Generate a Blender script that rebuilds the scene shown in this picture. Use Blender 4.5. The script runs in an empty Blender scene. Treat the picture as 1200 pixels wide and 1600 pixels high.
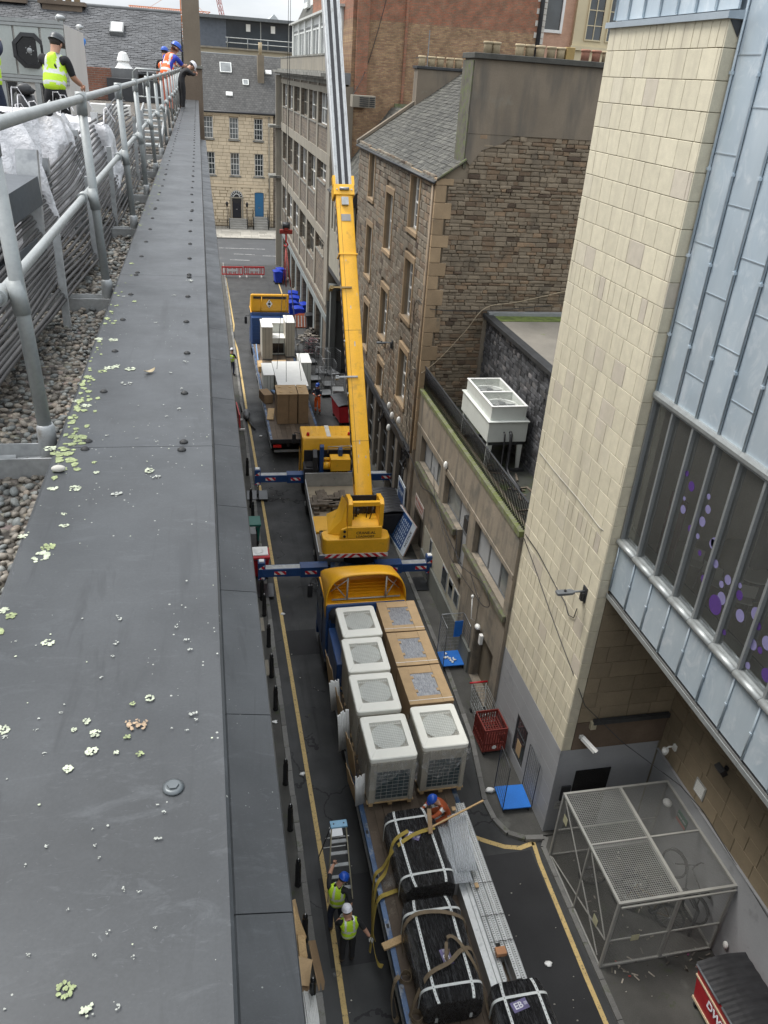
import bpy,math,random
from math import sin,cos,pi,radians,sqrt,atan2,hypot
from mathutils import Matrix,Vector,noise as mnoise
R=random.Random(7)
scene=bpy.context.scene
COL=scene.collection

# ---------------------------------------------------------------- camera
cam_data=bpy.data.cameras.new('camera')
cam=bpy.data.objects.new('camera',cam_data)
COL.objects.link(cam)
_r=Vector((0.977772,-0.199771,0.063672));_d=Vector((-0.04074,-0.478902,-0.876923));_f=Vector((0.205676,0.854836,-0.476396))
CAMZ=17.5
cam.matrix_world=Matrix(((_r.x,-_d.x,-_f.x,0),(_r.y,-_d.y,-_f.y,0),(_r.z,-_d.z,-_f.z,CAMZ),(0,0,0,1)))
cam_data.sensor_fit='VERTICAL'
cam_data.sensor_height=24.0
cam_data.lens=24.0*1249.5/1600.0
cam_data.clip_start=0.05
cam_data.clip_end=6000
scene.camera=cam
scene.render.resolution_x=768
scene.render.resolution_y=1024

# ---------------------------------------------------------------- world: overcast daylight
SUN_EL,SUN_AZ=radians(60),radians(-62)      # azimuth measured from +Y towards +X
world=bpy.data.worlds.new('World');scene.world=world;world.use_nodes=True
wn=world.node_tree;wn.nodes.clear()
def wnode(t,**k):
    n=wn.nodes.new(t)
    for a,b in k.items(): setattr(n,a,b)
    return n
sky=wnode('ShaderNodeTexSky',sky_type='NISHITA',sun_disc=False,sun_elevation=SUN_EL,sun_rotation=SUN_AZ,air_density=1.0,dust_density=3.0,ozone_density=1.0)
tc=wnode('ShaderNodeTexCoord')
mp=wnode('ShaderNodeMapping');mp.inputs['Scale'].default_value=(3.0,3.0,11.0)
nz=wnode('ShaderNodeTexNoise');nz.inputs['Scale'].default_value=1.0;nz.inputs['Detail'].default_value=7;nz.inputs['Roughness'].default_value=0.55
cr=wnode('ShaderNodeValToRGB')
cr.color_ramp.elements[0].position=0.30;cr.color_ramp.elements[0].color=(5.3,5.8,6.4,1)
cr.color_ramp.elements[1].position=0.62;cr.color_ramp.elements[1].color=(9.0,9.2,9.4,1)
mx=wnode('ShaderNodeMixRGB');mx.inputs['Fac'].default_value=0.9
bg=wnode('ShaderNodeBackground');bg.inputs['Strength'].default_value=0.115
wo=wnode('ShaderNodeOutputWorld')
L=wn.links.new
L(tc.outputs['Generated'],mp.inputs['Vector']);L(mp.outputs[0],nz.inputs['Vector']);L(nz.outputs['Fac'],cr.inputs['Fac'])
# overcast luminance: clouds overhead are brighter than those near the horizon (CIE overcast distribution, softened)
sx=wnode('ShaderNodeSeparateXYZ');L(tc.outputs['Generated'],sx.inputs[0])
ma=wnode('ShaderNodeMath',operation='MULTIPLY_ADD',use_clamp=False);ma.inputs[1].default_value=0.85;ma.inputs[2].default_value=0.58;L(sx.outputs['Z'],ma.inputs[0])
mu=wnode('ShaderNodeVectorMath',operation='SCALE');L(cr.outputs[0],mu.inputs[0]);L(ma.outputs[0],mu.inputs['Scale'])
L(sky.outputs[0],mx.inputs['Color1']);L(mu.outputs[0],mx.inputs['Color2']);L(mx.outputs[0],bg.inputs['Color']);L(bg.outputs[0],wo.inputs['Surface'])

sun_d=bpy.data.lights.new('sun','SUN');sun=bpy.data.objects.new('sun',sun_d);COL.objects.link(sun)
sun_d.energy=1.9;sun_d.angle=radians(22);sun_d.color=(1.0,0.97,0.92)
_sd=Vector((sin(SUN_AZ)*cos(SUN_EL),cos(SUN_AZ)*cos(SUN_EL),sin(SUN_EL)))
sun.rotation_euler=_sd.to_track_quat('Z','Y').to_euler()
sun.location=(0,0,60)

scene.view_settings.view_transform='Standard'
scene.view_settings.look='None'
scene.view_settings.gamma=1
scene.view_settings.use_curve_mapping=False
scene.view_settings.exposure=0.85
scene.render.engine='CYCLES'
scene.cycles.max_bounces=6
scene.cycles.diffuse_bounces=4
scene.cycles.transparent_max_bounces=16
# ================================================================ helpers
I4=Matrix.Identity(4)
WM={}                                   # world matrices of things built so far
def T(x=0,y=0,z=0): return Matrix.Translation((x,y,z))
def RZ(a): return Matrix.Rotation(a,4,'Z')
def RX(a): return Matrix.Rotation(a,4,'X')
def RY(a): return Matrix.Rotation(a,4,'Y')
def frame(o,x,y,z):
    x=Vector(x).normalized();y=Vector(y).normalized();z=Vector(z).normalized()
    return Matrix(((x.x,y.x,z.x,o[0]),(x.y,y.y,z.y,o[1]),(x.z,y.z,z.z,o[2]),(0,0,0,1)))

class M:
    """collects faces; build() links them as ONE mesh object"""
    def __init__(s): s.v=[];s.f=[];s.m=[];s.s=[];s.T=I4
    def add(s,vs,fs,mi=0,sm=False):
        b=len(s.v)
        if s.T is I4: s.v.extend(Vector(p) for p in vs)
        else: s.v.extend(s.T @ Vector(p) for p in vs)
        for f in fs: s.f.append([i+b for i in f]);s.m.append(mi);s.s.append(sm)
        return s
    def hexa(s,p,mi=0):                  # p: 4 bottom ccw, 4 top ccw
        return s.add(p,[(3,2,1,0),(4,5,6,7),(0,1,5,4),(1,2,6,5),(2,3,7,6),(3,0,4,7)],mi)
    def box(s,x0,x1,y0,y1,z0,z1,mi=0):
        return s.hexa([(x0,y0,z0),(x1,y0,z0),(x1,y1,z0),(x0,y1,z0),(x0,y0,z1),(x1,y0,z1),(x1,y1,z1),(x0,y1,z1)],mi)
    def quad(s,a,b,c,d,mi=0): return s.add([a,b,c,d],[(0,1,2,3)],mi)
    def cyl(s,p,q,r,r2=None,n=12,mi=0,caps=True,sm=True):
        p=Vector(p);q=Vector(q);r2=r if r2 is None else r2
        w=(q-p).normalized();u=w.orthogonal().normalized();t=w.cross(u)
        vs=[p+(u*cos(2*pi*i/n)+t*sin(2*pi*i/n))*r for i in range(n)]+[q+(u*cos(2*pi*i/n)+t*sin(2*pi*i/n))*r2 for i in range(n)]
        s.add(vs,[(i,(i+1) % n,n+(i+1) % n,n+i) for i in range(n)],mi,sm)
        if caps:
            b=len(s.v)-2*n
            s.f.append([b+i for i in reversed(range(n))]);s.m.append(mi);s.s.append(False)
            s.f.append([b+n+i for i in range(n)]);s.m.append(mi);s.s.append(False)
        return s
    def tube(s,pts,r,n=6,mi=0,sq=None):
        pts=[Vector(p) for p in pts];N=len(pts);vs=[]
        u=None
        for i,p in enumerate(pts):
            d=(pts[min(i+1,N-1)]-pts[max(i-1,0)]).normalized()
            if u is None: u=d.orthogonal().normalized()
            else:
                u=(u-d*u.dot(d))
                u=u.normalized() if u.length>1e-6 else d.orthogonal().normalized()
            t=d.cross(u)
            rr=r[i] if isinstance(r,(list,tuple)) else r
            for k in range(n):
                a=2*pi*k/n
                vs.append(p+(u*cos(a)+t*sin(a))*rr)
        fs=[(i*n+k,i*n+(k+1) % n,(i+1)*n+(k+1) % n,(i+1)*n+k) for i in range(N-1) for k in range(n)]
        fs.append(tuple(reversed(range(n))));fs.append(tuple(range((N-1)*n,N*n)))
        return s.add(vs,fs,mi,n>4)
    def ribbon(s,pts,side,w,th,mi=0):   # flat strap: side = width direction(s), thickness along normal
        N=len(pts);vs=[]
        for i in range(N):
            p=Vector(pts[i]);d=(Vector(pts[min(i+1,N-1)])-Vector(pts[max(i-1,0)])).normalized()
            sd=Vector(side[i] if isinstance(side,list) else side);sd=(sd-d*sd.dot(d)).normalized();nn=d.cross(sd)
            for a,b in ((-1,-1),(1,-1),(1,1),(-1,1)): vs.append(p+sd*(a*w/2)+nn*(b*th/2))
        fs=[(i*4+k,i*4+(k+1) % 4,(i+1)*4+(k+1) % 4,(i+1)*4+k) for i in range(N-1) for k in range(4)]
        fs += [(3,2,1,0),((N-1)*4,(N-1)*4+1,(N-1)*4+2,(N-1)*4+3)]
        return s.add(vs,fs,mi,False)
    def ell(s,c,r,nu=12,nv=8,mi=0,jit=0,rnd=R):
        if not isinstance(r,(tuple,list)): r=(r,r,r)
        vs=[(c[0],c[1],c[2]-r[2])];k=[1+jit*rnd.uniform(-1,1) for _ in range(nu*nv+2)]
        for j in range(1,nv):
            a=-pi/2+pi*j/nv
            for i in range(nu):
                b=2*pi*i/nu;q=k[j*nu+i]
                vs.append((c[0]+r[0]*q*cos(a)*cos(b),c[1]+r[1]*q*cos(a)*sin(b),c[2]+r[2]*q*sin(a)))
        vs.append((c[0],c[1],c[2]+r[2]));top=len(vs)-1
        fs=[(0,1+(i+1) % nu,1+i) for i in range(nu)]
        for j in range(nv-2):
            for i in range(nu):
                a=1+j*nu+i;b=1+j*nu+(i+1) % nu
                fs.append((a,b,b+nu,a+nu))
        b0=1+(nv-2)*nu
        fs += [(b0+i,b0+(i+1) % nu,top) for i in range(nu)]
        return s.add(vs,fs,mi,True)
    def lathe(s,prof,c=(0,0,0),n=20,mi=0,sm=True,sx=1,sy=1):
        vs=[(c[0]+r*sx*cos(2*pi*i/n),c[1]+r*sy*sin(2*pi*i/n),c[2]+z) for r,z in prof for i in range(n)]
        fs=[(j*n+i,j*n+(i+1) % n,(j+1)*n+(i+1) % n,(j+1)*n+i) for j in range(len(prof)-1) for i in range(n)]
        s.add(vs,fs,mi,sm);b=len(s.v)-len(vs)
        if prof[0][0]>1e-4: s.f.append([b+i for i in reversed(range(n))]);s.m.append(mi);s.s.append(False)
        if prof[-1][0]>1e-4: s.f.append([b+(len(prof)-1)*n+i for i in range(n)]);s.m.append(mi);s.s.append(False)
        return s
    def prism(s,poly,ax,a,b,mi=0):      # poly 2-D outline extruded along axis ax from a to b
        def P(u,v,w): return {'x': (w,u,v),'y': (u,w,v),'z': (u,v,w)}[ax]
        n=len(poly)
        s.add([P(u,v,a) for u,v in poly]+[P(u,v,b) for u,v in poly],[tuple(reversed(range(n))),tuple(range(n,2*n))]+[(i,(i+1) % n,n+(i+1) % n,n+i) for i in range(n)],mi)
        return s
    def grid(s,fn,nu,nv,mi=0,sm=True):
        s.add([fn(i/nu,j/nv) for j in range(nv+1) for i in range(nu+1)],[(j*(nu+1)+i,j*(nu+1)+i+1,(j+1)*(nu+1)+i+1,(j+1)*(nu+1)+i) for j in range(nv) for i in range(nu)],mi,sm)
        return s
    def mesh(s,name,mats,shift=None):
        me=bpy.data.meshes.new(name)
        vs=s.v if shift is None else [p-shift for p in s.v]
        me.from_pydata([tuple(p) for p in vs],[],s.f)
        for x in (mats if isinstance(mats,(list,tuple)) else [mats]): me.materials.append(x)
        me.polygons.foreach_set('material_index',s.m)
        me.polygons.foreach_set('use_smooth',s.s)
        me.update()
        return me
    def build(s,name,mats,parent=None,label=None,cat=None,group=None,kind=None,bevel=0,world=True,recalc=False,solid=0,sub=0,autosmooth=False):
        if world:
            W=WM.get(parent.name,I4) if parent else I4
            if W is not I4:
                Wi=W.inverted();s.v=[Wi @ p for p in s.v]
        lo=Vector([min(p[i] for p in s.v) for i in range(3)]);hi=Vector([max(p[i] for p in s.v) for i in range(3)])
        o0=Vector(((lo.x+hi.x)/2,(lo.y+hi.y)/2,lo.z if not parent else (lo.z+hi.z)/2))
        me=s.mesh(name,mats,o0)
        if recalc or bevel:
            import bmesh
            bm=bmesh.new();bm.from_mesh(me);bmesh.ops.recalc_face_normals(bm,faces=bm.faces);bm.to_mesh(me);bm.free()
        o=link(name,me,parent);o.location=o0
        WM[o.name]=(WM.get(parent.name,I4) if parent else I4) @ Matrix.Translation(o0)
        if solid: md=o.modifiers.new('solid','SOLIDIFY');md.thickness=solid
        if bevel:
            md=o.modifiers.new('bevel','BEVEL');md.width=bevel;md.segments=2;md.limit_method='ANGLE';md.angle_limit=radians(40);md.harden_normals=True
            me.shade_smooth();me.set_sharp_from_angle(angle=radians(45))
        elif autosmooth:
            me.shade_smooth();me.set_sharp_from_angle(angle=radians(40))
        if sub: md=o.modifiers.new('sub','SUBSURF');md.levels=sub;md.render_levels=sub
        tag(o,label,cat,group,kind)
        return o

def link(name,data,parent=None):
    o=bpy.data.objects.new(name,data);COL.objects.link(o)
    if parent: o.parent=parent
    return o
def tag(o,label=None,cat=None,group=None,kind=None):
    for k,v in (('label',label),('category',cat),('group',group),('kind',kind)):
        if v: o[k]=v
    return o
def thing(name,label,cat,loc=(0,0,0),rz=0,group=None,rot=None,parent=None):
    o=link(name,None,parent);o.empty_display_size=0.2
    o.location=loc;o.rotation_euler=rot if rot else (0,0,rz)
    m=Matrix.Translation(loc) @ (Matrix.Rotation(rot[2],4,'Z') @ Matrix.Rotation(rot[1],4,'Y') @ Matrix.Rotation(rot[0],4,'X') if rot else RZ(rz))
    WM[o.name]=(WM.get(parent.name,I4) if parent else I4) @ m
    return tag(o,label,cat,group)
KIDS={}
def dup(root,loc,rz=0,label=None,group=None):
    if not KIDS.get('_n') == len(bpy.data.objects):
        KIDS.clear()
        for o in bpy.data.objects:
            if o.parent: KIDS.setdefault(o.parent.name,[]).append(o)
    def cp(o,par):
        c=o.copy();COL.objects.link(c);c.parent=par
        for ch in KIDS.get(o.name,()): cp(ch,c)
        return c
    c=cp(root,None);c.location=loc;c.rotation_euler=(0,0,rz)
    WM[c.name]=Matrix.Translation(loc) @ RZ(rz)
    if label: c['label']=label
    if group: c['group']=group
    KIDS.clear()
    return c
def piece(name,me,parent,loc,sc=(1,1,1),rot=(0,0,0)):
    """one picked-apart piece (stone, slate, slat): shares mesh data; loc in the parent's own space"""
    o=bpy.data.objects.new(name,me);COL.objects.link(o)
    o.parent=parent;o.location=loc;o.scale=sc;o.rotation_euler=rot
    return o
def wpiece(name,me,parent,loc,sc=(1,1,1),rot=(0,0,0)):
    W=WM.get(parent.name,I4) if parent else I4
    if W is not I4: loc=W.inverted() @ Vector(loc)
    return piece(name,me,parent,loc,sc,rot)

# ---------------------------------------------------------------- materials
def _nt(name):
    m=bpy.data.materials.new(name);m.use_nodes=True;nt=m.node_tree;nt.nodes.clear()
    return m,nt
class N:
    def __init__(s,nt): s.nt=nt;s._pos=None
    def n(s,t,ins=None,**k):
        x=s.nt.nodes.new(t)
        for a,b in k.items(): setattr(x,a,b)
        for a,b in (ins or {}).items():
            if isinstance(b,bpy.types.NodeSocket): s.nt.links.new(b,x.inputs[a])
            else: x.inputs[a].default_value=b
        return x
    def pos(s):
        if not s._pos: s._pos=s.n('ShaderNodeNewGeometry').outputs['Position']
        return s._pos
    def mapping(s,sc,vec=None,rot=(0,0,0)): return s.n('ShaderNodeMapping',{'Vector': vec or s.pos(),'Scale': sc,'Rotation': rot}).outputs[0]
    def noise(s,scale,detail=3,rough=.55,vec=None,dist=0): return s.n('ShaderNodeTexNoise',{'Vector': vec or s.pos(),'Scale': scale,'Detail': detail,'Roughness': rough,'Distortion': dist}).outputs['Fac']
    def ramp(s,fac,a,b,c0=(0,0,0,1),c1=(1,1,1,1)):
        r=s.n('ShaderNodeValToRGB',{'Fac': fac});e=r.color_ramp.elements
        e[0].position=a;e[1].position=b;e[0].color=c4(c0);e[1].color=c4(c1)
        return r.outputs['Color']
    def mix(s,fac,a,b,mode='MIX'):
        x=s.n('ShaderNodeMix',data_type='RGBA',blend_type=mode)
        for i,v in ((0,fac),(6,a),(7,b)):
            if isinstance(v,bpy.types.NodeSocket): s.nt.links.new(v,x.inputs[i])
            else: x.inputs[i].default_value=v if i == 0 else c4(v)
        return x.outputs[2]
    def math(s,op,a,b=0):
        x=s.n('ShaderNodeMath',operation=op)
        for i,v in ((0,a),(1,b)):
            if isinstance(v,bpy.types.NodeSocket): s.nt.links.new(v,x.inputs[i])
            else: x.inputs[i].default_value=v
        return x.outputs[0]
    def out(s,col,rough=.7,metal=0,bump=None,bstr=.3,bdist=.01,spec=.5,alpha=None,extra=None):
        b=s.n('ShaderNodeBsdfPrincipled')
        def setp(k,v):
            if isinstance(v,bpy.types.NodeSocket): s.nt.links.new(v,b.inputs[k])
            else: b.inputs[k].default_value=v
        setp('Base Color',col if isinstance(col,bpy.types.NodeSocket) else c4(col));setp('Roughness',rough);setp('Metallic',metal);setp('Specular IOR Level',spec)
        if alpha is not None: setp('Alpha',alpha)
        for k,v in (extra or {}).items(): setp(k,v)
        if bump is not None:
            bp=s.n('ShaderNodeBump',{'Height': bump,'Strength': bstr,'Distance': bdist});s.nt.links.new(bp.outputs[0],b.inputs['Normal'])
        o=s.n('ShaderNodeOutputMaterial');s.nt.links.new(b.outputs[0],o.inputs['Surface'])
        return b
def c4(c): return (c[0],c[1],c[2],1.0) if len(c) == 3 else tuple(c)
def mul(c,k): return tuple(min(1,x*k) for x in c[:3])
def mat(name,col,rough=.7,metal=0,var=.15,scale=3,fine=40,fvar=.08,bump=.15,bscale=None,bdist=.005,objvar=0,isl=0,stain=None,streak=None,spec=.5,moss=None,hue=None,alpha=None,tint=None,extra=None):
    """general procedural surface: two noises of tone, optional per-object / per-island tone, blotches, streaks, moss"""
    m,nt=_nt(name);s=N(nt)
    a=s.noise(scale,4);c=s.mix(s.ramp(a,.3,.7),mul(col,1-var),mul(col,1+var))
    if fvar:
        b=s.noise(fine,3);c=s.mix(1.0,c,s.ramp(b,.3,.7,(1-fvar,)*3,(1+fvar,)*3),'MULTIPLY')
    rnd=None
    if objvar: rnd=s.n('ShaderNodeObjectInfo').outputs['Random'];k=objvar
    if isl: rnd=s.n('ShaderNodeNewGeometry').outputs['Random Per Island'];k=isl
    if rnd is not None:
        c=s.mix(1.0,c,s.ramp(rnd,0,1,(1-k,)*3,(1+k,)*3),'MULTIPLY')
        if tint:                                      # list of (threshold, colour): some pieces have another colour
            r2=s.math('FRACT',s.math('MULTIPLY',rnd,7.31))
            for th,tc_ in tint: c=s.mix(s.ramp(r2,th,th+.02),c,s.mix(1.0,c,tc_,'MULTIPLY'))
    for st in (stain or ()):                          # (colour, scale, lo, hi)
        c=s.mix(s.ramp(s.noise(st[1],5,.65),st[2],st[3]),c,st[0])
    if streak:                                        # (colour, across, along, lo, hi)
        c=s.mix(s.ramp(s.noise(1,4,.6,s.mapping((streak[1],streak[1],streak[2]))),streak[3],streak[4]),c,streak[0])
    if moss: c=s.mix(s.ramp(s.noise(moss[1],6,.7),moss[2],moss[3]),c,moss[0])
    s.out(c,rough,metal,s.noise(bscale or fine,4) if bump else None,bump,bdist,spec,alpha,extra)
    return m
def wallmat(name,kind,c1,c2,mortar,w,h,ax='x',ms=.012,var=.2,rough=.9,blot=None,bump=.6):
    """masonry too small to pick apart; ax = the horizontal axis that runs along the wall"""
    m,nt=_nt(name);s=N(nt)
    sp=s.n('ShaderNodeSeparateXYZ',{'Vector': s.pos()})
    uv=s.n('ShaderNodeCombineXYZ',{'X': sp.outputs['X' if ax == 'x' else 'Y'],'Y': sp.outputs['Z']}).outputs[0]
    wob=s.n('ShaderNodeVectorMath',{0: uv,1: s.n('ShaderNodeVectorMath',{0: s.n('ShaderNodeTexNoise',{'Vector': s.pos(),'Scale': 1.6,'Detail': 3}).outputs['Color'],1: (.05 if kind == 'rubble' else .006,)*3},operation='MULTIPLY').outputs[0]},operation='ADD').outputs[0]
    b=s.n('ShaderNodeTexBrick',{'Vector': wob,'Color1': c4(c1),'Color2': c4(c2),'Mortar': c4(mortar),'Scale': 1,'Mortar Size': ms,'Mortar Smooth': .3,'Bias': 0,'Brick Width': w,'Row Height': h})
    c=s.mix(1.0,b.outputs['Color'],s.ramp(s.noise(2.2,4),.3,.7,(1-var,)*3,(1+var,)*3),'MULTIPLY')
    c=s.mix(1.0,c,s.ramp(s.noise(28,3),.3,.7,(.85,)*3,(1.12,)*3),'MULTIPLY')
    for st in (blot or ()): c=s.mix(s.ramp(s.noise(st[1],5,.65),st[2],st[3]),c,st[0])
    h_=s.math('SUBTRACT',s.noise(35,3),b.outputs['Fac'])
    s.out(c,rough,0,h_,bump,.02)
    return m
def letter(s_,mt,parent,M4,size=.2,depth=.004,name='lettering',bold=False,align='CENTER'):
    cu=bpy.data.curves.new(name,'FONT');cu.body=s_;cu.size=size;cu.extrude=depth;cu.align_x=align;cu.align_y='CENTER'
    if bold: cu.offset=size*.02
    cu.resolution_u=3
    tmp=bpy.data.objects.new('tmp',cu);COL.objects.link(tmp)
    dg=bpy.context.evaluated_depsgraph_get();me=bpy.data.meshes.new_from_object(tmp.evaluated_get(dg));me.name=name
    bpy.data.objects.remove(tmp);bpy.data.curves.remove(cu)
    me.materials.clear();me.materials.append(mt)
    o=link(name,me,parent)
    W=WM.get(parent.name,I4) if parent else I4
    o.matrix_local=W.inverted() @ M4
    return o
# ================================================================ materials used in several places
mt_steel=mat('galvanised_steel',(.33,.345,.34),.5,.55,.12,6,60,.06,.1)
mt_galv_dull=mat('dull_galvanised',(.38,.39,.39),.55,.5,.2,5,40,.1,.15,stain=[((.22,.2,.17),9,.6,.75)])
mt_black=mat('black_plastic',(.02,.02,.022),.45,0,.3,5,60,.1,.1)
mt_blackgloss=mat('black_gloss',(.012,.012,.013),.25,0,.2)
mt_dark=mat('dark_steel',(.05,.052,.055),.5,.4,.2)
mt_rubber=mat('tyre_rubber',(.022,.022,.023),.85,0,.3,10)
mt_white=mat('white_paint',(.78,.78,.75),.4,0,.04,3,40,.03,.05)
mt_yellow=mat('crane_yellow',(.80,.42,.022),.38,0,.07,2,25,.05,.05,stain=[((.50,.27,.03),2.2,.60,.75),((.10,.07,.03),7,.70,.76)])
mt_yellow_cab=mat('cab_yellow',(.80,.40,.015),.35,0,.05,2,25,.04,.03)
mt_blue=mat('truck_blue',(.016,.055,.17),.38,.0,.15,3,30,.1,.05,stain=[((.07,.08,.09),5,.62,.75)])
mt_red=mat('bin_red',(.42,.012,.02),.45,0,.12,4)
mt_redlens=mat('red_lens',(.55,.02,.015),.25)
mt_chrome=mat('bright_metal',(.6,.6,.6),.25,1,.05)
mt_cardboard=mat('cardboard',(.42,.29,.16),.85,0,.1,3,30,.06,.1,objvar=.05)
mt_cardboard_side=mat('cardboard_dark',(.27,.18,.10),.85,0,.1,3,30,.06,.1)  # darker card: carton-side shade put into the colour; also plain brown pieces
mt_wood=mat('pale_timber',(.5,.34,.17),.8,0,.15,4,50,.1,.2,streak=((.38,.24,.11),30,2,.5,.7))
mt_oldwood=mat('weathered_timber',(.13,.105,.08),.85,0,.3,4,50,.15,.4,objvar=.2,stain=[((.22,.19,.15),6,.55,.7)])
mt_glass=None
def _glass(name,col,rough=.06,tr=0.0):
    m,nt=_nt(name);s=N(nt)
    s.out(s.mix(s.ramp(s.noise(.7,2),.35,.65),mul(col,.6),mul(col,1.5)),rough,0,None,spec=.9)
    return m
mt_glass=_glass('dark_window_glass',(.035,.042,.045))
mt_glass_pale=_glass('window_glass_with_blind',(.13,.14,.14),.12)
mt_clear=None
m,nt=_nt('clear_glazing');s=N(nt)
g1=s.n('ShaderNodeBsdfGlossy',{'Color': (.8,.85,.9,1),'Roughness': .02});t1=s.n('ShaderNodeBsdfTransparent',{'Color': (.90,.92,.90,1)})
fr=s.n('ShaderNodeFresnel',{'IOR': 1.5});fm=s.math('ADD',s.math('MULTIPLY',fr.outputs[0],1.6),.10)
df_=s.n('ShaderNodeBsdfDiffuse',{'Color': (.38,.38,.35,1)});m0=s.n('ShaderNodeMixShader',{0: s.math('ADD',.05,s.math('MULTIPLY',s.noise(1.2,5,.7),.14)),1: t1.outputs[0],2: df_.outputs[0]})  # grey diffuse mixed in: dust film, and stand-in for reflected light
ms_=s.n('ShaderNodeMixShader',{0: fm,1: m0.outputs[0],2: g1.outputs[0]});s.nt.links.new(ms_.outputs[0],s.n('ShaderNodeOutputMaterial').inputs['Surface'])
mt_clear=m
m,nt=_nt('plastic_film');s=N(nt)        # clear stretch film with creases
cre=s.ramp(s.noise(5,6,.7,None,1.5),.42,.62)
g1=s.n('ShaderNodeBsdfPrincipled',{'Base Color': (.62,.62,.6,1),'Roughness': .18})
bp=s.n('ShaderNodeBump',{'Height': s.noise(9,5,.7,None,2),'Strength': .8,'Distance': .03});s.nt.links.new(bp.outputs[0],g1.inputs['Normal'])
t1=s.n('ShaderNodeBsdfTransparent',{'Color': (.93,.93,.93,1)})
ms_=s.n('ShaderNodeMixShader',{0: s.math('ADD',s.math('MULTIPLY',cre,.14),.025),1: t1.outputs[0],2: g1.outputs[0]});s.nt.links.new(ms_.outputs[0],s.n('ShaderNodeOutputMaterial').inputs['Surface'])
mt_film=m

def stripe_mat(name,c1,c2,width,vec):
    m,nt=_nt(name);s=N(nt)
    d=s.n('ShaderNodeVectorMath',{0: s.pos(),1: vec},operation='DOT_PRODUCT').outputs['Value']
    f=s.math('GREATER_THAN',s.math('FRACT',s.math('MULTIPLY',d,1/width)),.5)
    s.out(s.mix(f,c1,c2),.4);return m
# ================================================================ ground, alley, pavements, cross street
m,nt=_nt('asphalt');s=N(nt)
c=s.mix(s.ramp(s.noise(.5,5,.6),.3,.7),(.030,.031,.032),(.048,.048,.046))
c=s.mix(s.ramp(s.noise(.22,5,.7,s.mapping((3,.6,1))),.56,.72),c,(.018,.018,.019))         # damp, oily patches
c=s.mix(s.ramp(s.noise(1.7,6,.75),.6,.74),c,(.055,.053,.048))                              # worn dusty patches
c=s.mix(1.0,c,s.ramp(s.noise(90,3),.3,.7,(.7,)*3,(1.35,)*3),'MULTIPLY')
vd=s.n('ShaderNodeVectorMath',{0: s.pos(),1: s.n('ShaderNodeVectorMath',{0: s.n('ShaderNodeTexNoise',{'Vector': s.pos(),'Scale': 1.5,'Detail': 5}).outputs['Color'],1: (.9,.9,.9)},operation='MULTIPLY').outputs[0]},operation='ADD').outputs[0]
ve=s.n('ShaderNodeTexVoronoi',{'Vector': vd,'Scale': .38},feature='DISTANCE_TO_EDGE').outputs['Distance']
c=s.mix(s.math('MULTIPLY',s.math('LESS_THAN',ve,.007),s.math('GREATER_THAN',s.noise(.35,2),.50)),c,(.011,.011,.012))
c=s.mix(s.ramp(s.noise(2.6,3,.6,None),.70,.73),c,(.045,.05,.03))
c=s.mix(s.ramp(s.noise(1,5,.65,s.mapping((2.6,.12,1))),.55,.72),c,(.022,.022,.023))
c=s.mix(s.ramp(s.noise(9,6,.8),.66,.74),c,(.085,.082,.075))
s.out(c,s.ramp(s.noise(.8,4),.35,.65,(.55,)*3,(.85,)*3),0,s.noise(120,3),.5,.008)
mt_asphalt=m
mt_ground=mat('distant_ground',(.07,.07,.068),.9,0,.2,.1)
mt_road_far=mat('cross_street_asphalt',(.062,.064,.067),.8,0,.12,.4,30,.08,.2,stain=[((.09,.09,.09),.5,.58,.7)])
mt_pave=mat('pavement_asphalt',(.062,.060,.054),.85,0,.25,1.2,60,.2,.3,stain=[((.10,.10,.09),1.4,.58,.7)],moss=((.05,.06,.03),2.2,.58,.68))
mt_kerb=mat('kerb_stone',(.16,.155,.145),.85,0,.2,3,40,.15,.3,objvar=.25,moss=((.07,.08,.04),3,.55,.7))
mt_flag=mat('pale_flagstone',(.33,.31,.27),.85,0,.12,2,30,.1,.2,objvar=.22)
m,nt=_nt('yellow_road_paint');s=N(nt)
c=s.mix(s.ramp(s.noise(3.2,5,.7),.35,.7),(.58,.42,.17),(.46,.33,.14))
c=s.mix(s.ramp(s.noise(14,6,.8),.55,.63),c,(.08,.075,.06));s.out(c,.75,0,s.noise(100),.3,.004)
mt_ypaint=m
mt_wpaint=mat('white_road_paint',(.5,.5,.48),.75,0,.15,2,30,.15,.1,stain=[((.16,.16,.16),3,.48,.6)])

g=M();g.box(-1500,1500,-1500,2500,-1.0,-.03);g.build('ground',mt_ground,kind='structure')
g=M();g.quad((-.5,-25,0),(16,-25,0),(16,84,0),(-.5,84,0));g.build('alley_road',mt_asphalt,kind='structure')
g=M();g.quad((-60,84,.0),(70,84,.0),(70,97.9,.0),(-60,97.9,.0));g.build('cross_street',mt_road_far,kind='structure')
# patched trenches: thin sheets
mt_patch=mat('road_patch',(.020,.020,.021),.8,0,.2,1,90,.25,.4)
g=M()
for x0,x1,y0,y1 in ((2.15,3.3,21.6,23.0),(2.1,6.4,10.6,12.9),(6.4,7.7,12.9,6.2)): g.quad((x0,y0,.004),(x1,y0,.004),(x1,y1,.004),(x0,y1,.004))
g.build('road_patches',mt_patch,kind='structure')
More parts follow.
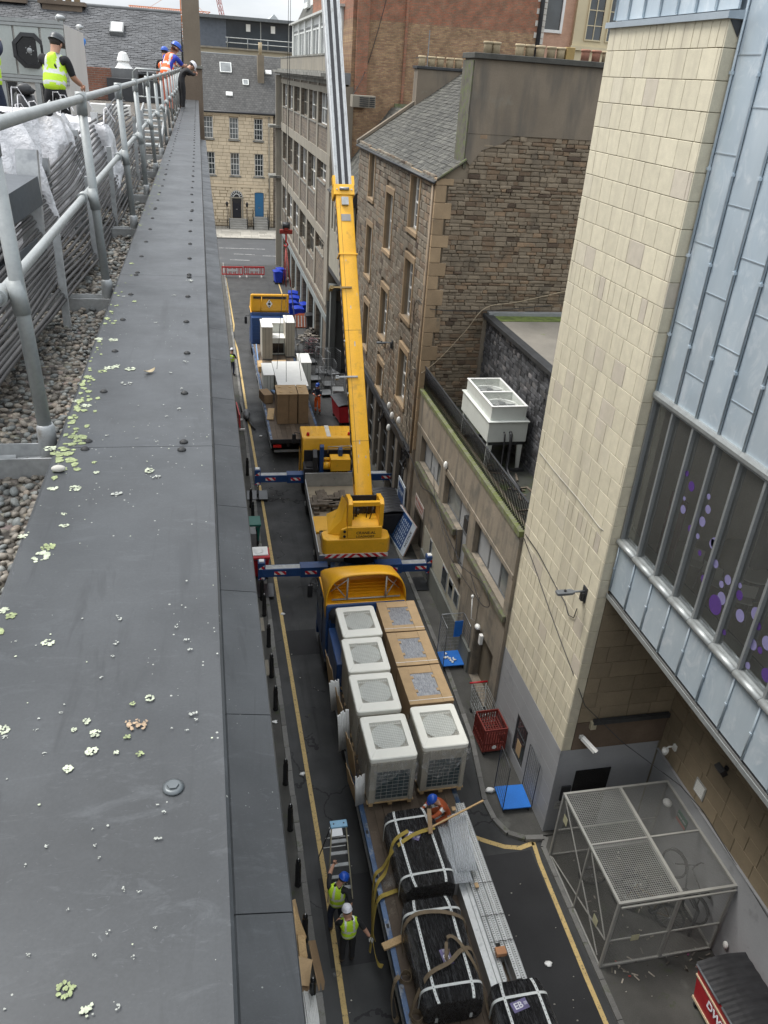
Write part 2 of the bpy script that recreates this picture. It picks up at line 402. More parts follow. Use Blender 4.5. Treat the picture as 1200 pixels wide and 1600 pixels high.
# left pavement: slab and separate kerb stones
g=M();g.box(.25,1.68,-25,84,-.5,.085);g.build('left_pavement',mt_pave,kind='structure')
kerb=thing('left_kerb',None,None,(0,0,0));kerb['kind']='structure'
km=M();km.box(-.07,.07,-.445,.445,-.06,.1);kme=km.mesh('kerb_stone',mt_kerb)
y=6.0
while y<84:
    wpiece('kerb_stone',kme,kerb,(1.755+R.uniform(-.008,.008),y,R.uniform(-.006,.006)),(1,1,1),(0,0,R.uniform(-.008,.008)));y += .905
# yellow lines (paint about 4 mm proud of the road)
def line(pts,w,mt_,name,z=.006):
    g=M();P=[Vector((p[0],p[1],z)) for p in pts]
    L_=[]
    for i,p in enumerate(P):
        d=(P[min(i+1,len(P)-1)]-P[max(i-1,0)]).normalized();n_=Vector((-d.y,d.x,0));L_.append((p+n_*w/2,p-n_*w/2))
    for a,b in zip(L_,L_[1:]): g.quad(a[1],b[1],b[0],a[0])
    return g.build(name,mt_,kind='structure')
line([(2.28,-20),(2.24,9),(2.28,12.6),(2.22,20),(2.15,30),(2.0,45),(1.95,56),(1.8,58.5),(1.3,59)],.12,mt_ypaint,'yellow_line')
line([(1.35,59.6),(1.85,60.3),(1.95,62),(1.82,78)],.12,mt_ypaint,'yellow_line')
line([(6.62,78),(6.55,66)],.11,mt_ypaint,'yellow_line')
line([(6.2,13.6),(6.6,13.35),(7.05,13.1),(7.45,13.0),(7.86,13.1)],.13,mt_ypaint,'yellow_line')
line([(7.86,13.12),(7.8,12.5),(7.74,9.5),(7.74,2),(7.74,-20)],.11,mt_ypaint,'yellow_line')
for x0,x1,y in ((1.5,6.5,92.3),(3.0,5.2,89.2),(6.0,9.0,88.6),(2.5,4.5,86.2),(-30,-2,92.3),(12,40,92.3)): line([(x0,y),(x1,y-.1)],.12,mt_wpaint,'white_line')
# right pavement in front of the low building, ending in a rounded kerb by the stone tower
g=M()
edge=[(7.5,46),(7.5,20),(7.4,17),(7.05,14.6),(7.08,14.0),(7.3,13.5),(7.7,13.28),(8.2,13.22)]
out=edge+[(9.5,13.22),(9.5,46)]
g.prism([(x,y) for x,y in out],'z',-.4,.09);g.build('right_pavement',mt_pave,kind='structure',recalc=True)
kr=thing('right_kerb',None,None,(0,0,0));kr['kind']='structure'
def kerbrun(par,pts,w=.14,zt=.1,step=.9):
    tot=0;P=[Vector((a,b,0)) for a,b in pts];segs=[]
    for a,b in zip(P,P[1:]):
        n_=max(1,round((b-a).length/step));
        for i in range(n_): segs.append((a.lerp(b,i/n_),a.lerp(b,(i+1)/n_)))
    for a,b in segs:
        d=b-a;l=d.length
        wpiece('kerb_stone',kme,par,((a+b)/2)+Vector((0,0,zt-.1+R.uniform(-.004,.004))),(w/.14,(l-.012)/.89,1),(0,0,atan2(d.y,d.x)-pi/2))
kerbrun(kr,[(x-.07,y) if i<4 else (x-.04,y-.05) for i,(x,y) in enumerate(edge)])
# recess by the bike cage: concrete floor with a low kerb
g=M();g.prism([(8.12,-25),(11.3,-25),(11.3,13.6),(8.6,13.6),(8.1,13.0)],'z',-.4,.05);g.build('recess_floor',mt_pave,kind='structure',recalc=True)
kc=thing('recess_kerb',None,None,(0,0,0));kc['kind']='structure'
kerbrun(kc,[(8.25,13.2),(8.05,12.9),(8.05,-20)],.13,.06)
# far pavement of flagstones
g=M();g.box(-60,70,97.95,105.8,-.5,.06);g.build('far_pavement',mt_flag,kind='structure')
fk=thing('far_flagstones',None,None,(0,0,0));fk['kind']='structure'
fm_=M();fm_.box(-.5,.5,-.5,.5,-.03,.03);fme=fm_.mesh('flagstone',mt_flag)
for r in range(5):
    x=-1.5+(r % 2)*.5
    while x<10.5:
        w=R.choice((.8,1.0,1.25));wpiece('flagstone',fme,fk,(x+w/2,98.6+r*1.0,.075+R.uniform(-.004,.006)),(w-.03,.96,1));x += w
g=M();g.box(-60,70,97.82,97.96,-.4,.11);g.build('far_kerb',mt_kerb,kind='structure')
# small litter and a drain cover
lit=M()
for _ in range(70):
    x,y=R.choice([(R.uniform(2.3,3.2),R.uniform(9,40)),(R.uniform(6.2,8),R.uniform(12,30)),(R.uniform(8.3,10.9),R.uniform(8.4,12.5)),(R.uniform(6.2,7.6),R.uniform(8,12))])
    r_=R.uniform(.008,.03);z=.012 if x<8 else .062
    if x>7.3 and y>13.3: z=.1
    lit.ell((x,y,z),(r_,r_*R.uniform(.5,1),.008),6,3,0,.3)
lit.build('litter',mat('pale_litter',(.4,.38,.33),.8,0,.3,8),label='small pale scraps of litter scattered on the dark asphalt',cat='litter',kind='stuff')
# ================================================================ the roof we stand on: wall, coping, ledge, gravel, railing
CT=16.25
def copingmat(name,base):
    m,nt=_nt(name);s=N(nt)
    c=s.mix(s.ramp(s.noise(1.6,5,.6),.3,.7),mul(base,.70),mul(base,1.30))
    c=s.mix(s.ramp(s.noise(5,6,.75,s.mapping((1,3,1)),1.2),.55,.75),c,mul(base,1.5))          # cloudy bloom
    c=s.mix(s.ramp(s.noise(26,5,.7,s.mapping((1,2.2,1)),2.5),.62,.70),c,mul(base,1.6))       # scuffs
    vo=s.n('ShaderNodeTexVoronoi',{'Vector': s.pos(),'Scale': 70});vs_=s.n('ShaderNodeSeparateColor',{0: vo.outputs['Color']})
    sp_=s.math('MULTIPLY',s.math('LESS_THAN',vo.outputs['Distance'],s.math('MULTIPLY',vs_.outputs[1],.22)),s.math('MULTIPLY',s.math('GREATER_THAN',vs_.outputs[0],.80),s.math('GREATER_THAN',s.noise(2.3,3),.50)))
    c=s.mix(s.math('MULTIPLY',sp_,.7),c,(.40,.41,.37))
    c=s.mix(1.0,c,s.ramp(s.noise(160,2),.3,.7,(.93,)*3,(1.07,)*3),'MULTIPLY')
    c=s.mix(s.ramp(s.noise(1,5,.7,s.mapping((9,.9,1)),1),.56,.70),c,mul(base,.72))
    s.out(c,s.ramp(s.noise(3,5,.6),.3,.7,(.30,)*3,(.50,)*3),0,s.noise(3,3),.08,.02,.42)
    return m
mt_coping=copingmat('grey_coping_metal',(.046,.049,.052))
mt_ledge=copingmat('grey_ledge_metal',(.052,.056,.059))
mt_leftwall=mat('left_building_wall',(.2,.19,.17),.85,0,.15,1)
lb=thing('left_building','grey metal-topped flat-roofed building whose parapet fills the left foreground','building',(-6,10,0))
g=M();g.box(-14,-.03,-12,36,0,15.85);g.box(-.56,-.02,-12,36,15.85,16.2);g.build('wall',mt_leftwall,lb)
g=M();g.box(-14,-.57,-12,36,15.86,16.03);g.build('roof_deck',mat('roof_membrane',(.09,.085,.075),.9),lb)
# coping panels 2.8 m long, lapped joint, folded edges
for i in range(13):
    y0=2.82+2.8*(i-1);y1=y0+2.8
    if i == 0: y0=-3.0
    g=M();g.prism([(-.565,CT-.14),(-.56,CT-.005),(-.55,CT),(-.004,CT-.006),(.002,CT-.014),(.002,CT-.15),(-.004,CT-.15),(-.01,CT-.02),(-.55,CT-.012),(-.56,CT-.14)],'y',y0+.0015,min(y1,36.2)-.0015)
    g.build('coping_panel',mt_coping,lb,recalc=True)
# fixing bolts: disc, washer, hex head
bm_=M();bm_.lathe([(.021,0),(.021,.003),(.015,.007),(.0135,.007)],n=16);bm_.lathe([(.0115,.007),(.0115,.0105)],n=6,sm=False)
bme=bm_.mesh('coping_bolt',mat('bolt_grey',(.10,.11,.115),.4,.5))
mt_boltdark=mat('bolt_rubber',(.02,.02,.02),.6);bm2=M();bm2.lathe([(.016,0),(.016,.003),(.011,.007),(.008,.010),(.004,.011)],n=12);bme2=bm2.mesh('coping_bolt',mt_boltdark)
ys=[1.17]
for k in range(12):
    j=2.82+2.8*k
    ys += [j-.035,j+.035]+[j+.56*q for q in (1,2,3,4)]
for y in ys:
    for x in (-.11,-.45):
        if y == 1.17 and x<-.3: continue
        yy=y+(0 if x>-.2 else .02)
        wpiece('coping_bolt',bme if yy<2 else bme2,lb,(x+R.uniform(-.006,.006),yy,CT-.002 if x<-.3 else CT-.004))
# lower ledge: dark metal panels, 2.6 m further down
LZ=14.9
yb=[-3,.4,1.12,1.82,2.83,3.84,4.86,5.87,6.9]
while yb[-1]<35: yb.append(yb[-1]+1.1)
for i,(a,b) in enumerate(zip(yb,yb[1:])):
    x0=.012
    g=M();g.prism([(x0-.1,LZ-.02),(x0,LZ),(.208,LZ-.03),(.214,LZ-.045),(.214,LZ-.5),(.19,LZ-.5),(.19,LZ-.06),(x0-.1,LZ-.05)],'y',a+.0025,b-.0025)
    g.build('ledge_panel',mt_ledge,lb,recalc=True)
# lichen rosettes and bird marks on the coping: thin crusts
mt_lich=mat('pale_lichen',(.42,.45,.34),.95,0,.3,40,150,.25,.8,bdist=.004)
mt_lichg=mat('yellow_green_lichen',(.27,.31,.16),.95,0,.35,40,150,.3,.8,bdist=.004)
mt_drop=mat('bird_dropping',(.33,.34,.31),.9,0,.35,90,200,.1,.3)
mt_rust=mat('tan_stain',(.33,.24,.16),.95,0,.35,40,120,.3,.6)
def patch(g,x,y,r,ring=0,sy=1.0,rr=R):
    n_=18;ph=rr.uniform(0,6);z=CT-.006+.0065+(.0 if x>-.5 else .001)
    o=[r*(1+.45*mnoise.noise(Vector((cos(2*pi*k/n_)*1.3+ph,sin(2*pi*k/n_)*1.3+x*9,y*9)))+rr.uniform(-.16,.16)) for k in range(n_)]
    P=lambda k,q,h: (x+cos(2*pi*k/n_)*o[k]*q,y+sin(2*pi*k/n_)*o[k]*q*sy,z+h)
    if ring:
        g.add([P(k,1,0) for k in range(n_)]+[P(k,.85,min(.0011,r*.07)) for k in range(n_)]+[P(k,ring,min(.0009,r*.06)) for k in range(n_)]+[P(k,ring*.9,0) for k in range(n_)],
              [(j*n_+k,j*n_+(k+1) % n_,(j+1)*n_+(k+1) % n_,(j+1)*n_+k) for j in range(3) for k in range(n_)],0,False)
    else:
        g.add([P(k,1,0) for k in range(n_)]+[P(k,.8,min(.001,r*.06)) for k in range(n_)]+[(x,y,z+min(.0009,r*.06))],
              [(k,(k+1) % n_,n_+(k+1) % n_,n_+k) for k in range(n_)]+[(n_+k,n_+(k+1) % n_,2*n_) for k in range(n_)],0,False)
LICH=[(148,1146,9,0),(136,1127,7,0),(143,1173,9,.5),(106,1201,8,.4),(75,1004,9,.5),(17,963,10,0),(5,955,9,0),(5,1140,10,.5),(102,1545,14,.5),(135,1578,12,0),(62,870,15,.5),(75,855,11,0),(100,821,7,0),(35,838,8,0),(218,1177,7,0),(78,701,9,.5),(82,764,9,0),(86,708,8,0),(117,763,9,.5),(234,735,8,.6),(150,738,6,0),(120,627,7,0),(135,634,8,0),(198,1151,6,0),(234,1091,7,.5),(207,1099,5,0),(115,1140,5,0),(182,572,8,0),(204,576,8,.5),(170,575,9,0),(160,580,6,.4),(176,531,7,.5),(156,530,8,0),(148,722,5,0),(100,803,5,0),(182,1176,5,0)]
DROP=[(188,966,4),(183,962,3),(180,1006,5),(176,1025,3),(276,979,4),(290,999,4),(297,1014,4),(299,1115,6),(307,1125,4),(268,1137,3),(292,1140,3),(247,1311,6),(193,1390,4),(167,1457,4),(149,1492,4),(209,1493,4),(183,1571,6),(243,1449,3),(145,1295,3),(147,1320,3),(71,1322,4),(44,1492,4),(40,1350,3),(23,1002,4),(68,1178,5),(6,1153,6),(57,1140,3),(290,564,5),(284,607,3),(260,650,3),(280,638,5),(266,582,4),(244,504,4),(298,438,6),(272,461,4),(196,463,4),(166,681,4),(214,685,3),(200,598,8),(245,690,4),(242,745,6),(183,770,9),(256,1268,4),(217,1393,3),(154,1340,3),(107,1420,3),(246,1256,3),(158,1058,3),(95,1114,3)]
def unpix(px,py,z):                        # where the ray through a photo pixel meets the height z: used to read mark positions once
    v=(px-600,py-800,1249.5);d=_r*v[0]+_d*v[1]+_f*v[2];t=(z-CAMZ)/d.z
    return d.x*t,d.y*t,(d*t).length/Vector(v).length
lg=M();lg2=M();dg=M();rg=M()
for px,py,r,ring in LICH:
    x,y,k=unpix(px,py,CT);G_=lg2 if R.random()<.3 else lg;rr_=r*k
    for q in range(26 if ring else 20):
        a=R.uniform(0,6.283);d_=rr_*(R.uniform(.62,.98) if ring and q<20 else R.uniform(0,.8)**.6)
        patch(G_,x+d_*cos(a),y+d_*sin(a),rr_*R.uniform(.12,.30),0,R.uniform(.7,1.4))
for px,py,r in DROP:
    x,y,k=unpix(px,py,CT)
    for q in range(7): patch(dg,x+R.gauss(0,r*k*.45),y+R.gauss(0,r*k*.45),r*k*R.uniform(.12,.34),0,R.uniform(.6,1.6))
for _ in range(90):                          # small specks everywhere, denser towards the gravel
    x=-.55+.54*R.random()**1.5;y=R.uniform(.6,9) if R.random()<.6 else R.uniform(1,4);patch(dg if R.random()<.6 else lg,x,y,R.uniform(.001,.003))
for _ in range(110):                          # moss fringe along the gravel side
    y=R.choice((R.uniform(2.6,5.2),R.uniform(2.9,3.6),R.uniform(1.6,12)));x=-.545+abs(R.gauss(0,.035));patch(lg2,x,y,R.uniform(.003,.013),0,R.uniform(1,2.2))
for _ in range(34): patch(lg2,-.51+R.uniform(-.035,.05),R.gauss(2.75,.10),R.uniform(.006,.018))
for dx_,dy_,r_ in ((0,0,.012),(.018,-.006,.010),(-.012,.01,.008),(.008,.012,.006),(.025,.008,.005)):
    x,y,k=unpix(208,1133,CT)
    for q in range(12): a=R.uniform(0,6.28);patch(rg,x+dx_+r_*cos(a)*R.uniform(.4,1),y+dy_+r_*sin(a)*R.uniform(.4,1),r_*R.uniform(.15,.4))
for gg,mm,nn,lb_ in ((lg,mt_lich,'lichen','pale round lichen rosettes on the grey coping'),(lg2,mt_lichg,'green_lichen','yellow-green lichen crust along the gravel edge of the coping'),(dg,mt_drop,'bird_droppings','white bird dropping specks on the grey coping'),(rg,mt_rust,'tan_lichen',None)):
    gg.build(nn,mm,lb,kind='stuff')
pb=M();pb.ell((0,0,.012),(.026,.016,.013),14,8);pb.ell((0,0,.012),(.001,.001,.001),4,2)
x,y,k=unpix(92,737,CT);pb.T=I4
g=M();g.ell((x,y,CT+.012),(.024,.014,.012),14,8);g.build('pebble',mat('white_pebble',(.5,.48,.43),.8),label='single white pebble lying on the grey coping near the gravel',cat='pebble')
lf=M();x,y,k=unpix(234,582,CT);lf.T=T(x,y,CT+.004) @ RZ(.7);lf.grid(lambda u,v: ((u-.5)*.06,(v-.5)*.028*sin(pi*min(1,u*.98+.02))**.7,.012*(u-.5)**2*4+.004*abs(v-.5)),8,4)
lf.build('dead_leaf',mat('tan_leaf',(.33,.27,.17),.8),label='small curled tan leaf on the grey coping',cat='leaf',solid=.001)

# gravel: rounded pebbles, nobody could count them
mt_peb=mat('river_pebble',(.150,.132,.108),.6,0,.2,30,120,.15,.15,isl=.5,tint=[(.55,(.75,.9,1.05)),(.8,(1.5,1.45,1.4)),(.95,(1.2,.95,.8))],moss=((.09,.10,.04),9,.62,.74))
def pebbles(g,x0,x1,y0,y1,pitch,size,nu,nv,layers=2):
    for l in range(layers):
        y=y0
        while y<y1:
            x=x0
            while x<x1:
                a=R.uniform(.7,1.25)*size*(1-.12*l);b=a*R.uniform(.6,.85);c=a*R.uniform(.42,.6)
                g.T=T(x+R.uniform(-.4,.4)*pitch,y+R.uniform(-.4,.4)*pitch,GZ-.02+l*size*.62+R.uniform(-.3,.3)*size) @ RZ(R.uniform(0,pi)) @ RX(R.gauss(0,.35)) @ RY(R.gauss(0,.35))
                g.ell((0,0,0),(a,b,c),nu,nv,0,.05)
                x += pitch*(1 if l == 0 else 1.25)
            y += pitch*(1 if l == 0 else 1.25)
    g.T=I4
GZ=16.10
g=M();pebbles(g,-1.7,-.58,1.3,5.2,.036,.021,8,5);g.build('gravel',mt_peb,label='rounded brown river pebbles between coping and railing feet',cat='gravel',kind='stuff')
g=M();pebbles(g,-2.2,-.58,5.2,9.5,.055,.032,6,4);pebbles(g,-3.2,-.58,9.5,15,.10,.055,5,4,1);g.build('gravel',mt_peb,label='rounded brown river pebbles on the roof further along the railing',cat='gravel',kind='stuff')
g=M()
def gf(u,v): x=-14+u*13.42;y=1+v*34.5;return (x,y,16.085+.02*mnoise.noise(Vector((x*3,y*3,0))))
g.grid(gf,60,120);
m,nt=_nt('gravel_bed');s=N(nt);vo=s.n('ShaderNodeTexVoronoi',{'Vector': s.pos(),'Scale': 22})
c=s.mix(1.0,(.19,.165,.135),s.n('ShaderNodeHueSaturation',{'Color': vo.outputs['Color'],'Saturation': .12,'Value': 1.3}).outputs[0],'MULTIPLY');c=s.mix(s.ramp(vo.outputs['Distance'],.3,.7),c,(.03,.025,.02))
s.out(c,.8,0,s.math('SUBTRACT',1.0,vo.outputs['Distance']),1.0,.03);g.build('gravel_bed',m,lb)

# railing: galvanised key-clamp posts, two rails, channel feet
POST_Y=[.66,2.99,5.36,7.85,9.97,12.3,14.6,16.9,19.2,21.5,23.8,26.1,28.4,30.7,33.0,35.2]
RXX=-.615
rl=thing('railing','galvanised tubular guard railing along the gravel side of the parapet','railing',(RXX,18,16.1))
for k,y in enumerate(POST_Y):
    if y>22: x=RXX-.0
    x=RXX
    px_=x-(.04 if k >= 1 else 0)
    g=M();g.cyl((x,y,16.2),(px_,y,17.24),.0255,n=20);g.build('post',mt_steel,rl)
    g=M();g.cyl((px_,y,17.20),(px_,y,17.32),.030,n=18);g.cyl((px_,y-.045,17.285),(px_,y+.045,17.285),.030,n=16);g.build('clamp',mt_steel,rl);g=M()
    mx_=x-.03;g.cyl((mx_+.01,y,16.69),(mx_,y,16.81),.030,n=18);g.cyl((mx_-.055,y-.045,16.755),(mx_-.055,y+.045,16.755),.031,n=16);g.build('clamp',mt_steel,rl)
    g=M();g.lathe([(.034,0),(.034,.13),(.030,.14),(.027,.145)],(x,y,16.13),18);g.build('post_socket',mt_galv_dull,rl)
    if y<16:
        g=M();g.hexa([(x-.85,y-.075,16.08),(x+.04,y-.075,16.08),(x+.04,y-.068,16.08),(x-.85,y-.068,16.08),(x-.85,y-.085,16.17),(x+.04,y-.085,16.17),(x+.04,y-.078,16.17),(x-.85,y-.078,16.17)])
        g.hexa([(x-.85,y+.068,16.08),(x+.04,y+.068,16.08),(x+.04,y+.075,16.08),(x-.85,y+.075,16.08),(x-.85,y+.078,16.16),(x+.04,y+.078,16.16),(x+.04,y+.085,16.16),(x-.85,y+.085,16.16)])
        g.box(x-.85,x+.04,y-.07,y+.07,16.085,16.11)
        g.cyl((x-.8,y,16.125),(x-.12,y,16.125),.024,n=12);g.build('channel_foot',mt_galv_dull,rl)
g=M();g.tube([(RXX-.01,-.6,17.285)]+[(RXX-.04,y,17.285) for y in POST_Y[1:]],.0225,16);g.build('top_rail',mt_steel,rl)
g=M();g.tube([(RXX-.07,-.6,16.755)]+[(RXX-.085,y,16.755) for y in POST_Y],.0205,14);g.build('mid_rail',mt_steel,rl)
# ================================================================ masonry: separate blocks with recessed joints
def block_mesh(name,mt_,ch=.06,rough=0,seed=1):
    """unit block (1 x 1 face in x,z; depth 1 towards -y): chamfered face, optional hammered surface"""
    rr=random.Random(seed);g=M();k=ch
    J=lambda: rr.uniform(-rough,rough)
    a=[(-.5+J(),0,-.5+J()),(.5+J(),0,-.5+J()),(.5+J(),0,.5+J()),(-.5+J(),0,.5+J())]
    b=[(p[0]*(1-.0) ,-.72,p[2]) for p in a]
    c=[(p[0]-k*(1 if p[0]>0 else -1),-1+abs(J())*1.5,p[2]-k*(1 if p[2]>0 else -1)) for p in a]
    g.add(a+b+c,[(0,1,5,4),(1,2,6,5),(2,3,7,6),(3,0,4,7),(4,5,9,8),(5,6,10,9),(6,7,11,10),(7,4,8,11),(8,9,10,11)])
    return g.mesh(name,mt_)
def masonry(par,name,stuffname,org,u,n,U,Z,rows,widths,joint,depth,mo,mi_,holes=(),nmax=300,rough=0,ch=.04,proud=.01,bonds=True,jit=0,rr=None,minw=.08):
    """wall face: org = lower-left corner, u = unit vector along it, n = outward normal, U x Z its size; holes = (u0,u1,z0,z1)"""
    rr=rr or random.Random(len(bpy.data.objects));u=Vector(u);n=Vector(n);org=Vector(org)
    cells=[];z=0;r=0
    while z<Z-.02:
        h=rows(r,z,rr);h=min(h,Z-z)
        if Z-z-h<.06: h=Z-z
        x=0;first=True
        while x<U-.01:
            w=widths(r,rr)*(rr.uniform(.4,.9) if (first and bonds) else 1);first=False
            if U-x-w<minw: w=U-x
            segs=[(x,x+w)]
            for a,b,c,d in holes:
                if z+h>c+.02 and z<d-.02:
                    ns=[]
                    for s0,s1 in segs:
                        if s1 <= a or s0 >= b: ns.append((s0,s1));continue
                        if s0<a-.04: ns.append((s0,a))
                        if s1>b+.04: ns.append((b,s1))
                    segs=ns
            for s0,s1 in segs: cells.append((s0,s1,z,z+h))
            x += w
        z += h;r += 1
    cells.sort(key=lambda c:-(c[1]-c[0])*(c[3]-c[2]))
    ang=atan2(u.y,u.x)
    mes=[block_mesh(name,mo,ch,rough,10+i) for i in range(4 if rough else 1)]
    g=M();W=Matrix(((u.x,-n.x,0,0),(u.y,-n.y,0,0),(0,0,1,0),(0,0,0,1)))
    for i,(a,b,c,d) in enumerate(cells):
        sx=b-a-joint;sz=d-c-joint
        if sx<.02 or sz<.02: continue
        p=org+u*((a+b)/2)+Vector((0,0,(c+d)/2));dd=depth+rr.uniform(-proud,proud)
        # depth axis: local -y must point along n. local x -> u
        if i<nmax:
            me=rr.choice(mes)
            o=wpiece(name,me,par,p,(sx,dd,sz),(0,0,ang) if (Vector((sin(ang),-cos(ang),0))-n).length<.01 else (0,0,ang+pi))
        else:
            cx=min(ch*sx,.03)+.004;cz=min(ch*sz*1.0,.03)+.004
            q=lambda s,t,e,f: p+u*(s*(sx/2-e)+rr.uniform(-jit,jit))+Vector((0,0,t*(sz/2-e)+rr.uniform(-jit,jit)))+n*f
            A=[q(s,t,0,0) for s,t in ((-1,-1),(1,-1),(1,1),(-1,1))];B=[q(s,t,.003,dd-.008) for s,t in ((-1,-1),(1,-1),(1,1),(-1,1))];C=[q(s,t,cx,dd) for s,t in ((-1,-1),(1,-1),(1,1),(-1,1))]
            flip=u.cross(n).z>0
            F=[(0,1,5,4),(1,2,6,5),(2,3,7,6),(3,0,4,7),(4,5,9,8),(5,6,10,9),(6,7,11,10),(7,4,8,11),(8,9,10,11)]
            g.add(A+B+C,[tuple(reversed(f)) for f in F] if flip else F)
    if g.v: g.build(stuffname,mi_,par,kind='stuff')
def slates(par,name,mo,o,u,v,U,V,w,h,nmax=0,rr=None,lift=.02,keep=None):
    """slate roof: o = eave corner, u along the eave, v up the slope"""
    rr=rr or random.Random(3);o=Vector(o);u=Vector(u).normalized();v=Vector(v).normalized();n=u.cross(v)
    if n.z<0: n=-n
    g=M();r=0;t=0
    while t<V-.02:
        x=-(w/2 if r % 2 else 0)
        while x<U:
            a=max(0,x+.006);b=min(U,x+w*rr.uniform(.93,1)-.004)
            if b-a>.04 and (keep is None or keep((a+b)/2,t)):
                l=min(h*1.35,V-t);j=rr.uniform(-.006,.012);e=rr.uniform(-.01,.01)
                P=lambda s,q,k: o+u*s+v*(t+q)+n*k
                p=[P(a,e,lift+j),P(b,e,lift+j+rr.uniform(-.004,.004)),P(b,l,.002),P(a,l,.002)]
                q_=[x_-n*.012 for x_ in p]
                g.add(p+q_,[(0,1,2,3),(0,4,5,1),(1,5,6,2),(3,7,4,0)] if u.cross(v).z>0 else [(3,2,1,0),(1,5,4,0),(2,6,5,1),(0,4,7,3)])
            x += w
        t += h;r += 1
    g.build(name,mo,par,kind='stuff')
def sash(par,o,u,n,w,h,mt_frame,mt_pane,cols=1,rows=2,fw=.06,d=.05,name='window',bars=.022,split=True):
    """sash window: a window part with frame, glazing bars and pane as sub-parts; o = lower-left of the opening, set at the back of the reveal"""
    o=Vector(o);u=Vector(u);n=Vector(n);z=Vector((0,0,1))
    def bx(g,a,b,c,e,k0,k1):
        P=lambda s,t,k: o+u*s+z*t+n*k
        g.hexa([P(a,c,k1),P(b,c,k1),P(b,c,k0),P(a,c,k0),P(a,e,k1),P(b,e,k1),P(b,e,k0),P(a,e,k0)])
    f=M()
    bx(f,0,fw,0,h,0,d);bx(f,w-fw,w,0,h,0,d);bx(f,fw,w-fw,0,fw,0,d*.95);bx(f,fw,w-fw,h-fw,h,0,d*.95)
    if split: bx(f,fw,w-fw,h/2-.03,h/2+.03,.002,d*.98)
    wdw=f.build(name,mt_frame,par,recalc=True)
    p=M();P=lambda s,t,k: o+u*s+z*t+n*k
    p.quad(P(fw,fw,.012),P(w-fw,fw,.012),P(w-fw,h-fw,.012),P(fw,h-fw,.012));p.build('pane',mt_pane,wdw)
    if cols>1 or rows>2:
        b=M()
        for i in range(1,cols): x=w*i/cols;bx(b,x-bars/2,x+bars/2,fw,h-fw,.013,d*.7)
        for j in range(1,rows):
            t=h*j/rows
            if split and abs(t-h/2)<.02: continue
            bx(b,fw,w-fw,t-bars/2,t+bars/2,.0145,d*.66)
        b.build('glazing_bars',mt_frame,wdw,recalc=True)
    return wdw
# ================================================================ stone tower and zinc-clad building on the right
mt_ash_o=mat('cream_ashlar',(.56,.51,.385),.85,0,.07,5,50,.06,.12,objvar=.055,tint=[(.86,(.95,.95,.98)),(.95,(.9,.88,.92))],streak=((.45,.405,.31),2.4,.22,.50,.72))
mt_ash_i=mat('cream_ashlar_rest',(.56,.51,.385),.85,0,.07,5,50,.06,.12,isl=.055,tint=[(.84,(.95,.95,.98)),(.95,(.88,.86,.9))],streak=((.45,.405,.31),2.4,.22,.50,.72))
mt_core=mat('mortar_bed',(.20,.17,.12),.95,0,.15,3)
mt_greyp=mat('grey_masonry_paint',(.30,.305,.315),.65,0,.06,1.2,30,.04,.1,stain=[((.17,.17,.17),1.5,.6,.8)])
tw=thing('stone_tower','tall cream ashlar stone stair tower with grey painted base on the right','tower',(9.5,15.5,0))
g=M();g.box(8.225,12.5,13.375,17.6,0,18.66);g.build('core_wall',mt_core,tw)
rw=lambda r,z,rr: .4625
narrow={33,23,12,6}
def wd(r,rr): return rr.choice((.235,.235,.30)) if r in narrow else rr.choice((.44,.47,.47,.5,.62) if r>4 else (.47,.6,.32))
masonry(tw,'stone_block','stone_blocks',(8.225,17.6,3.0),(0,-1,0),(-1,0,0),4.225-.0,15.68,rw,wd,.010,.026,mt_ash_o,mt_ash_i,proud=.002,ch=.015,nmax=290,rr=random.Random(5))
masonry(tw,'return_block','return_blocks',(8.2,13.375,3.0),(1,0,0),(0,-1,0),.26,15.68,rw,lambda r,rr: 1.0,.010,.026,mt_ash_o,mt_ash_i,proud=.002,ch=.02,bonds=False,nmax=40,rr=random.Random(6))
# painted base: faint coursing
for i in range(6):
    z0=i*.5;g=M()
    g.box(8.197,8.224,13.352,17.598,z0+.003,z0+.497)
    if i in (1,2,3):                         # leave the window opening clear
        g=M();g.box(8.197,8.224,13.352,15.18,z0+.003,z0+.497);g.box(8.197,8.224,15.98,17.598,z0+.003,z0+.497)
        if i == 3: g.box(8.197,8.224,15.18,15.98,1.86,1.997)
    g.build('painted_course',mt_greyp,tw)
g=M();g.box(8.20,10.9,13.352,13.374,.0,2.995);g.build('painted_wall',mt_greyp,tw)
# slot window in the painted base
wf=M()
for a in ((8.205,8.235,15.18,15.25,.5,1.86),(8.205,8.235,15.91,15.98,.5,1.86),(8.205,8.235,15.25,15.91,.5,.57),(8.205,8.235,15.25,15.91,1.79,1.86),(8.205,8.235,15.25,15.91,1.30,1.36)): wf.box(*a)
w=wf.build('window',mt_dark,tw)
g=M();g.quad((8.2205,15.25,.57),(8.2205,15.91,.57),(8.2205,15.91,1.79),(8.2205,15.25,1.79));g.build('pane',mt_glass,w)
g=M();g.box(8.21,8.218,15.45,15.75,.62,1.1);g.build('brown_board',mt_cardboard,w)
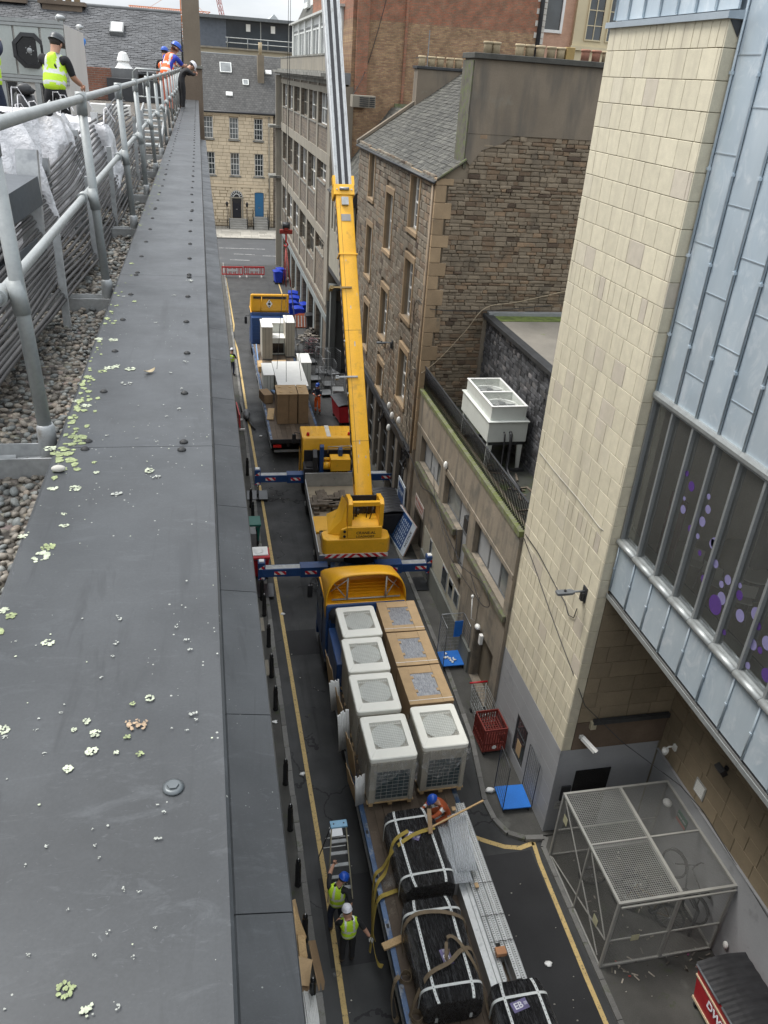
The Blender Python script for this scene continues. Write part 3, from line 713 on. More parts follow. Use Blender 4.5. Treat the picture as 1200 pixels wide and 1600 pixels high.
# dark doorway, card reader and small sign on the wall behind the cage
g=M();g.box(8.75,9.72,13.33,13.350,.05,2.25);g.build('door',mt_blackgloss,tw)
g=M();g.box(8.45,8.70,13.30,13.350,1.25,1.75);g.build('letter_box',mt_dark,tw,bevel=.006)
g=M();g.box(8.36,8.66,13.338,13.350,.92,1.18);sg=g.build('notice',mat('pale_grey_notice',(.36,.36,.34),.6),tw)
letter('CCTV',mt_dark,sg,frame((8.51,13.337,1.12),(1,0,0),(0,0,1),(0,-1,0)),.07,.001)
letter('IN OPERATION',mt_dark,sg,frame((8.51,13.337,1.03),(1,0,0),(0,0,1),(0,-1,0)),.035,.001)
# roof flashing of the tower
mt_zinc_lt=mat('zinc_trim',(.38,.43,.47),.35,.6,.1,2,30,.05,.08)
g=M();g.prism([(8.13,18.66),(8.13,18.76),(8.5,18.80),(8.5,18.66)],'y',13.29,17.7);g.build('roof_flashing',mt_zinc_lt,tw,recalc=True)
g=M();g.prism([(8.21,18.65),(8.45,18.65),(8.40,18.42)],'y',13.33,13.348);g.build('flashing_bracket',mt_dark,tw)

# ---- zinc-clad building
m,nt=_nt('zinc_sheet');s=N(nt)
c=s.mix(s.ramp(s.noise(.8,4,.6,s.mapping((1.5,1.5,.5))),.3,.7),(.40,.475,.535),(.50,.565,.61))
c=s.mix(s.ramp(s.noise(2.6,6,.7,s.mapping((1,1,.6)),1.5),.52,.72),c,(.60,.645,.68))
c=s.mix(1.0,c,s.ramp(s.n('ShaderNodeObjectInfo').outputs['Random'],0,1,(.92,)*3,(1.08,)*3),'MULTIPLY')
s.out(c,s.ramp(s.noise(3,4),.3,.7,(.36,)*3,(.52,)*3),.35,s.noise(1.7,2,.5,s.mapping((1,2,.4))),.25,.03)
mt_zinc=m
mt_mullion=mat('grey_mullion',(.24,.25,.25),.45,.3,.08,2)
zb=thing('zinc_building','blue-grey zinc-clad building with a strip of tall windows overhanging the bike cage','building',(12,6,0))
XF=8.45;YE=13.34;PIT=.718
ribs=[YE-.04-PIT*i for i in range(26)]
g=M();g.box(XF+.03,16,ribs[-1],YE,12.52,24);g.box(XF+.03,XF+.2,ribs[-1],YE,7.78,9.17);g.build('carcass',mt_dark,zb)
g=M();g.box(8.46,16,YE,17.65,18.7,24);g.build('rear_wall',mt_zinc,zb)
def sheet(y0,y1,z0,z1,x=XF,pil=.006):
    g=M();g.grid(lambda a,b: (x+.008-pil*sin(pi*a)*sin(pi*b)-.002*mnoise.noise(Vector((a*3+y0,b*4,z0))),y1+(y0-y1)*a,z0+(z1-z0)*b),4,6)
    g.build('zinc_sheet',mt_zinc,zb,solid=.0)
for i in range(len(ribs)-1):
    y1,y0=ribs[i],ribs[i+1]
    zt=24.0;zs=[zt]
    z=(18.18 if i % 2 == 0 else 17.46)+1.43*4
    while z>12.6:
        if z<zt: zs.append(z)
        z -= 1.43
    zs.append(12.52)
    if i<14:
        for a,b in zip(zs,zs[1:]):
            sheet(y0+.012,y1-.012,b+.002,a-.002)
            if b>12.6: lapm=M();lapm.box(XF-.004,XF+.012,y0+.02,y1-.02,b-.008,b+.010);lapm.build('lap_seam',mt_zinc_lt,zb)
        sheet(y0+.012,y1-.012,7.86,9.06)
    else:
        g=M();g.box(XF,XF+.03,y0,y1,12.52,24);g.build('zinc_sheet',mt_zinc,zb)
for i,y in enumerate(ribs[:15]):
    g=M();g.cyl((XF-.02,y,12.53),(XF-.02,y,24),.024,n=10)
    z=17.95-(i % 2)*.02-.05
    while z>12.6: g.box(XF-.055,XF,y-.034,y+.034,z,z+.05);z -= 1.43
    g.build('standing_seam',mt_zinc,zb)
    g=M();g.cyl((XF-.01,y,7.86),(XF-.01,y,9.06),.020,n=10);g.box(XF-.038,XF,y-.026,y+.026,8.42,8.46);g.build('standing_seam',mt_zinc,zb)
# sheets above the tower
yy=13.34
while yy<17.5:
    y2=min(yy+.62,17.65);g=M();g.box(8.30,8.34,yy+.01,y2-.01,18.80,24);g.build('zinc_sheet',mt_zinc,zb)
    g=M();g.cyl((8.285,y2,18.81),(8.285,y2,24),.026,n=10);g.build('standing_seam',mt_zinc,zb);yy=y2
# head and sill trims, split into lengths
for i in range(14):
    y1,y0=ribs[i],ribs[i+1]
    g=M();g.prism([(XF-.075,12.40),(XF-.08,12.47),(XF-.05,12.53),(XF+.04,12.53),(XF+.04,12.40)],'y',y0+.002,y1-.002);g.build('head_trim',mt_steel,zb,recalc=True)
    g=M();g.cyl((XF-.055,y0+.004,9.14),(XF-.055,y1-.004,9.14),.07,n=16);g.box(XF-.03,XF+.12,y0+.003,y1-.003,9.14,9.205);g.build('sill_trim',mt_steel,zb)
    g=M();g.prism([(XF-.06,7.70),(XF-.06,7.80),(XF-.045,7.80),(XF-.045,7.72),(XF+.05,7.72),(XF+.05,7.70)],'y',y0+.002,y1-.002);g.build('bottom_trim',mt_steel,zb,recalc=True)
g=M();g.box(XF+.02,16,ribs[-1],YE,7.72,7.78);g.build('soffit',mat('soffit_grey',(.16,.16,.155),.7),zb)
# mullions and panes
g=M();g.box(XF-.02,XF+.08,ribs[14],ribs[0],12.33,12.40);g.build('window_head',mt_mullion,zb)
for i in range(15):
    y=ribs[i]
    g=M();g.box(XF-.03,XF+.14,y-.028,y+.028,9.206,12.332);g.build('mullion',mt_mullion,zb)
    if i<14:
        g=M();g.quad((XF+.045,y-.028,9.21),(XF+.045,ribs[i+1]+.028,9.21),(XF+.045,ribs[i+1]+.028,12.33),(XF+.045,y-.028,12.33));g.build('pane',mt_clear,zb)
# purple vinyl dots stuck on the panes
mt_lil=mat('lilac_vinyl',(.19,.175,.32),.5,0,.05);mt_pur=mat('purple_vinyl',(.075,.035,.17),.45,0,.05)
DOTS=[(1113,850,7,0),(1127,913,5,0),(1107,776,4,0),(1106,796,6,0),(1069,779,3,0),(1067,796,6,0),(1097,815,7,0),(1090,838,4,0),(1116,849,8,0),(1118,881,6,0),(1137,906,7,0),(1127,935,9,0),(1156,962,9,0),(1181,960,10,0),(1156,915,4,0),(1176,1007,8,0),(1168,1040,5,0),(1198,1005,10,0),(1073,740,4,1),(1080,760,7,1),(1078,826,5,1),(1099,905,6,1),(1117,945,14,1),(1155,930,7,1),(1184,978,6,1),(1131,988,4,1),(1197,1055,10,1),(1093,864,4,1),(1187,1016,5,1)]
for px,py,r_,kk in DOTS:
    v=_r*(px-600)+_d*(py-800)+_f*1249.5;t=(XF+.040-.003*kk)/v.x;y=v.y*t;z=CAMZ+v.z*t;r_m=r_*t*1.15
    if z<9.25: z=9.3
    g=M();g.cyl((XF+.0435-.0016*kk,y,z),(XF+.0425-.0016*kk,y,z),r_m,n=24);g.build('vinyl_dot',mt_pur if kk else mt_lil,zb)
# room behind the glass
mt_room=mat('room_floor',(.50,.46,.38),.6,0,.1,1);mt_rwall=mat('room_wall',(.42,.38,.32),.8,0,.1,1)
g=M();g.box(XF+.14,14.5,ribs[-1],YE,8.98,9.02);g.build('room_floor',mt_room,zb)
g=M();g.box(14.3,14.5,ribs[-1],YE,9.02,12.6);g.box(XF+.2,14.3,YE-.03,YE,9.02,12.5);g.build('room_wall',mt_rwall,zb)
g=M();g.box(9.9,10.3,11.0,11.4,9.02,12.5);g.build('room_column',mat('dark_navy_column',(.02,.025,.05),.6),zb)
g=M();g.box(XF+.16,XF+.20,ribs[-1],YE-.05,9.02,9.45);g.build('low_upstand',mat('upstand_green_glass',(.14,.17,.15),.3),zb)
g=M();g.box(9.1,9.16,12.4,12.95,9.02,10.5);g.build('maroon_screen',mat('maroon_panel',(.12,.025,.03),.7),zb)
# folding chairs and a round table inside
def folding_chair(loc,rz,lab):
    t=thing('folding_chair',lab,'chair',loc,rz,'chairs behind the strip windows')
    g=M();g.box(-.2,.2,-.2,.2,.43,.455);g.build('seat',mt_white,t,bevel=.01,world=False)
    g=M();g.box(-.2,.2,.2,.225,.6,.85);g.build('backrest',mt_white,t,bevel=.01,world=False)
    for sx in (-.19,.19):
        g=M();g.tube([(sx,-.25,0),(sx,.21,.86)],.011,6);g.build('leg',mt_steel,t,world=False)
        g=M();g.tube([(sx*.9,.25,0),(sx*.9,-.18,.44)],.011,6);g.build('leg',mt_steel,t,world=False)
    return t
folding_chair((9.25,11.9,9.02),2.3,'white folding chair behind the glass beside the maroon screen')
folding_chair((9.3,11.2,9.02),2.0,'white folding chair behind the third tall pane from the stone tower')
folding_chair((9.45,10.6,9.02),2.6,'white folding chair behind the glass nearest the street end of the dots')
t=thing('cafe_table','round pale cafe table just inside the strip windows','table',(9.85,10.9,9.02))
g=M();g.lathe([(.33,.72),(.34,.73),(.34,.745),(.33,.75)],n=24);g.build('table_top',mt_white,t,world=False)
g=M();g.lathe([(.2,0),(.2,.02),(.03,.04),(.025,.72)],n=14);g.build('pedestal',mt_dark,t,world=False)

# recess under the overhang: back wall and end wall of larger blocks
rc=thing('recess_building','brown stone walls with grey painted base set back under the zinc overhang','building',(12,8,0))
g=M();g.box(10.98,16,-20,13.4,0,7.74);g.box(8.5,11,13.38,13.6,0,7.9);g.build('core_wall',mt_core,rc)
mt_bsto=mat('brown_block',(.24,.19,.125),.88,0,.08,3,50,.08,.15,objvar=.11);mt_bsti=mat('brown_block_rest',(.24,.19,.125),.88,0,.08,3,50,.08,.15,isl=.11)
masonry(rc,'wall_block','wall_blocks',(10.98,13.35,2.75),(0,-1,0),(-1,0,0),10,4.95,lambda r,z,rr: .45,lambda r,rr: rr.choice((.7,.8,.95,.45)),.012,.026,mt_bsto,mt_bsti,proud=.002,ch=.012,rr=random.Random(8))
masonry(rc,'end_block','end_blocks',(8.47,13.376,3.9),(1,0,0),(0,-1,0),2.5,3.9,lambda r,z,rr: .4625,lambda r,rr: rr.choice((.6,.75,.9)),.012,.026,mt_bsto,mt_bsti,proud=.002,ch=.012,rr=random.Random(9))
g=M();g.box(8.47,10.97,13.35,13.376,3.0,3.88);g.build('stained_band',mat('stained_brown_stone',(.14,.10,.07),.9,0,.25,1.2,30,.1,.15),rc)
g=M();g.box(10.95,10.979,-18,13.349,0,2.72);g.build('painted_wall',mt_greyp,rc)
g=M();g.box(10.90,10.979,-18,13.349,2.725,2.75);g.build('painted_cap',mt_greyp,rc)
g=M();g.box(8.85,10.9,13.22,13.32,3.90,4.02);g.build('cable_tray',mt_dark,rc)
# vent grille, lamps and cameras
vg=thing('wall_vent','square white louvred vent on the brown stone wall above the cage','vent',(10.94,11.55,3.0))
g=M();g.box(10.925,10.95,11.35,11.75,3.0,3.4);g.build('frame',mat('vent_grey',(.33,.33,.31),.6),vg)
for i in range(7): g=M();g.box(10.915,10.924,11.39,11.71,3.04+i*.05,3.065+i*.05);g.build('slat',mt_white,vg)
def dome_lamp(loc,lab):
    t=thing('dome_camera',lab,'camera',loc)
    g=M();g.box(-.06,0,-.06,.06,-.08,.08);g.build('bracket',mt_white,t,world=False,bevel=.008)
    g=M();g.tube([(-.03,0,.04),(-.2,0,.05),(-.26,0,0)],.022,8);g.build('arm',mt_white,t,world=False)
    g=M();g.lathe([(.0,-.19),(.05,-.18),(.075,-.12),(.085,-.07),(.08,-.02),(.03,.01),(0,.012)],(-.27,0,0),18);g.build('dome',mt_white,t,world=False)
dome_lamp((10.95,12.75,3.35),'white dome camera on a short arm high on the brown wall above the cage')
fl=thing('floodlight','small black floodlight on the brown stone wall under the overhang','light',(10.95,11.0,4.45))
g=M();g.box(-.06,0,-.04,.04,-.05,.05);g.build('bracket',mt_black,fl,world=False)
g=M();g.T=T(-.16,0,-.02) @ RY(-.6);g.box(-.07,.07,-.13,.13,-.10,.10);g.build('housing',mt_black,fl,world=False,bevel=.01)
cc=thing('bullet_camera','long white bullet camera on the tower wall above the cage door','camera',(8.65,13.35,3.45))
g=M();g.box(-.05,.05,-.03,0,-.05,.05);g.tube([(0,-.02,0),(0,-.14,0)],.016,8);g.build('bracket',mt_white,cc,world=False)
g=M();g.T=T(.06,-.2,-.02) @ RZ(.55) @ RX(.35);g.box(-.05,.05,-.30,.14,-.045,.045);g.box(-.057,.057,-.33,.15,.045,.053);g.build('housing',mt_white,cc,world=False,bevel=.008)
jb=M();jb.box(8.80,8.95,13.25,13.35,3.72,3.95);jb.build('junction_box',mat('cream_plastic',(.45,.4,.28),.6),label='cream junction box on the tower wall beside the bullet camera',cat='box',bevel=.01)
# cables across the tower face
cb=M();cb.tube([(8.17,17.5,6.75),(8.165,16.6,6.45),(8.165,15.2,5.9),(8.165,14.2,5.55),(8.17,13.6,5.35),(8.4,13.1,4.7),(9.3,12.6,3.9),(10.6,11.8,3.1),(10.92,11.2,2.85),(10.92,8,2.6),(10.92,0,2.5)],.011,6)
cb.build('wall_cable',mt_black,label='thin black cable crossing the stone tower and sagging past the cage',cat='cable')
cb=M();cb.tube([(8.17,17.45,6.9),(8.165,16.5,6.9),(8.165,15.3,6.72),(8.165,14.6,6.65),(8.15,14.3,6.5),(8.16,14.05,6.6),(8.165,14.0,6.9)],.012,6);cb.build('lamp_cable',mt_black,label='black feed cable running to the grey street lamp on the tower',cat='cable')
cb=M();cb.tube([(8.17,17.5,9.35),(8.165,16.5,9.3),(8.165,15,9.28),(8.165,13.8,9.2),(8.3,13.33,9.18)],.010,6);cb.build('white_wall_cable',mat('pale_cable',(.4,.38,.33),.7),label='pale cable running level across the stone tower to the window sill',cat='cable')
def wall_lamp(loc,s,lab,head=.42,glow=None):
    t=thing('street_lamp',lab,'street lamp',loc,0,'wall-mounted street lamps')
    mg=mat_lamp
    g=M();g.box(-.03,0,-.10,.10,-.22,.16);g.build('wall_plate',mt_dark,t,world=False,bevel=.01)
    g=M();g.box(-.10,-.03,-.06,.06,-.2,.02);g.build('gear_box',mt_dark,t,world=False,bevel=.01)
    g=M();g.tube([(-.03,0,.04),(-.30,0,.05)],.026,10);g.build('arm',mg,t,world=False)
    g=M();g.prism([(-.28,-.05),(-.28,.05),(-.36,.085),(-.28-head,.085),(-.30-head,.06),(-.30-head,-.06),(-.28-head,-.085),(-.36,-.085)],'z',.01,.075);g.build('lamp_head',mg,t,world=False,bevel=.015)
    g=M();g.box(-.26-head,-.40,-.06,.06,-.008,.009);g.build('lens',mat_lens,t,world=False)
    g=M();g.lathe([(.03,0),(.03,.035),(.018,.045),(0,.047)],(-.28-head*.55,0,.076),12);g.build('photocell',mt_black,t,world=False)
mat_lamp=mat('lamp_grey',(.13,.14,.15),.5,.2,.1);mat_lens=mat('lamp_lens',(.5,.52,.52),.2)
wall_lamp((8.198,13.85,7.45),1,'grey street lamp bracketed to the stone tower just below the zinc band')
wall_lamp((7.985,33.9,7.15),1,'grey street lamp on the brown stone tenement behind the crane boom')
# ================================================================ low rendered building with roof terrace
mt_render=mat('stained_render',(.235,.20,.155),.9,0,.14,.8,25,.08,.2,stain=[((.13,.12,.10),1.1,.52,.68),((.34,.27,.2),.8,.62,.74)],streak=((.12,.11,.09),3.0,.35,.52,.72),moss=((.09,.11,.05),1.7,.66,.74))
mt_mossstone=mat('mossy_stone',(.15,.15,.10),.95,0,.25,4,40,.2,.4,moss=((.115,.135,.04),5,.42,.60))
mt_mossd=mat('dark_mossy_ledge',(.11,.10,.08),.95,0,.3,3,40,.2,.4,moss=((.10,.12,.045),6,.48,.62))
lo=thing('low_building','low stained rendered building with mossy coping and black terrace railings','building',(9.5,23,0))
X0=8.1
OPEN=[(17.95,21.1,4.1,5.3),(21.75,24.7,4.0,5.2),(21.75,22.75,2.65,4.0),(25.3,28.2,4.05,5.2),(18.1,19.8,.1,2.2),(26.8,28.3,.1,1.95)]
def wall_with_openings(par,name,mt_,ax,x0,x1,a0,a1,z0,z1,opens):
    """solid wall split into boxes round its openings; ax='y' wall runs along y (thickness x0..x1)"""
    ys=sorted({a0,a1} | {min(max(v,a0),a1) for o in opens for v in o[:2]});zs=sorted({z0,z1} | {min(max(v,z0),z1) for o in opens for v in o[2:]})
    g=M()
    for j in range(len(zs)-1):
        run=None
        for i in range(len(ys)-1):
            cy,cz=(ys[i]+ys[i+1])/2,(zs[j]+zs[j+1])/2
            solid=not any(o[0]<cy<o[1] and o[2]<cz<o[3] for o in opens)
            if solid: run=(run[0] if run else ys[i],ys[i+1])
            if (not solid or i == len(ys)-2) and run:
                if ax == 'y': g.box(x0,x1,run[0],run[1],zs[j],zs[j+1])
                else: g.box(run[0],run[1],x0,x1,zs[j],zs[j+1])
                run=None
    return g.build(name,mt_,par)
wall_with_openings(lo,'wall',mt_render,'y',X0,X0+.45,17.6,29.0,0,6.72,OPEN)
g=M();g.box(X0+.44,X0+.47,17.6,29,0,5.9);g.build('inner_wall',mat('dark_interior',(.05,.05,.048),.9),lo)
g=M();g.prism([(17.6,6.72),(17.6,6.90),(29,6.86),(29,6.72)],'x',X0-.05,X0+.22);g.build('coping',mt_mossstone,lo,recalc=True)
g=M();g.box(X0-.03,X0,17.6,29,5.35,5.48);g.build('string_course',mt_render,lo)
g=M();g.box(X0-.14,X0-.001,22.8,28.35,3.72,4.0);g.build('mossy_ledge',mt_mossd,lo,bevel=.03)
g=M();g.box(X0-.12,X0-.001,17.62,21.75,3.82,4.05);g.build('mossy_ledge',mt_mossd,lo,bevel=.03)
g=M();g.box(X0-.10,X0-.001,21.78,22.72,2.55,2.68);g.build('mossy_ledge',mt_mossd,lo,bevel=.02)
mt_board=mat('grey_board',(.30,.315,.33),.6,0,.08,1.5,30,.05,.05)
for (a,b,c,d),n_ in zip(OPEN[:4],(3,2,1,3)):
    w=(b-a)/n_
    for i in range(n_):
        f=M();y0=a+w*i;y1=y0+w
        f.box(X0+.2,X0+.25,y0,y0+.05,c,d);f.box(X0+.2,X0+.25,y1-.05,y1,c,d);f.box(X0+.2,X0+.25,y0+.05,y1-.05,c,c+.05);f.box(X0+.2,X0+.25,y0+.05,y1-.05,d-.05,d)
        wn_=f.build('window',mat_lamp,lo);g=M();g.box(X0+.215,X0+.235,y0+.05,y1-.05,c+.05,d-.05);g.build('boarded_pane',mt_board if (i+n_) % 3 else mt_glass_pale,wn_)
g=M();g.box(X0+.05,X0+.2,21.95,22.35,4.3,4.8);g.build('wall_unit',mt_dark,lo,bevel=.01)
# lower cream panel, plinth, small windows, recessed doors
mt_cream=mat('peeling_cream_paint',(.38,.36,.29),.85,0,.1,1.2,30,.08,.1,stain=[((.24,.22,.17),1.6,.55,.66)])
g=M();g.box(X0-.012,X0-.001,21.55,26.55,1.0,2.03);g.build('cream_panel',mt_cream,lo)
g=M();g.box(X0-.10,X0-.001,19.9,26.55,0,.98);g.build('plinth',mat('grey_green_plinth',(.13,.135,.12),.9,0,.2,1),lo,bevel=.01)
for a,b,c,d in ((23.1,23.75,1.4,2.0),(22.43,22.85,1.9,2.0),(22.43,22.85,1.55,1.88),(21.7,22.2,1.65,2.0),(25.3,25.6,1.45,2.0)):
    f=M();f.box(X0-.03,X0-.013,a,b,c-.25,d);wn_=f.build('window',mt_board,lo);g=M();g.quad((X0-.032,b-.04,c-.21),(X0-.032,a+.04,c-.21),(X0-.032,a+.04,d-.04),(X0-.032,b-.04,d-.04));g.build('pane',mt_glass,wn_)
g=M();g.box(X0+.3,X0+.34,18.1,19.8,.1,2.2);g.build('door',mat('brown_stained_door',(.15,.125,.09),.85,0,.2,1),lo)
g=M();g.box(X0+.3,X0+.34,26.8,28.3,.1,1.95);g.build('door',mat('dark_brown_door',(.07,.06,.05),.8,0,.2,1),lo)
g=M();g.box(X0-.02,X0+.0,19.85,20.1,.1,3.2);g.build('pilaster',mt_render,lo)
# sign: no parking
sn=M();sn.box(X0-.035,X0-.012,26.85,28.2,2.12,2.62);sg=sn.build('parking_sign',mat('faded_sign_white',(.5,.44,.4),.7,0,.1,4),label='faded white NO PARKING sign with red letters on the rendered wall',cat='sign')
mt_fred=mat('faded_red',(.38,.12,.1),.7)
letter('NO PARKING',mt_fred,sg,frame((X0-.037,27.52,2.45),(0,-1,0),(0,0,1),(-1,0,0)),.2,.002,bold=True)
letter('ACCESS REQUIRED',mt_fred,sg,frame((X0-.037,27.52,2.25),(0,-1,0),(0,0,1),(-1,0,0)),.12,.002)
# terrace deck
g=M();g.box(X0+.22,16,13.7,29.0,5.9,6.05);g.build('terrace_deck',mat('wet_terrace',(.055,.057,.05),.35,0,.3,1.2,30,.2,.3,moss=((.06,.08,.03),1.3,.52,.64)),lo)
# railings: every bar its own part
rt=thing('terrace_railing','black vertical-bar railing on the mossy coping of the low building','railing',(X0+.1,23.3,6.87))
bm_=M();bm_.cyl((0,0,0),(0,0,.88),.016,n=6);bme=bm_.mesh('bar',mt_blackgloss)
y=17.7
while y<28.95: wpiece('bar',bme,rt,(X0+.1,y,6.86));y += .115
g=M();g.box(X0+.075,X0+.125,17.65,28.95,7.735,7.765);g.build('handrail',mt_dark,rt)
g=M();g.box(X0+.085,X0+.115,17.65,28.95,6.95,6.965);g.build('bottom_rail',mt_blackgloss,rt)
# condenser on legs
cu=thing('rooftop_condenser','large white twin-fan condenser on legs on the terrace','condenser',(9.58,24.6,6.05))
mt_offw=mat('offwhite_enamel',(.60,.62,.58),.4,0,.05,2,30,.04,.04,streak=((.45,.46,.42),6,.7,.6,.8))
g=M();g.box(8.88,10.25,23.1,26.1,7.10,7.80);g.box(8.84,10.29,23.05,26.15,7.80,7.84);g.build('cabinet',mt_offw,cu,bevel=.012)
g=M();g.box(8.99,10.12,23.24,25.91,8.0,8.02);g.build('fan_deck',mt_offw,cu)
g=M()
for a in ((8.95,8.99,23.2,25.95),(10.12,10.16,23.2,25.95)): g.box(*a,7.84,8.30)
for a in ((23.2,23.24),(25.91,25.95),(24.55,24.6)): g.box(8.99,10.12,a[0],a[1],7.84,8.295)
g.build('fan_casing',mt_offw,cu)
g=M()
for a in ((8.93,9.0,23.18,25.97),(10.11,10.18,23.18,25.97)): g.box(*a,8.30,8.335)
for a in ((23.18,23.26),(25.89,25.97),(24.53,24.62)): g.box(9.0,10.11,a[0],a[1],8.30,8.333)
g.build('top_frame',mt_white,cu)
mt_mesh=mat('guard_wire',(.5,.5,.47),.4,.4,.05)
for yc in (23.9,25.25):
    g=M();g.lathe([(.50,8.02),(.50,8.10),(.52,8.13),(.55,8.13),(.56,8.02)],(9.555,yc,0),28);g.build('fan_ring',mt_offw,cu)
    f=M();f.lathe([(.12,8.03),(.12,8.08),(.1,8.10),(0,8.10)],(9.555,yc,0),14)
    fan=f.build('fan_hub',mt_dark,cu);g=M();g.cyl((9.555,yc,8.021),(9.555,yc,8.024),.50,n=28);g.build('fan_opening',mt_galv_dull,cu)
    for k in range(5):
        g=M();g.T=T(9.555,yc,8.06) @ RZ(k*2*pi/5);g.grid(lambda a,b: (.1+a*.40,(b-.5)*(.16+.12*a),.04*(b-.5)*2*(1-a*.3)),4,3);g.build('fan_blade',mat_lamp,fan,solid=.004)
    g=M()
    for k in range(10): r_=.06+k*.052;g.tube([(9.555+r_*cos(a*pi/14),yc+r_*sin(a*pi/14),8.28) for a in range(29)],.0035,4)
    for k in range(8): g.tube([(9.555+.04*cos(k*pi/4),yc+.04*sin(k*pi/4),8.283),(9.555+.56*cos(k*pi/4),yc+.6*sin(k*pi/4),8.283)],.005,4)
    g.build('fan_guard',mt_mesh,cu)
for x in (8.98,10.12):
    for y in (23.2,25.95):
        g=M();g.hexa([(x-.05,y-.05,6.05),(x+.05,y-.05,6.05),(x+.05,y+.05,6.05),(x-.05,y+.05,6.05),(x-.13 if x>9.5 else x-.05,y-.05,7.10),(x+.05 if x>9.5 else x+.13,y-.05,7.10),(x+.05 if x>9.5 else x+.13,y+.05,7.10),(x-.13 if x>9.5 else x-.05,y+.05,7.10)]);g.build('leg',mt_offw,cu)
g=M();g.box(8.95,10.2,23.14,23.2,6.98,7.09);g.box(8.9,10.3,22.95,23.05,6.06,6.16);g.box(8.9,10.3,25.9,26.0,6.06,6.16);g.build('base_frame',mt_dark,cu)
for i,(x,r_) in enumerate(((9.62,.055),(9.40,.03))):
    g=M();g.tube([(x,23.0,7.5),(x,22.9,7.45),(x,22.85,7.2),(x,22.85,6.3),(x,22.6,6.15),(x,21.5,6.13)],r_,10);g.build('pipe',mt_black,cu)
bx_=M();bx_.box(9.0,9.75,18.2,18.9,6.05,7.1);bx_.build('roof_cabinet',mt_offw,label='small off-white metal cabinet on the terrace beside the stone tower',cat='cabinet',bevel=.02)
db=M()
for _ in range(26):
    x,y=R.uniform(8.8,10.2),R.uniform(19.5,23.5);db.T=T(x,y,6.06) @ RZ(R.uniform(0,3));l=R.uniform(.05,.3);db.box(-l,l,-.03,.03,0,R.uniform(.01,.05))
db.build('roof_debris',mt_oldwood,label='dark scraps and offcuts scattered on the wet terrace',cat='debris',kind='stuff')

# dark slate-stone wall with mossy flat roof behind the terrace
dw=thing('dark_stone_building','dark slate-stone building with a mossy flat gravel roof behind the terrace','building',(13,23,0))
g=M();g.box(10.50,18,13.9,29.0,0,9.7);g.build('core_wall',mat('black_mortar',(.03,.03,.03),.95),dw)
mt_dst_o=mat('dark_stone',(.062,.062,.066),.85,0,.3,5,40,.2,.3,objvar=.55,tint=[(.9,(1.8,1.7,1.6))]);mt_dst_i=mat('dark_stone_rest',(.062,.062,.066),.85,0,.3,5,40,.2,.3,isl=.55,tint=[(.9,(1.8,1.7,1.6))])
masonry(dw,'stone','stones',(10.50,29.0,6.0),(0,-1,0),(-1,0,0),9.0,3.7,lambda r,z,rr: rr.uniform(.13,.2),lambda r,rr: rr.uniform(.12,.4),.02,.05,mt_dst_o,mt_dst_i,proud=.02,rough=.06,ch=.1,jit=.01,rr=random.Random(12),nmax=300)
g=M();g.box(10.28,10.62,13.9,29.0,9.7,9.86);g.build('gutter',mt_dark,dw,bevel=.02)
g=M();g.box(10.32,10.6,28.9,29.0,6.05,9.7);g.build('edge_pier',mt_render,dw)
g=M();g.box(10.62,18,13.9,28.9,9.70,9.80);g.build('flat_roof',mat('gravel_roof',(.17,.155,.13),.95,0,.2,.8,60,.25,.5,moss=((.10,.13,.035),.7,.60,.70)),dw)
g=M();g.box(10.45,18,28.7,28.98,9.80,9.93);g.build('upstand',mat('lead_upstand',(.26,.27,.27),.6,.2),dw)
g=M();g.box(10.65,18,28.0,28.69,9.802,9.82);g.build('moss_strip',mat('moss',(.10,.13,.03),.95,0,.4,4,40,.3,.5),dw)
# ================================================================ brown stone tenement
def rubble(n1,base,k,**kw):
    a=dict(stain=[((.115,.095,.07),.9,.54,.70),((.215,.18,.135),7,.60,.66)],rough=.9,var=.14,scale=4,fine=35,fvar=.14,bump=.35,tint=[(.66,(1.10,.96,.86)),(.80,(.74,.74,.76)),(.95,(.5,.5,.53))]);a.update(kw)
    return mat(n1,base,objvar=k,**a),mat(n1+'_rest',base,isl=k,**a)
mt_rub_o,mt_rub_i=rubble('brown_rubble',(.215,.172,.122),.17)
mt_rub2_o,mt_rub2_i=rubble('grey_brown_rubble',(.20,.17,.13),.16)
mt_dress=mat('dressed_sandstone',(.30,.215,.13),.85,0,.12,2,30,.08,.15,objvar=.14,stain=[((.17,.14,.10),1.5,.6,.72)])
mt_mort=mat('lime_mortar',(.20,.165,.12),.95,0,.15,2,40,.1,.2)
mt_chim=mat('cement_render',(.195,.16,.12),.92,0,.12,.8,30,.08,.2,streak=((.11,.10,.085),1.6,.3,.5,.75),stain=[((.21,.19,.15),.9,.6,.7)])
mt_slate=mat('roof_slate',(.070,.068,.058),.8,0,.15,1.5,30,.12,.25,isl=.3,tint=[(.80,(.7,.7,.72)),(.94,(1.9,1.9,1.85))],moss=((.15,.16,.12),3,.60,.72))
mt_lead=mat('lead',(.17,.175,.175),.6,.2,.15,3)
te=thing('stone_tenement','brown rubble-stone tenement with sash windows, slate roof and broad rendered chimney gable','building',(12,36,0))
g=M();g.box(8.5,20,29.05,44.6,0,14.5);g.prism([(8.12,14.5),(13.4,18.15),(18.6,14.5)],'y',29.05,44.6);g.build('core_wall',mt_mort,te,recalc=True)
WINS=[(31.35,32.75,12.3,14.25),(31.35,32.75,8.8,11.1),(31.2,32.6,5.2,7.4),(35.8,37.2,10.65,13.05),(35.6,37.1,6.7,8.9),(35.6,36.9,4.15,5.4),(40.2,41.5,12.3,14.25),(40.0,41.4,8.6,11.0),(39.8,41.1,5.0,7.2)]
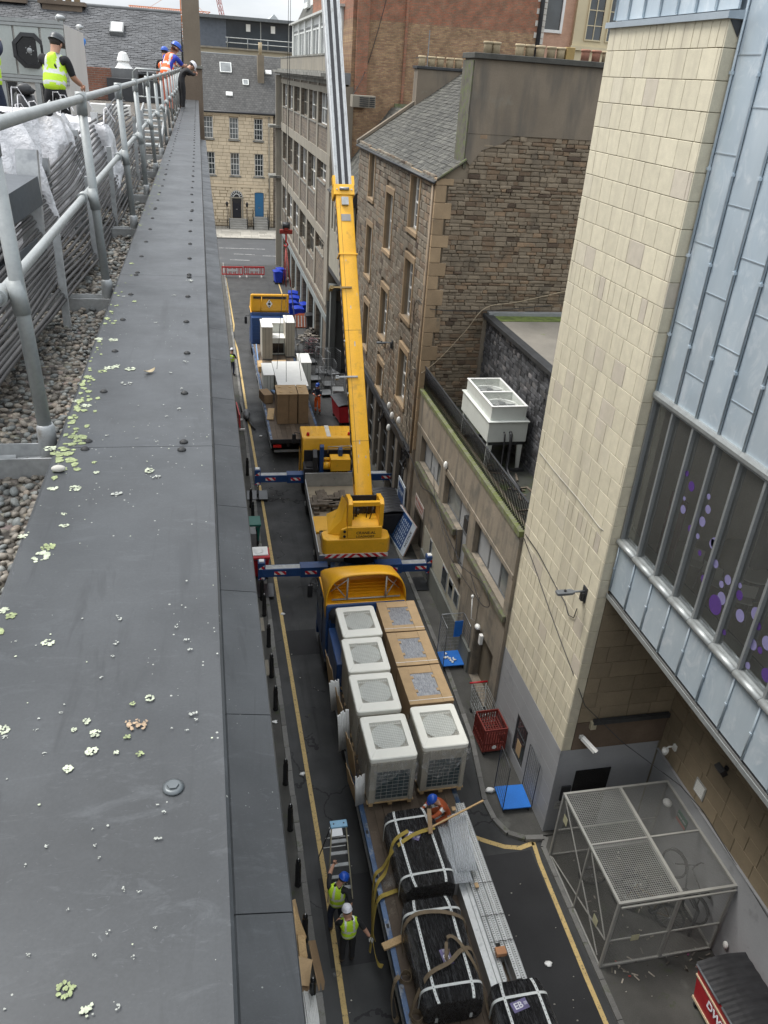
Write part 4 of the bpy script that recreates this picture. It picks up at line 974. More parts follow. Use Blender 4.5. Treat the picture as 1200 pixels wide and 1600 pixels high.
wall_with_openings(te,'alley_wall',mt_mort,'y',8.12,8.5,29.05,44.6,0,14.5,WINS)
# facade to the alley: stones round the openings (u runs from y=44.5 down to 29)
hol=[(44.5-b-.18,44.5-a+.18,c-.2,d+.25) for a,b,c,d in WINS]
hol=[(a,b,c-4.0,d-4.0) for a,b,c,d in hol]
masonry(te,'facade_stone','facade_stones',(8.12,44.5,4.0),(0,-1,0),(-1,0,0),15.5-.35,10.6,lambda r,z,rr: rr.uniform(.20,.30),lambda r,rr: rr.uniform(.25,.62),.022,.10,mt_rub2_o,mt_rub2_i,holes=hol,proud=.012,rough=.03,ch=.06,jit=.012,rr=random.Random(21),nmax=200)
for a,b,c,d in WINS:
    for j,(p,q,r_,s_) in enumerate(((a-.17,a-.005,c-.0,d+.0),(b+.005,b+.17,c,d),(a-.17,b+.17,d+.005,d+.26),(a-.17,b+.17,c-.17,c-.005))):
        g=M();g.box(7.995-(.04 if j == 3 else 0),8.2,p,q,r_,s_);g.build(('jamb','jamb','lintel','sill')[j],mt_dress,te,bevel=.01)
    sash(te,(8.30,b,c),(0,-1,0),(-1,0,0),b-a,d-c,mt_white,mt_glass,2 if c>8 else 1,4,.07,.06)
# gable towards us, coursed rubble
gh=13.9
def gcell(a,b,c,d): return True
CH0=8.95
masonry(te,'gable_stone','gable_stones',(8.45,29.05,5.2),(1,0,0),(0,-1,0),7.2,9.35,lambda r,z,rr: rr.uniform(.10,.18),lambda r,rr: rr.uniform(.18,.52),.018,.06,mt_rub_o,mt_rub_i,proud=.028,rough=.07,ch=.08,jit=.018,rr=random.Random(22),nmax=300)
masonry(te,'gable_stone','gable_stones',(9.12,29.05,14.57),(1,0,0),(0,-1,0),6.9,1.55,lambda r,z,rr: rr.uniform(.11,.18),lambda r,rr: rr.uniform(.2,.55),.018,.06,mt_rub_o,mt_rub_i,proud=.028,rough=.07,ch=.08,jit=.018,rr=random.Random(23),nmax=0)
# corner quoins
z=4.2;i=0
while z<14.5:
    h=R.uniform(.42,.6);h=min(h,14.55-z);w=.62 if i % 2 else .38
    g=M();g.box(7.99,8.0+w,28.96,29.3+(.3 if i % 2 == 0 else 0),z+.008,z+h-.008);g.build('quoin',mt_dress,te,bevel=.012);z += h;i += 1
g=M();g.box(7.985,8.44,28.965,29.5,0,4.19);g.build('corner_pier',mt_chim,te)
# rendered chimney breast at the gable head with cope and pots
g=M();g.box(CH0,16.2,28.96,30.15,16.0,18.25);g.build('chimney_stack',mt_chim,te,bevel=.02)
g=M();g.prism([(CH0,16.0),(CH0,15.2),(9.14,15.0),(9.5,15.5),(10.2,15.75),(10.6,16.0)],'y',28.97,29.3);g.build('render_patch',mt_chim,te,recalc=True)
g=M();g.box(CH0-.09,16.3,28.83,30.25,18.25,18.42);g.build('chimney_cope',mat('dark_cope',(.07,.068,.06),.95,0,.2,4,30,.2,.4),te,bevel=.02)
mt_pot=mat('buff_clay',(.42,.34,.22),.85,0,.12,3,30,.1,.1,objvar=.2);mt_pot2=mat('terracotta',(.33,.16,.11),.85,0,.12,3)
def pot(par,x,y,z,r,h,mt_,slot=False):
    g=M();g.lathe([(r*.9,0),(r*.92,h*.7),(r*.95,h*.8),(r*1.08,h*.82),(r*1.1,h*.95),(r*1.0,h),(r*.8,h),(r*.8,h*.6)],(x,y,z),18);g.build('chimney_pot',mt_,par)
xs=[9.5,9.78,10.62,10.98,11.36,11.75,12.1,13.0,13.4,13.78,14.3,14.8]
for i,x in enumerate(xs): pot(te,x,29.5,18.42,.155,.36 if i<10 else .4,mt_pot2 if i in (7,8) else mt_pot)
g=M();g.box(12.25,12.55,29.35,29.65,18.42,18.8);g.build('square_pot',mat('yellow_clay',(.33,.23,.09),.9),te,bevel=.02)
# slate roof: eave along x=7.95, ridge x=13.4
ev=Vector((7.93,44.7,14.42));vv=Vector((5.45,0,3.72));V_=vv.length
def keep(u_,t_):
    p=ev+Vector((0,-u_,0))+vv.normalized()*t_
    return not (p.y<30.2 and p.x>CH0-.02)
slates(te,'roof_slates',mt_slate,ev,(0,-1,0),vv,15.75,V_,.30,.205,keep=keep)
g=M();g.hexa([tuple(ev+Vector((0,0,-.04))),tuple(ev+Vector((0,-15.7,-.04))),tuple(ev+Vector((0,-15.7,-.04))+vv),tuple(ev+Vector((0,0,-.04))+vv),tuple(ev),tuple(ev+Vector((0,-15.7,0))),tuple(ev+Vector((0,-15.7,0))+vv),tuple(ev+vv)]);g.build('roof_deck',mt_dark,te,recalc=True)
g=M();g.tube([(7.90,44.7,14.36),(7.90,28.95,14.40)],.055,8);g.build('gutter',mt_dark,te)
g=M();g.tube([(8.0,28.93,14.5),(8.5,28.92,14.86),(8.98,28.92,15.2)],.05,6);g.build('verge_skew',mt_mossd,te)
g=M();g.hexa([(7.9,44.5,14.45),(7.9,44.85,14.45),(13.4,44.85,18.2),(13.4,44.5,18.2),(7.9,44.5,14.6),(7.9,44.85,14.6),(13.4,44.85,18.35),(13.4,44.5,18.35)]);g.build('far_skew',mt_chim,te,recalc=True)
g=M();g.box(8.9,9.0,29.0,30.2,14.9,18.2);g.build('stack_flashing',mt_mossd,te)
g=M();g.box(13.3,13.5,30.2,44.6,18.13,18.24);g.build('ridge',mt_lead,te,bevel=.02)
g=M();g.box(10.75,16,44.3,45.1,15.2,18.0);g.build('rear_stack',mt_chim,te,bevel=.02)
g=M();g.box(10.68,16,44.22,45.2,18.0,18.13);g.build('rear_cope',mt_dark,te,bevel=.02)
for i,x in enumerate((11.0,11.5,11.95,12.45,12.9,13.7,14.2)): pot(te,x,44.6,18.13,.19,.45,mt_pot)
# ground floor: timber fascia, pilasters, dark shopfront with glazing bars
g=M();g.box(7.9,8.12,29.4,44.6,3.62,3.98);g.build('fascia',mt_dark,te,bevel=.02)
mt_pil=mat('grey_stone_pilaster',(.16,.14,.115),.9,0,.15,1.5,30,.1,.2)
for y in (29.5,31.4,33.0,34.9,36.3,38.3,39.4,41.6,43.6): g=M();g.box(7.93,8.12,y,y+.42,0,3.6);g.build('pilaster',mt_pil,te,bevel=.015)
for a,b in ((29.95,31.35),(31.85,32.95),(33.45,34.85),(35.35,36.25),(36.75,38.25)):
    f=M();f.box(8.06,8.10,a,b,.1,.16)
    for k in range(4): z=.9+k*.85;f.box(8.06,8.09,a,b,z,z+.04)
    f.box(8.055,8.095,(a+b)/2-.03,(a+b)/2+.03,.16,3.6);w=f.build('shop_window',mt_steel if a>35 else mat_lamp,te)
    g=M();g.quad((8.105,b,.1),(8.105,a,.1),(8.105,a,3.6),(8.105,b,3.6));g.build('pane',mt_blackgloss,w)
# cables, bell boxes, downpipe
g=M();g.cyl((7.95,29.15,4.0),(7.95,29.2,14.3),.045,n=8);g.build('downpipe',mat('painted_pipe',(.26,.2,.14),.7),te)
def cable(pts,r_=.012,lab='',n_='cable',m_=mt_black):
    P=[Vector(p) for p in pts];Q=[]
    for i in range(len(P)-1):
        a,b,c,d=P[max(i-1,0)],P[i],P[i+1],P[min(i+2,len(P)-1)]
        for k in range(6):
            t=k/6;Q.append(.5*((2*b)+(c-a)*t+(2*a-5*b+4*c-d)*t*t+(3*b-a-3*c+d)*t*t*t))
    Q.append(P[-1]);g=M();g.tube(Q,r_,5);return g.build(n_,m_,label=lab,cat='cable')
cable([(7.96,33.9,7.0),(7.95,33.95,5.5),(7.94,34.0,4.1)],.012,'black cable dropping from the lamp on the stone tenement')
cable([(7.9,38,4.05),(7.87,35.5,4.15),(7.85,33.5,3.95),(7.85,31.5,4.1),(7.86,30,3.95),(7.9,28.6,3.9),(7.92,27,3.55),(7.9,25.2,4.05),(7.92,23.5,3.6),(7.95,21.5,3.4)],.016,'bundle of black cables strung along the top of the old shopfront')
cable([(7.95,29.6,4.0),(7.93,29.7,5.6),(7.9,30.4,6.6),(7.92,29.8,7.35),(7.98,29.05,7.45)],.012,'black cable looping up the tenement corner to the railing')
cable([(7.96,30.2,4.1),(7.96,30.3,6.5),(7.96,30.5,8.5),(7.97,30.3,9.95),(8.2,28.93,10.0),(10.2,28.92,9.95),(13,28.92,10.2)],.014,'black cable climbing the tenement corner and crossing the gable')
cable([(8.05,28.9,7.5),(8.7,28.85,8.1),(9.6,28.8,9.2),(10.3,28.8,10.1),(11.6,28.8,10.35),(14,28.85,10.9)],.016,'pale rope slanting across the brown stone gable','rope',mat('pale_rope',(.36,.29,.2),.9))
cable([(8.0,22.5,4.2),(7.9,21.8,3.4),(7.85,20.5,3.75),(7.8,18.9,4.3),(7.85,18.4,3.9),(7.85,19.2,3.5),(7.95,20.6,3.7)],.013,'black cable coiled loosely over the mossy ledge')
cable([(8.02,25.9,4.9),(7.95,25.4,4.3),(7.93,24.8,3.8),(7.93,23.2,3.2),(7.93,22.3,3.0),(7.95,19.5,3.3)],.011,'thin black cable hanging below the boarded windows')
g=M()
for _ in range(16):
    a=Vector((7.85+R.uniform(-.05,.05),34.6+R.uniform(-.35,.35),3.55+R.uniform(-.3,.3)));g.tube([a,a+Vector((R.uniform(-.1,.1),R.uniform(-.3,.3),R.uniform(-.3,.3))),a+Vector((R.uniform(-.1,.1),R.uniform(-.4,.4),R.uniform(-.4,.4)))],.018,5)
g.build('cable_tangle',mt_black,label='tangle of black cable on the pilaster head nearer the boom',cat='cable',kind='stuff')
g=M()
for _ in range(20):
    a=Vector((7.85+R.uniform(-.05,.05),29.75+R.uniform(-.25,.25),3.6+R.uniform(-.45,.35)));g.tube([a,a+Vector((R.uniform(-.1,.1),R.uniform(-.3,.3),R.uniform(-.3,.3))),a+Vector((R.uniform(-.1,.1),R.uniform(-.3,.3),R.uniform(-.5,.2)))],.016,5)
g.build('cable_tangle',mt_black,label='tangle of black cable at the tenement corner by the rendered wall',cat='cable',kind='stuff')
for y,z,l in ((33.0,3.5,'white bulkhead lamp low on the old shopfront pilaster'),(32.5,4.3,'white bulkhead lamp on the tenement wall above the cables'),(31.2,4.6,'white bell box on the tenement wall above the shopfront'),(33.2,4.5,'small white sensor beside the upper bulkhead lamp')):
    g=M();g.ell((7.86,y,z),(.10,.09,.17),12,8);g.build('bulkhead_lamp',mt_white,label=l,cat='light')
g=M();g.ell((8.02,24.55,5.6),(.08,.09,.16),12,8);g.build('alarm_box',mt_white,label='small white alarm box on the stained render under the railings',cat='alarm box')
ag=M();ag.tube([(7.98,19.7,2.4),(7.85,19.7,2.5),(7.8,19.7,3.3)],.02,8);ag.ell((7.8,19.7,3.35),(.05,.05,.06),10,6);ag.build('white_pole_lamp',mt_white,label='slim white pole sensor above the recessed doorway',cat='sensor')
g=M();g.ell((7.95,19.3,2.45),(.09,.12,.09),12,8);g.build('dome_sensor',mt_white,label='white dome sensor beside the recessed doorway',cat='sensor')
g=M();g.box(7.97,8.08,19.0,19.15,1.95,2.3);g.build('strip_light',mt_white,label='short white strip light on the wall over the roll cage',cat='light',bevel=.01)
# ================================================================ office building, brick building, pink building, far terrace, skyline
mt_conc=mat('pale_precast',(.25,.225,.18),.88,0,.1,.8,25,.06,.12,streak=((.16,.155,.14),2.0,.3,.5,.75),stain=[((.2,.19,.17),.9,.6,.75)])
mt_concd=mat('weathered_cornice',(.22,.215,.19),.9,0,.16,.8,25,.08,.15,streak=((.08,.08,.075),2.5,.5,.45,.7))
mt_greyp2=mat('green_grey_paint',(.20,.22,.215),.7,0,.08,.8,20,.04,.06)
mt_spand=wallmat('spandrel_stone','rubble',(.17,.135,.10),(.11,.092,.075),(.20,.175,.14),.62,.21,'y',.018,.18)
of=thing('office_building','grey stone office block with long bands of mullioned windows and white attic storey','building',(10,66,0))
XO=7.6;YA,YB=51.6,84.0
bays=[(53.4+5.0*i,57.6+5.0*i) for i in range(6)]
rows_=[(14.65,16.45),(10.2,12.55),(5.75,7.95)]
opens=[(a+.35,b,z0 if not (i == 0 and r>0) else z0+1.15,z1) for i,(a,b) in enumerate(bays) for r,(z0,z1) in enumerate(rows_)]
opens += [(54.0+4.2*k,57.0+4.2*k,.15,3.1) for k in range(7)]
wall_with_openings(of,'wall',mt_spand,'y',XO,XO+.4,YA,YB,0,17.0,opens)
g=M();g.box(XO+.9,20,70.02,YB,0,17.0);g.box(XO+.9,8.59,YA,70.0,0,17.0);g.build('core_wall',mt_spand,of)
for j,y in enumerate([YA+.02]+[b[1]+.02 for b in bays]):
    w=.9 if j else 1.75
    g=M();g.box(XO-.07,XO+.02,y,y+w*.8,4.3,17.0);g.build('pier',mt_conc,of)
for (z0,z1),dz in zip(rows_,(.25,.55,.5)):
    g=M();g.box(XO-.09,XO+.03,YA,YB,z1+.01,z1+dz+.1);g.build('lintel_band',mt_conc,of)
g=M();g.box(XO-.10,XO+.02,YA,YB,4.15,4.32);g.build('string_course',mt_conc,of)
g=M();g.box(XO-.05,XO-.001,YA,YB,3.15,3.55)
for k in range(8): y=53.2+4.2*k;g.box(XO-.05,XO-.001,y,y+.65,0,3.149)
g.build('shopfront_frame',mt_greyp2,of)
for (a,b,c,d) in opens:
    w=b-a
    if c<1:
        f=M();f.box(XO+.22,XO+.26,a,b,c,c+.1);f.box(XO+.22,XO+.26,(a+b)/2-.05,(a+b)/2+.05,c+.1,d);wn_=f.build('shop_window',mt_greyp2,of)
        g=M();g.quad((XO+.265,b,c),(XO+.265,a,c),(XO+.265,a,d),(XO+.265,b,d));g.build('pane',mt_glass,wn_);continue
    n_=3
    for k in range(n_):
        ya=a+w*k/n_;yb2=a+w*(k+1)/n_-.02
        sash(of,(XO+.25,yb2,c),(0,-1,0),(-1,0,0),yb2-ya,d-c,mt_conc if R.random()<.7 else mt_white,mt_glass_pale if R.random()<.15 else mt_glass,1,2,.05,.06)
    g=M();g.box(XO-.06,XO+.24,a,b,c-.09,c-.005);g.build('white_sill',mt_concd,of)
# corner pier, near end wall, cornice and parapet
g=M();g.box(XO-.35,XO+.5,YB,YB+1.6,0,17.1);g.box(XO-.55,XO-.3,YB+.1,YB+.6,0,17.1);g.build('corner_pier',mt_conc,of)
for z in (12.7,8.3): g=M();g.box(XO-1.2,XO+.3,YB-.3,YB+1.7,z,z+.22);g.build('balcony_slab',mt_concd,of)
g=M();g.box(XO-.02,8.8,YA-.10,YA-.002,4.6,16.9);g.build('end_wall',mat('brown_end_stone',(.2,.17,.13),.9,0,.15,1),of)
mt_pend=mat('pend_grey_paint',(.12,.125,.12),.8,0,.15,.8)
g=M();g.box(XO-.02,10.5,YA-.10,YA-.002,0,4.55);g.build('painted_end_wall',mt_pend,of)
for i,(x,z0,z1) in enumerate(((.12,16.95,17.2),(.55,17.2,17.32),(.75,17.32,17.5),(.35,17.5,17.62))):
    g=M();g.box(XO-x,XO+.5,YA-.1,YB+.6+x,z0+.001,z1-.001);g.build('cornice',mt_concd,of)
y=YA-.05
while y<YB+.5:
    g=M();g.box(XO-.08,XO+.2,y+.01,min(y+4.3,YB+.6)-.01,17.63,18.45);g.build('parapet_block',mt_conc,of);y += 4.3
g=M();g.box(XO-.12,XO+.26,YA-.1,YB+.7,18.46,18.56);g.build('parapet_cope',mt_concd,of)
g=M();g.box(XO+.2,8.59,YA,YB+.5,17.0,17.6);g.build('flat_roof',mt_lead,of)
mt_panel=mat('white_attic_panel',(.62,.63,.60),.5,0,.06,1)
g=M();g.box(8.5,19,55,82.6,17.6,21.0);g.build('attic_wall',mt_panel,of)
mt_attic_frame=mat('attic_frame',(.74,.75,.72),.45,0,.05)
ya=55.4;k=0
while ya<82:
    yb2=ya+3.9
    g=M();g.box(8.34,8.499,yb2+.05,yb2+.55,17.6,21.0);g.build('attic_pilaster',mt_attic_frame,of)
    for q in range(2): sash(of,(8.49,ya+.15+1.9*(q+1)-.12,18.3),(0,-1,0),(-1,0,0),1.75,2.0,mt_attic_frame,mt_glass_pale,1,2,.1,.07,split=False)
    g=M();g.box(8.42,8.498,ya,yb2,20.4,20.5);g.build('attic_band',mt_lead,of);ya += 4.5
g=M();g.box(8.1,19,54.6,82.9,21.0,21.14);g.build('attic_eave',mat('attic_fascia',(.5,.5,.47),.7),of)
g=M();g.hexa([(8.6,55,21.15),(19,55,21.15),(19,81.5,21.15),(8.6,81.5,21.15),(10.8,55,26),(19,55,26),(19,78.5,26),(10.8,78.5,26)]);g.build('mansard',mt_slate,of)
for ya in (56.5,61,65.5,70,74.5):
    g=M();g.hexa([(8.72,ya,22.0),(10.9,ya,22.0),(10.9,ya+2.6,22.0),(8.72,ya+2.6,22.0),(8.72,ya,25),(10.9,ya,25),(10.9,ya+2.6,25),(8.72,ya+2.6,25)]);dmr=g.build('dormer',mt_attic_frame,of)
    for q in range(2): g=M();g.quad((8.715,ya+1.2+1.25*q,22.4),(8.715,ya+.15+1.25*q,22.4),(8.715,ya+.15+1.25*q,24.8),(8.715,ya+1.2+1.25*q,24.8));g.build('pane',mt_glass_pale,dmr)
# bridge house over the pend between office and tenement
ph=thing('pend_house','small rendered house bridging a dark covered passage beside the boom','building',(9.5,48,4))
mt_phr=mat('grey_cream_render',(.30,.28,.225),.9,0,.1,1,25,.06,.12,streak=((.2,.19,.16),2,.4,.5,.75))
PO=[(49.1,49.7,9.2,10.8),(50.2,50.8,9.2,10.8)]
wall_with_openings(ph,'wall',mt_phr,'y',7.62,8.0,44.75,51.48,6.85,11.35,PO)
g=M();g.box(8.35,13,44.75,51.48,6.85,11.35);g.build('core_wall',mt_phr,ph)
for a,b,c,d in PO: sash(ph,(7.85,b,c),(0,-1,0),(-1,0,0),b-a,d-c,mt_white,mt_glass,2,2,.06,.06)
g=M();g.box(7.62,13,44.75,51.48,6.55,6.84);g.build('passage_ceiling',mt_dark,ph)
g=M();g.box(12.9,13,44.75,51.48,0,6.5);g.build('passage_end',mt_dark,ph)
g=M();g.box(7.75,8.1,50.9,51.45,0,5.4);g.box(7.65,9.8,50.8,51.46,5.41,5.75);g.build('passage_pier',mt_pend,ph)
slates(ph,'roof_slates',mt_slate,(7.5,51.5,11.4),(0,-1,0),(3.6,0,4.6),6.9,5.84,.4,.3)
g=M();g.hexa([(7.5,44.6,11.3),(11.2,44.6,11.3),(11.2,51.5,11.3),(7.5,51.5,11.3),(7.51,44.6,11.38),(11.2,44.6,15.97),(11.2,51.5,15.97),(7.51,51.5,11.38)]);g.build('roof_deck',mt_dark,ph)
g=M();g.tube([(7.46,44.6,11.33),(7.46,51.5,11.33)],.06,8);g.build('gutter',mt_dark,ph)
g=M();g.box(11.2,20,44.9,51.5,15.6,16.0);g.build('flat_roof',mt_lead,ph)
g=M();g.box(11.2,20,51.2,51.45,16.0,16.2);g.build('moss_strip',mt_mossstone,ph)
ac=thing('ac_unit','grey air-conditioning box with two louvred faces on the flat roof below the brick wall','air conditioner',(8.85,49.5,15.6))
g=M();g.box(8.35,9.65,49.2,50.0,15.95,16.55);g.build('casing',mt_conc,ac,bevel=.02)
for k in range(5): g=M();g.box(8.75,9.25,49.17,49.198,16.02+k*.1,16.07+k*.1);g.build('louvre',mt_dark,ac);g=M();g.box(9.3,9.6,49.17,49.198,16.02+k*.1,16.07+k*.1);g.build('louvre',mt_dark,ac)
# tall brick building
mt_brick=wallmat('red_brown_brick','brick',(.34,.12,.065),(.22,.115,.07),(.22,.17,.12),.225,.078,'x',.010,.22,bump=.4)
mt_brick_low=wallmat('yellow_brown_brick','brick',(.36,.23,.12),(.24,.13,.075),(.20,.165,.12),.225,.078,'x',.010,.22,bump=.4)
# lower half is yellower
m=mt_brick
bb=thing('brick_building','tall red and yellow brick building with blank wall behind the slate roofs','building',(14,56,0))
g=M();g.box(8.6,19.9,51.62,70,0,20.3);g.build('lower_wall',mt_brick_low,bb)
g=M();g.box(8.6,19.9,51.62,70,20.3,30);g.build('upper_wall',mt_brick,bb)
g=M();g.box(8.82,9.5,51.35,51.618,15.9,30);g.box(11.6,11.75,51.5,51.618,15.9,30);g.build('brick_pier',mt_brick,bb)
g=M();g.cyl((19.6,51.55,15),(19.6,51.55,30),.13,n=10);g.build('downpipe',mt_black,bb)
z=15.0
mt_qu=mat('white_quoin',(.5,.47,.42),.8,0,.1,3,objvar=.1)
while z<29: g=M();g.box(19.55-(.22 if int(z/.3) % 2 else 0),19.93,51.59,51.9,z,z+.27);g.build('quoin',mt_qu,bb);z += .3
cable([(8.4,49.6,16.5),(9.4,51.4,17.8),(10.2,51.45,20.5),(11.0,51.45,24)],.02,'black cable slanting up the brick wall from the air-conditioning box')
an=M();an.tube([(12.9,51.0,16.0),(12.9,51.0,20)],.03,6);an.tube([(12.2,51,18.6),(13.5,51,18.7)],.02,5);an.tube([(12.5,51,18.2),(13.3,51,18.3)],.02,5);an.build('aerial',mt_lead,label='thin grey aerial mast in front of the brick wall',cat='aerial')
pk=thing('pink_building','pink and cream painted brick building with white windows at the top right','building',(26,62,0))
mt_pink=wallmat('pink_painted_brick','brick',(.60,.38,.27),(.55,.34,.24),(.5,.32,.23),.225,.08,'x',.008,.08)
mt_crm=mat('cream_masonry',(.62,.54,.36),.85,0,.07,.6)
g=M();g.box(20.2,25.2,60,75,0,32);g.build('wall',mt_pink,pk)
g=M();g.box(25.2,36,59.7,75,0,32);g.build('bay_wall',mt_crm,pk)
g=M();g.box(25.05,36,59.5,59.69,20.0,20.25);g.build('string_course',mt_crm,pk)
sash(pk,(20.8,60.0,20.9),(1,0,0),(0,-1,0),3.6,3.2,mt_white,mt_glass,2,1,.18,.12,split=False,bars=.18)
sash(pk,(20.4,60.0,17.3),(1,0,0),(0,-1,0),1.5,1.6,mt_white,mt_glass,1,2,.18,.12)
for x in (26.0,27.55,29.1): sash(pk,(x,59.7,20.6),(1,0,0),(0,-1,0),1.25,3.6,mt_crm,mt_glass,2,4,.08,.1,split=False,bars=.05)

# far terrace across the cross street
mt_sand=mat('yellow_sandstone',(.58,.48,.34),.85,0,.1,.7,20,.06,.1,stain=[((.30,.24,.16),.6,.62,.78)])
mt_sand_o=mat('yellow_sandstone_block',(.59,.49,.35),.85,0,.08,.7,20,.06,.1,objvar=.09,stain=[((.30,.24,.16),.6,.64,.8)]);mt_sand_i=mat('yellow_sandstone_rest',(.59,.49,.35),.85,0,.08,.7,20,.06,.1,isl=.09,stain=[((.30,.24,.16),.6,.64,.8)])
mt_groove=mat('sandstone_joint',(.24,.18,.11),.9)
fh=thing('sandstone_house','yellow sandstone Georgian town house with fanlight door and blue door across the street','building',(4.6,107,0))
YF=106.0;HX0,HX1=-.9,8.55
def fo(a,b,c,d): return (a-HX0,b-HX0,c,d)
fw_=[(.45,1.5,9.95,12.25),(3.42,4.45,9.95,12.25),(6.3,7.3,9.95,12.25),(.55,1.6,5.95,8.45),(3.45,4.5,5.95,8.45),(6.32,7.35,5.95,8.45),(-.2,.75,1.5,4.3)]
doors=[(3.55,4.6,1.05,3.35),(6.28,7.35,1.3,4.1)]
fan=(3.35,4.8,3.5,4.35)
hol=[fo(*w_) for w_ in fw_]+[fo(*w_) for w_ in doors]+[fo(*fan)]
g=M();g.box(HX0,HX1,YF+.4,116,0,12.7);g.build('core_wall',mt_sand,fh)
wall_with_openings(fh,'wall',mt_groove,'x',YF,YF+.4,HX0,HX1,0,12.75,[(a,b,c,d) for a,b,c,d in fw_+doors+[fan]])
masonry(fh,'rusticated_block','rusticated_blocks',(HX0,YF,0.1),(1,0,0),(0,-1,0),HX1-HX0,4.5,lambda r,z,rr: .375,lambda r,rr: rr.choice((.8,1.1,.95)),.06,.06,mt_sand_o,mt_sand_i,holes=[(a,b,c-.1,d-.1) for a,b,c,d in hol],proud=.005,ch=.03,rr=random.Random(31),nmax=110)
masonry(fh,'ashlar_block','ashlar_blocks',(HX0,YF,4.95),(1,0,0),(0,-1,0),HX1-HX0,7.75,lambda r,z,rr: .39,lambda r,rr: rr.choice((.7,.95,1.2)),.03,.04,mt_sand_o,mt_sand_i,holes=[(a,b,c-4.95,d-4.95) for a,b,c,d in hol],proud=.005,ch=.02,rr=random.Random(32),nmax=190)
g=M();g.box(HX0,HX1,YF-.12,YF,4.62,4.93);g.build('string_course',mt_sand,fh)
g=M();g.box(HX0,HX1,YF-.22,YF,12.55,12.75);g.build('eaves_course',mt_sand,fh)
g=M();g.tube([(HX0-.1,YF-.3,12.78),(HX1+1.5,YF-.3,12.82)],.13,8);g.build('gutter',mt_black,fh)
for i,(a,b,c,d) in enumerate(fw_):
    g=M();g.box(a-.18,b+.18,YF-.13,YF+.1,c-.2,c-.02);g.build('sill',mt_concd,fh)
    sash(fh,(a,YF+.22,c),(1,0,0),(0,-1,0),b-a,d-c,mt_white,mt_glass_pale if i in (0,1,4) else mt_glass,3,4,.07,.08,bars=.035)
# voussoirs over doors: fan of stones
for cx,zb_,n_ in ((4.075,3.5,9),(6.82,4.15,7)):
    for k in range(n_):
        a=pi*(k+.5)/n_;r0,r1=(.78,1.2) if zb_<4 else (.62,1.25);
        if zb_>4: a=pi/2+(k-3)*.24;r0,r1=.15,.55
        z0=3.5 if zb_<4 else 3.95
        g=M();da=(pi/n_*.46) if zb_<4 else .11
        if zb_>4: r0,r1=2.0,2.55;z0=2.15;a=pi/2+(k-3)*.125;da=.055
        pl=[(cx+r0*cos(a-da),z0+r0*sin(a-da)),(cx+r1*cos(a-da),z0+r1*sin(a-da)),(cx+r1*cos(a+da),z0+r1*sin(a+da)),(cx+r0*cos(a+da),z0+r0*sin(a+da))]
        g.prism(pl,'y',YF-.08,YF-.02);g.build('voussoir',mt_sand_o,fh,recalc=True)
g=M();g.cyl((4.075,YF-.03,3.5),(4.075,YF+.06,3.5),.74,n=32);fz=g.build('fanlight',mt_black,fh)
g=M()
for k in range(9): a=pi*k/8;g.box(-.02,.02,-.06,-.04,.35,.72);g.v[-8:]=[Matrix.Translation((4.075,YF,3.5)) @ RY(pi/2-a) @ p for p in g.v[-8:]]
for rr_ in (.35,.7): g.tube([(4.075+rr_*cos(pi*k/16),YF-.05,3.5+rr_*sin(pi*k/16)) for k in range(17)],.03,5)
g.build('fanlight_bars',mt_white,fz)
g=M();g.box(3.3,3.5,YF-.12,YF+.05,1.0,3.42);g.box(4.65,4.85,YF-.12,YF+.05,1.0,3.42);g.box(3.2,4.95,YF-.14,YF+.05,3.36,3.5);g.build('door_surround',mt_conc,fh)
mt_bdoor=mat('dark_navy_door',(.012,.014,.02),.35);mt_blued=mat('blue_door',(.03,.13,.26),.4,0,.04)
for (a,b,c,d),mm in zip(doors,(mt_bdoor,mt_blued)):
    g=M();g.box(a,b,YF+.02,YF+.07,c,d);dd=g.build('door',mm,fh)
    for q in (0,1):
        for z0,z1 in ((.15,.95),(1.05,2.1)): g=M();g.box(a+.1+q*.48,a+.5+q*.48,YF+.005,YF+.019,c+z0,c+z1);g.build('panel',mm,dd)
    g=M();g.box((a+b)/2-.12,(a+b)/2+.12,YF-.01,YF+.004,c+1.0,c+1.06);g.build('letter_plate',mt_chrome,dd)
mt_step=mat('worn_step',(.30,.29,.265),.85,0,.12,1)
for x0,x1,zt in ((3.1,5.2,1.02),(6.05,7.75,1.27)):
    n_=5
    for k in range(n_): g=M();g.box(x0,x1,103.9+k*.36+(.0 if k<n_-1 else 0),YF-.001 if k == n_-1 else 103.9+(k+1)*.36-.003,.05,.06+(zt-.06)*(k+1)/n_);g.build('step',mt_step,fh)
rg_=thing('area_railings','black iron railings beside the steps of the sandstone house','railing',(4.5,104,.06))
bm_=M();bm_.cyl((0,0,0),(0,0,1.0),.018,n=5);bme=bm_.mesh('bar',mt_blackgloss)
for xa,xb in ((-.8,3.0),(5.3,5.95),(7.85,8.9)):
    x=xa
    while x<xb: wpiece('bar',bme,rg_,(x,104.0,.06));x += .16
    g=M();g.box(xa,xb,103.98,104.02,1.04,1.08);g.build('rail',mt_blackgloss,rg_)
for x in (3.05,5.25,6.0,7.8):
    for k in range(8): wpiece('bar',bme,rg_,(x,104.1+k*.24,.06+k*.13))
    g=M();g.tube([(x,104.05,1.1),(x,105.95,2.15)],.03,6);g.build('rail',mt_blackgloss,rg_)
    g=M();g.cyl((x,104.05,.06),(x,104.05,1.25),.05,n=8);g.build('newel',mt_blackgloss,rg_)
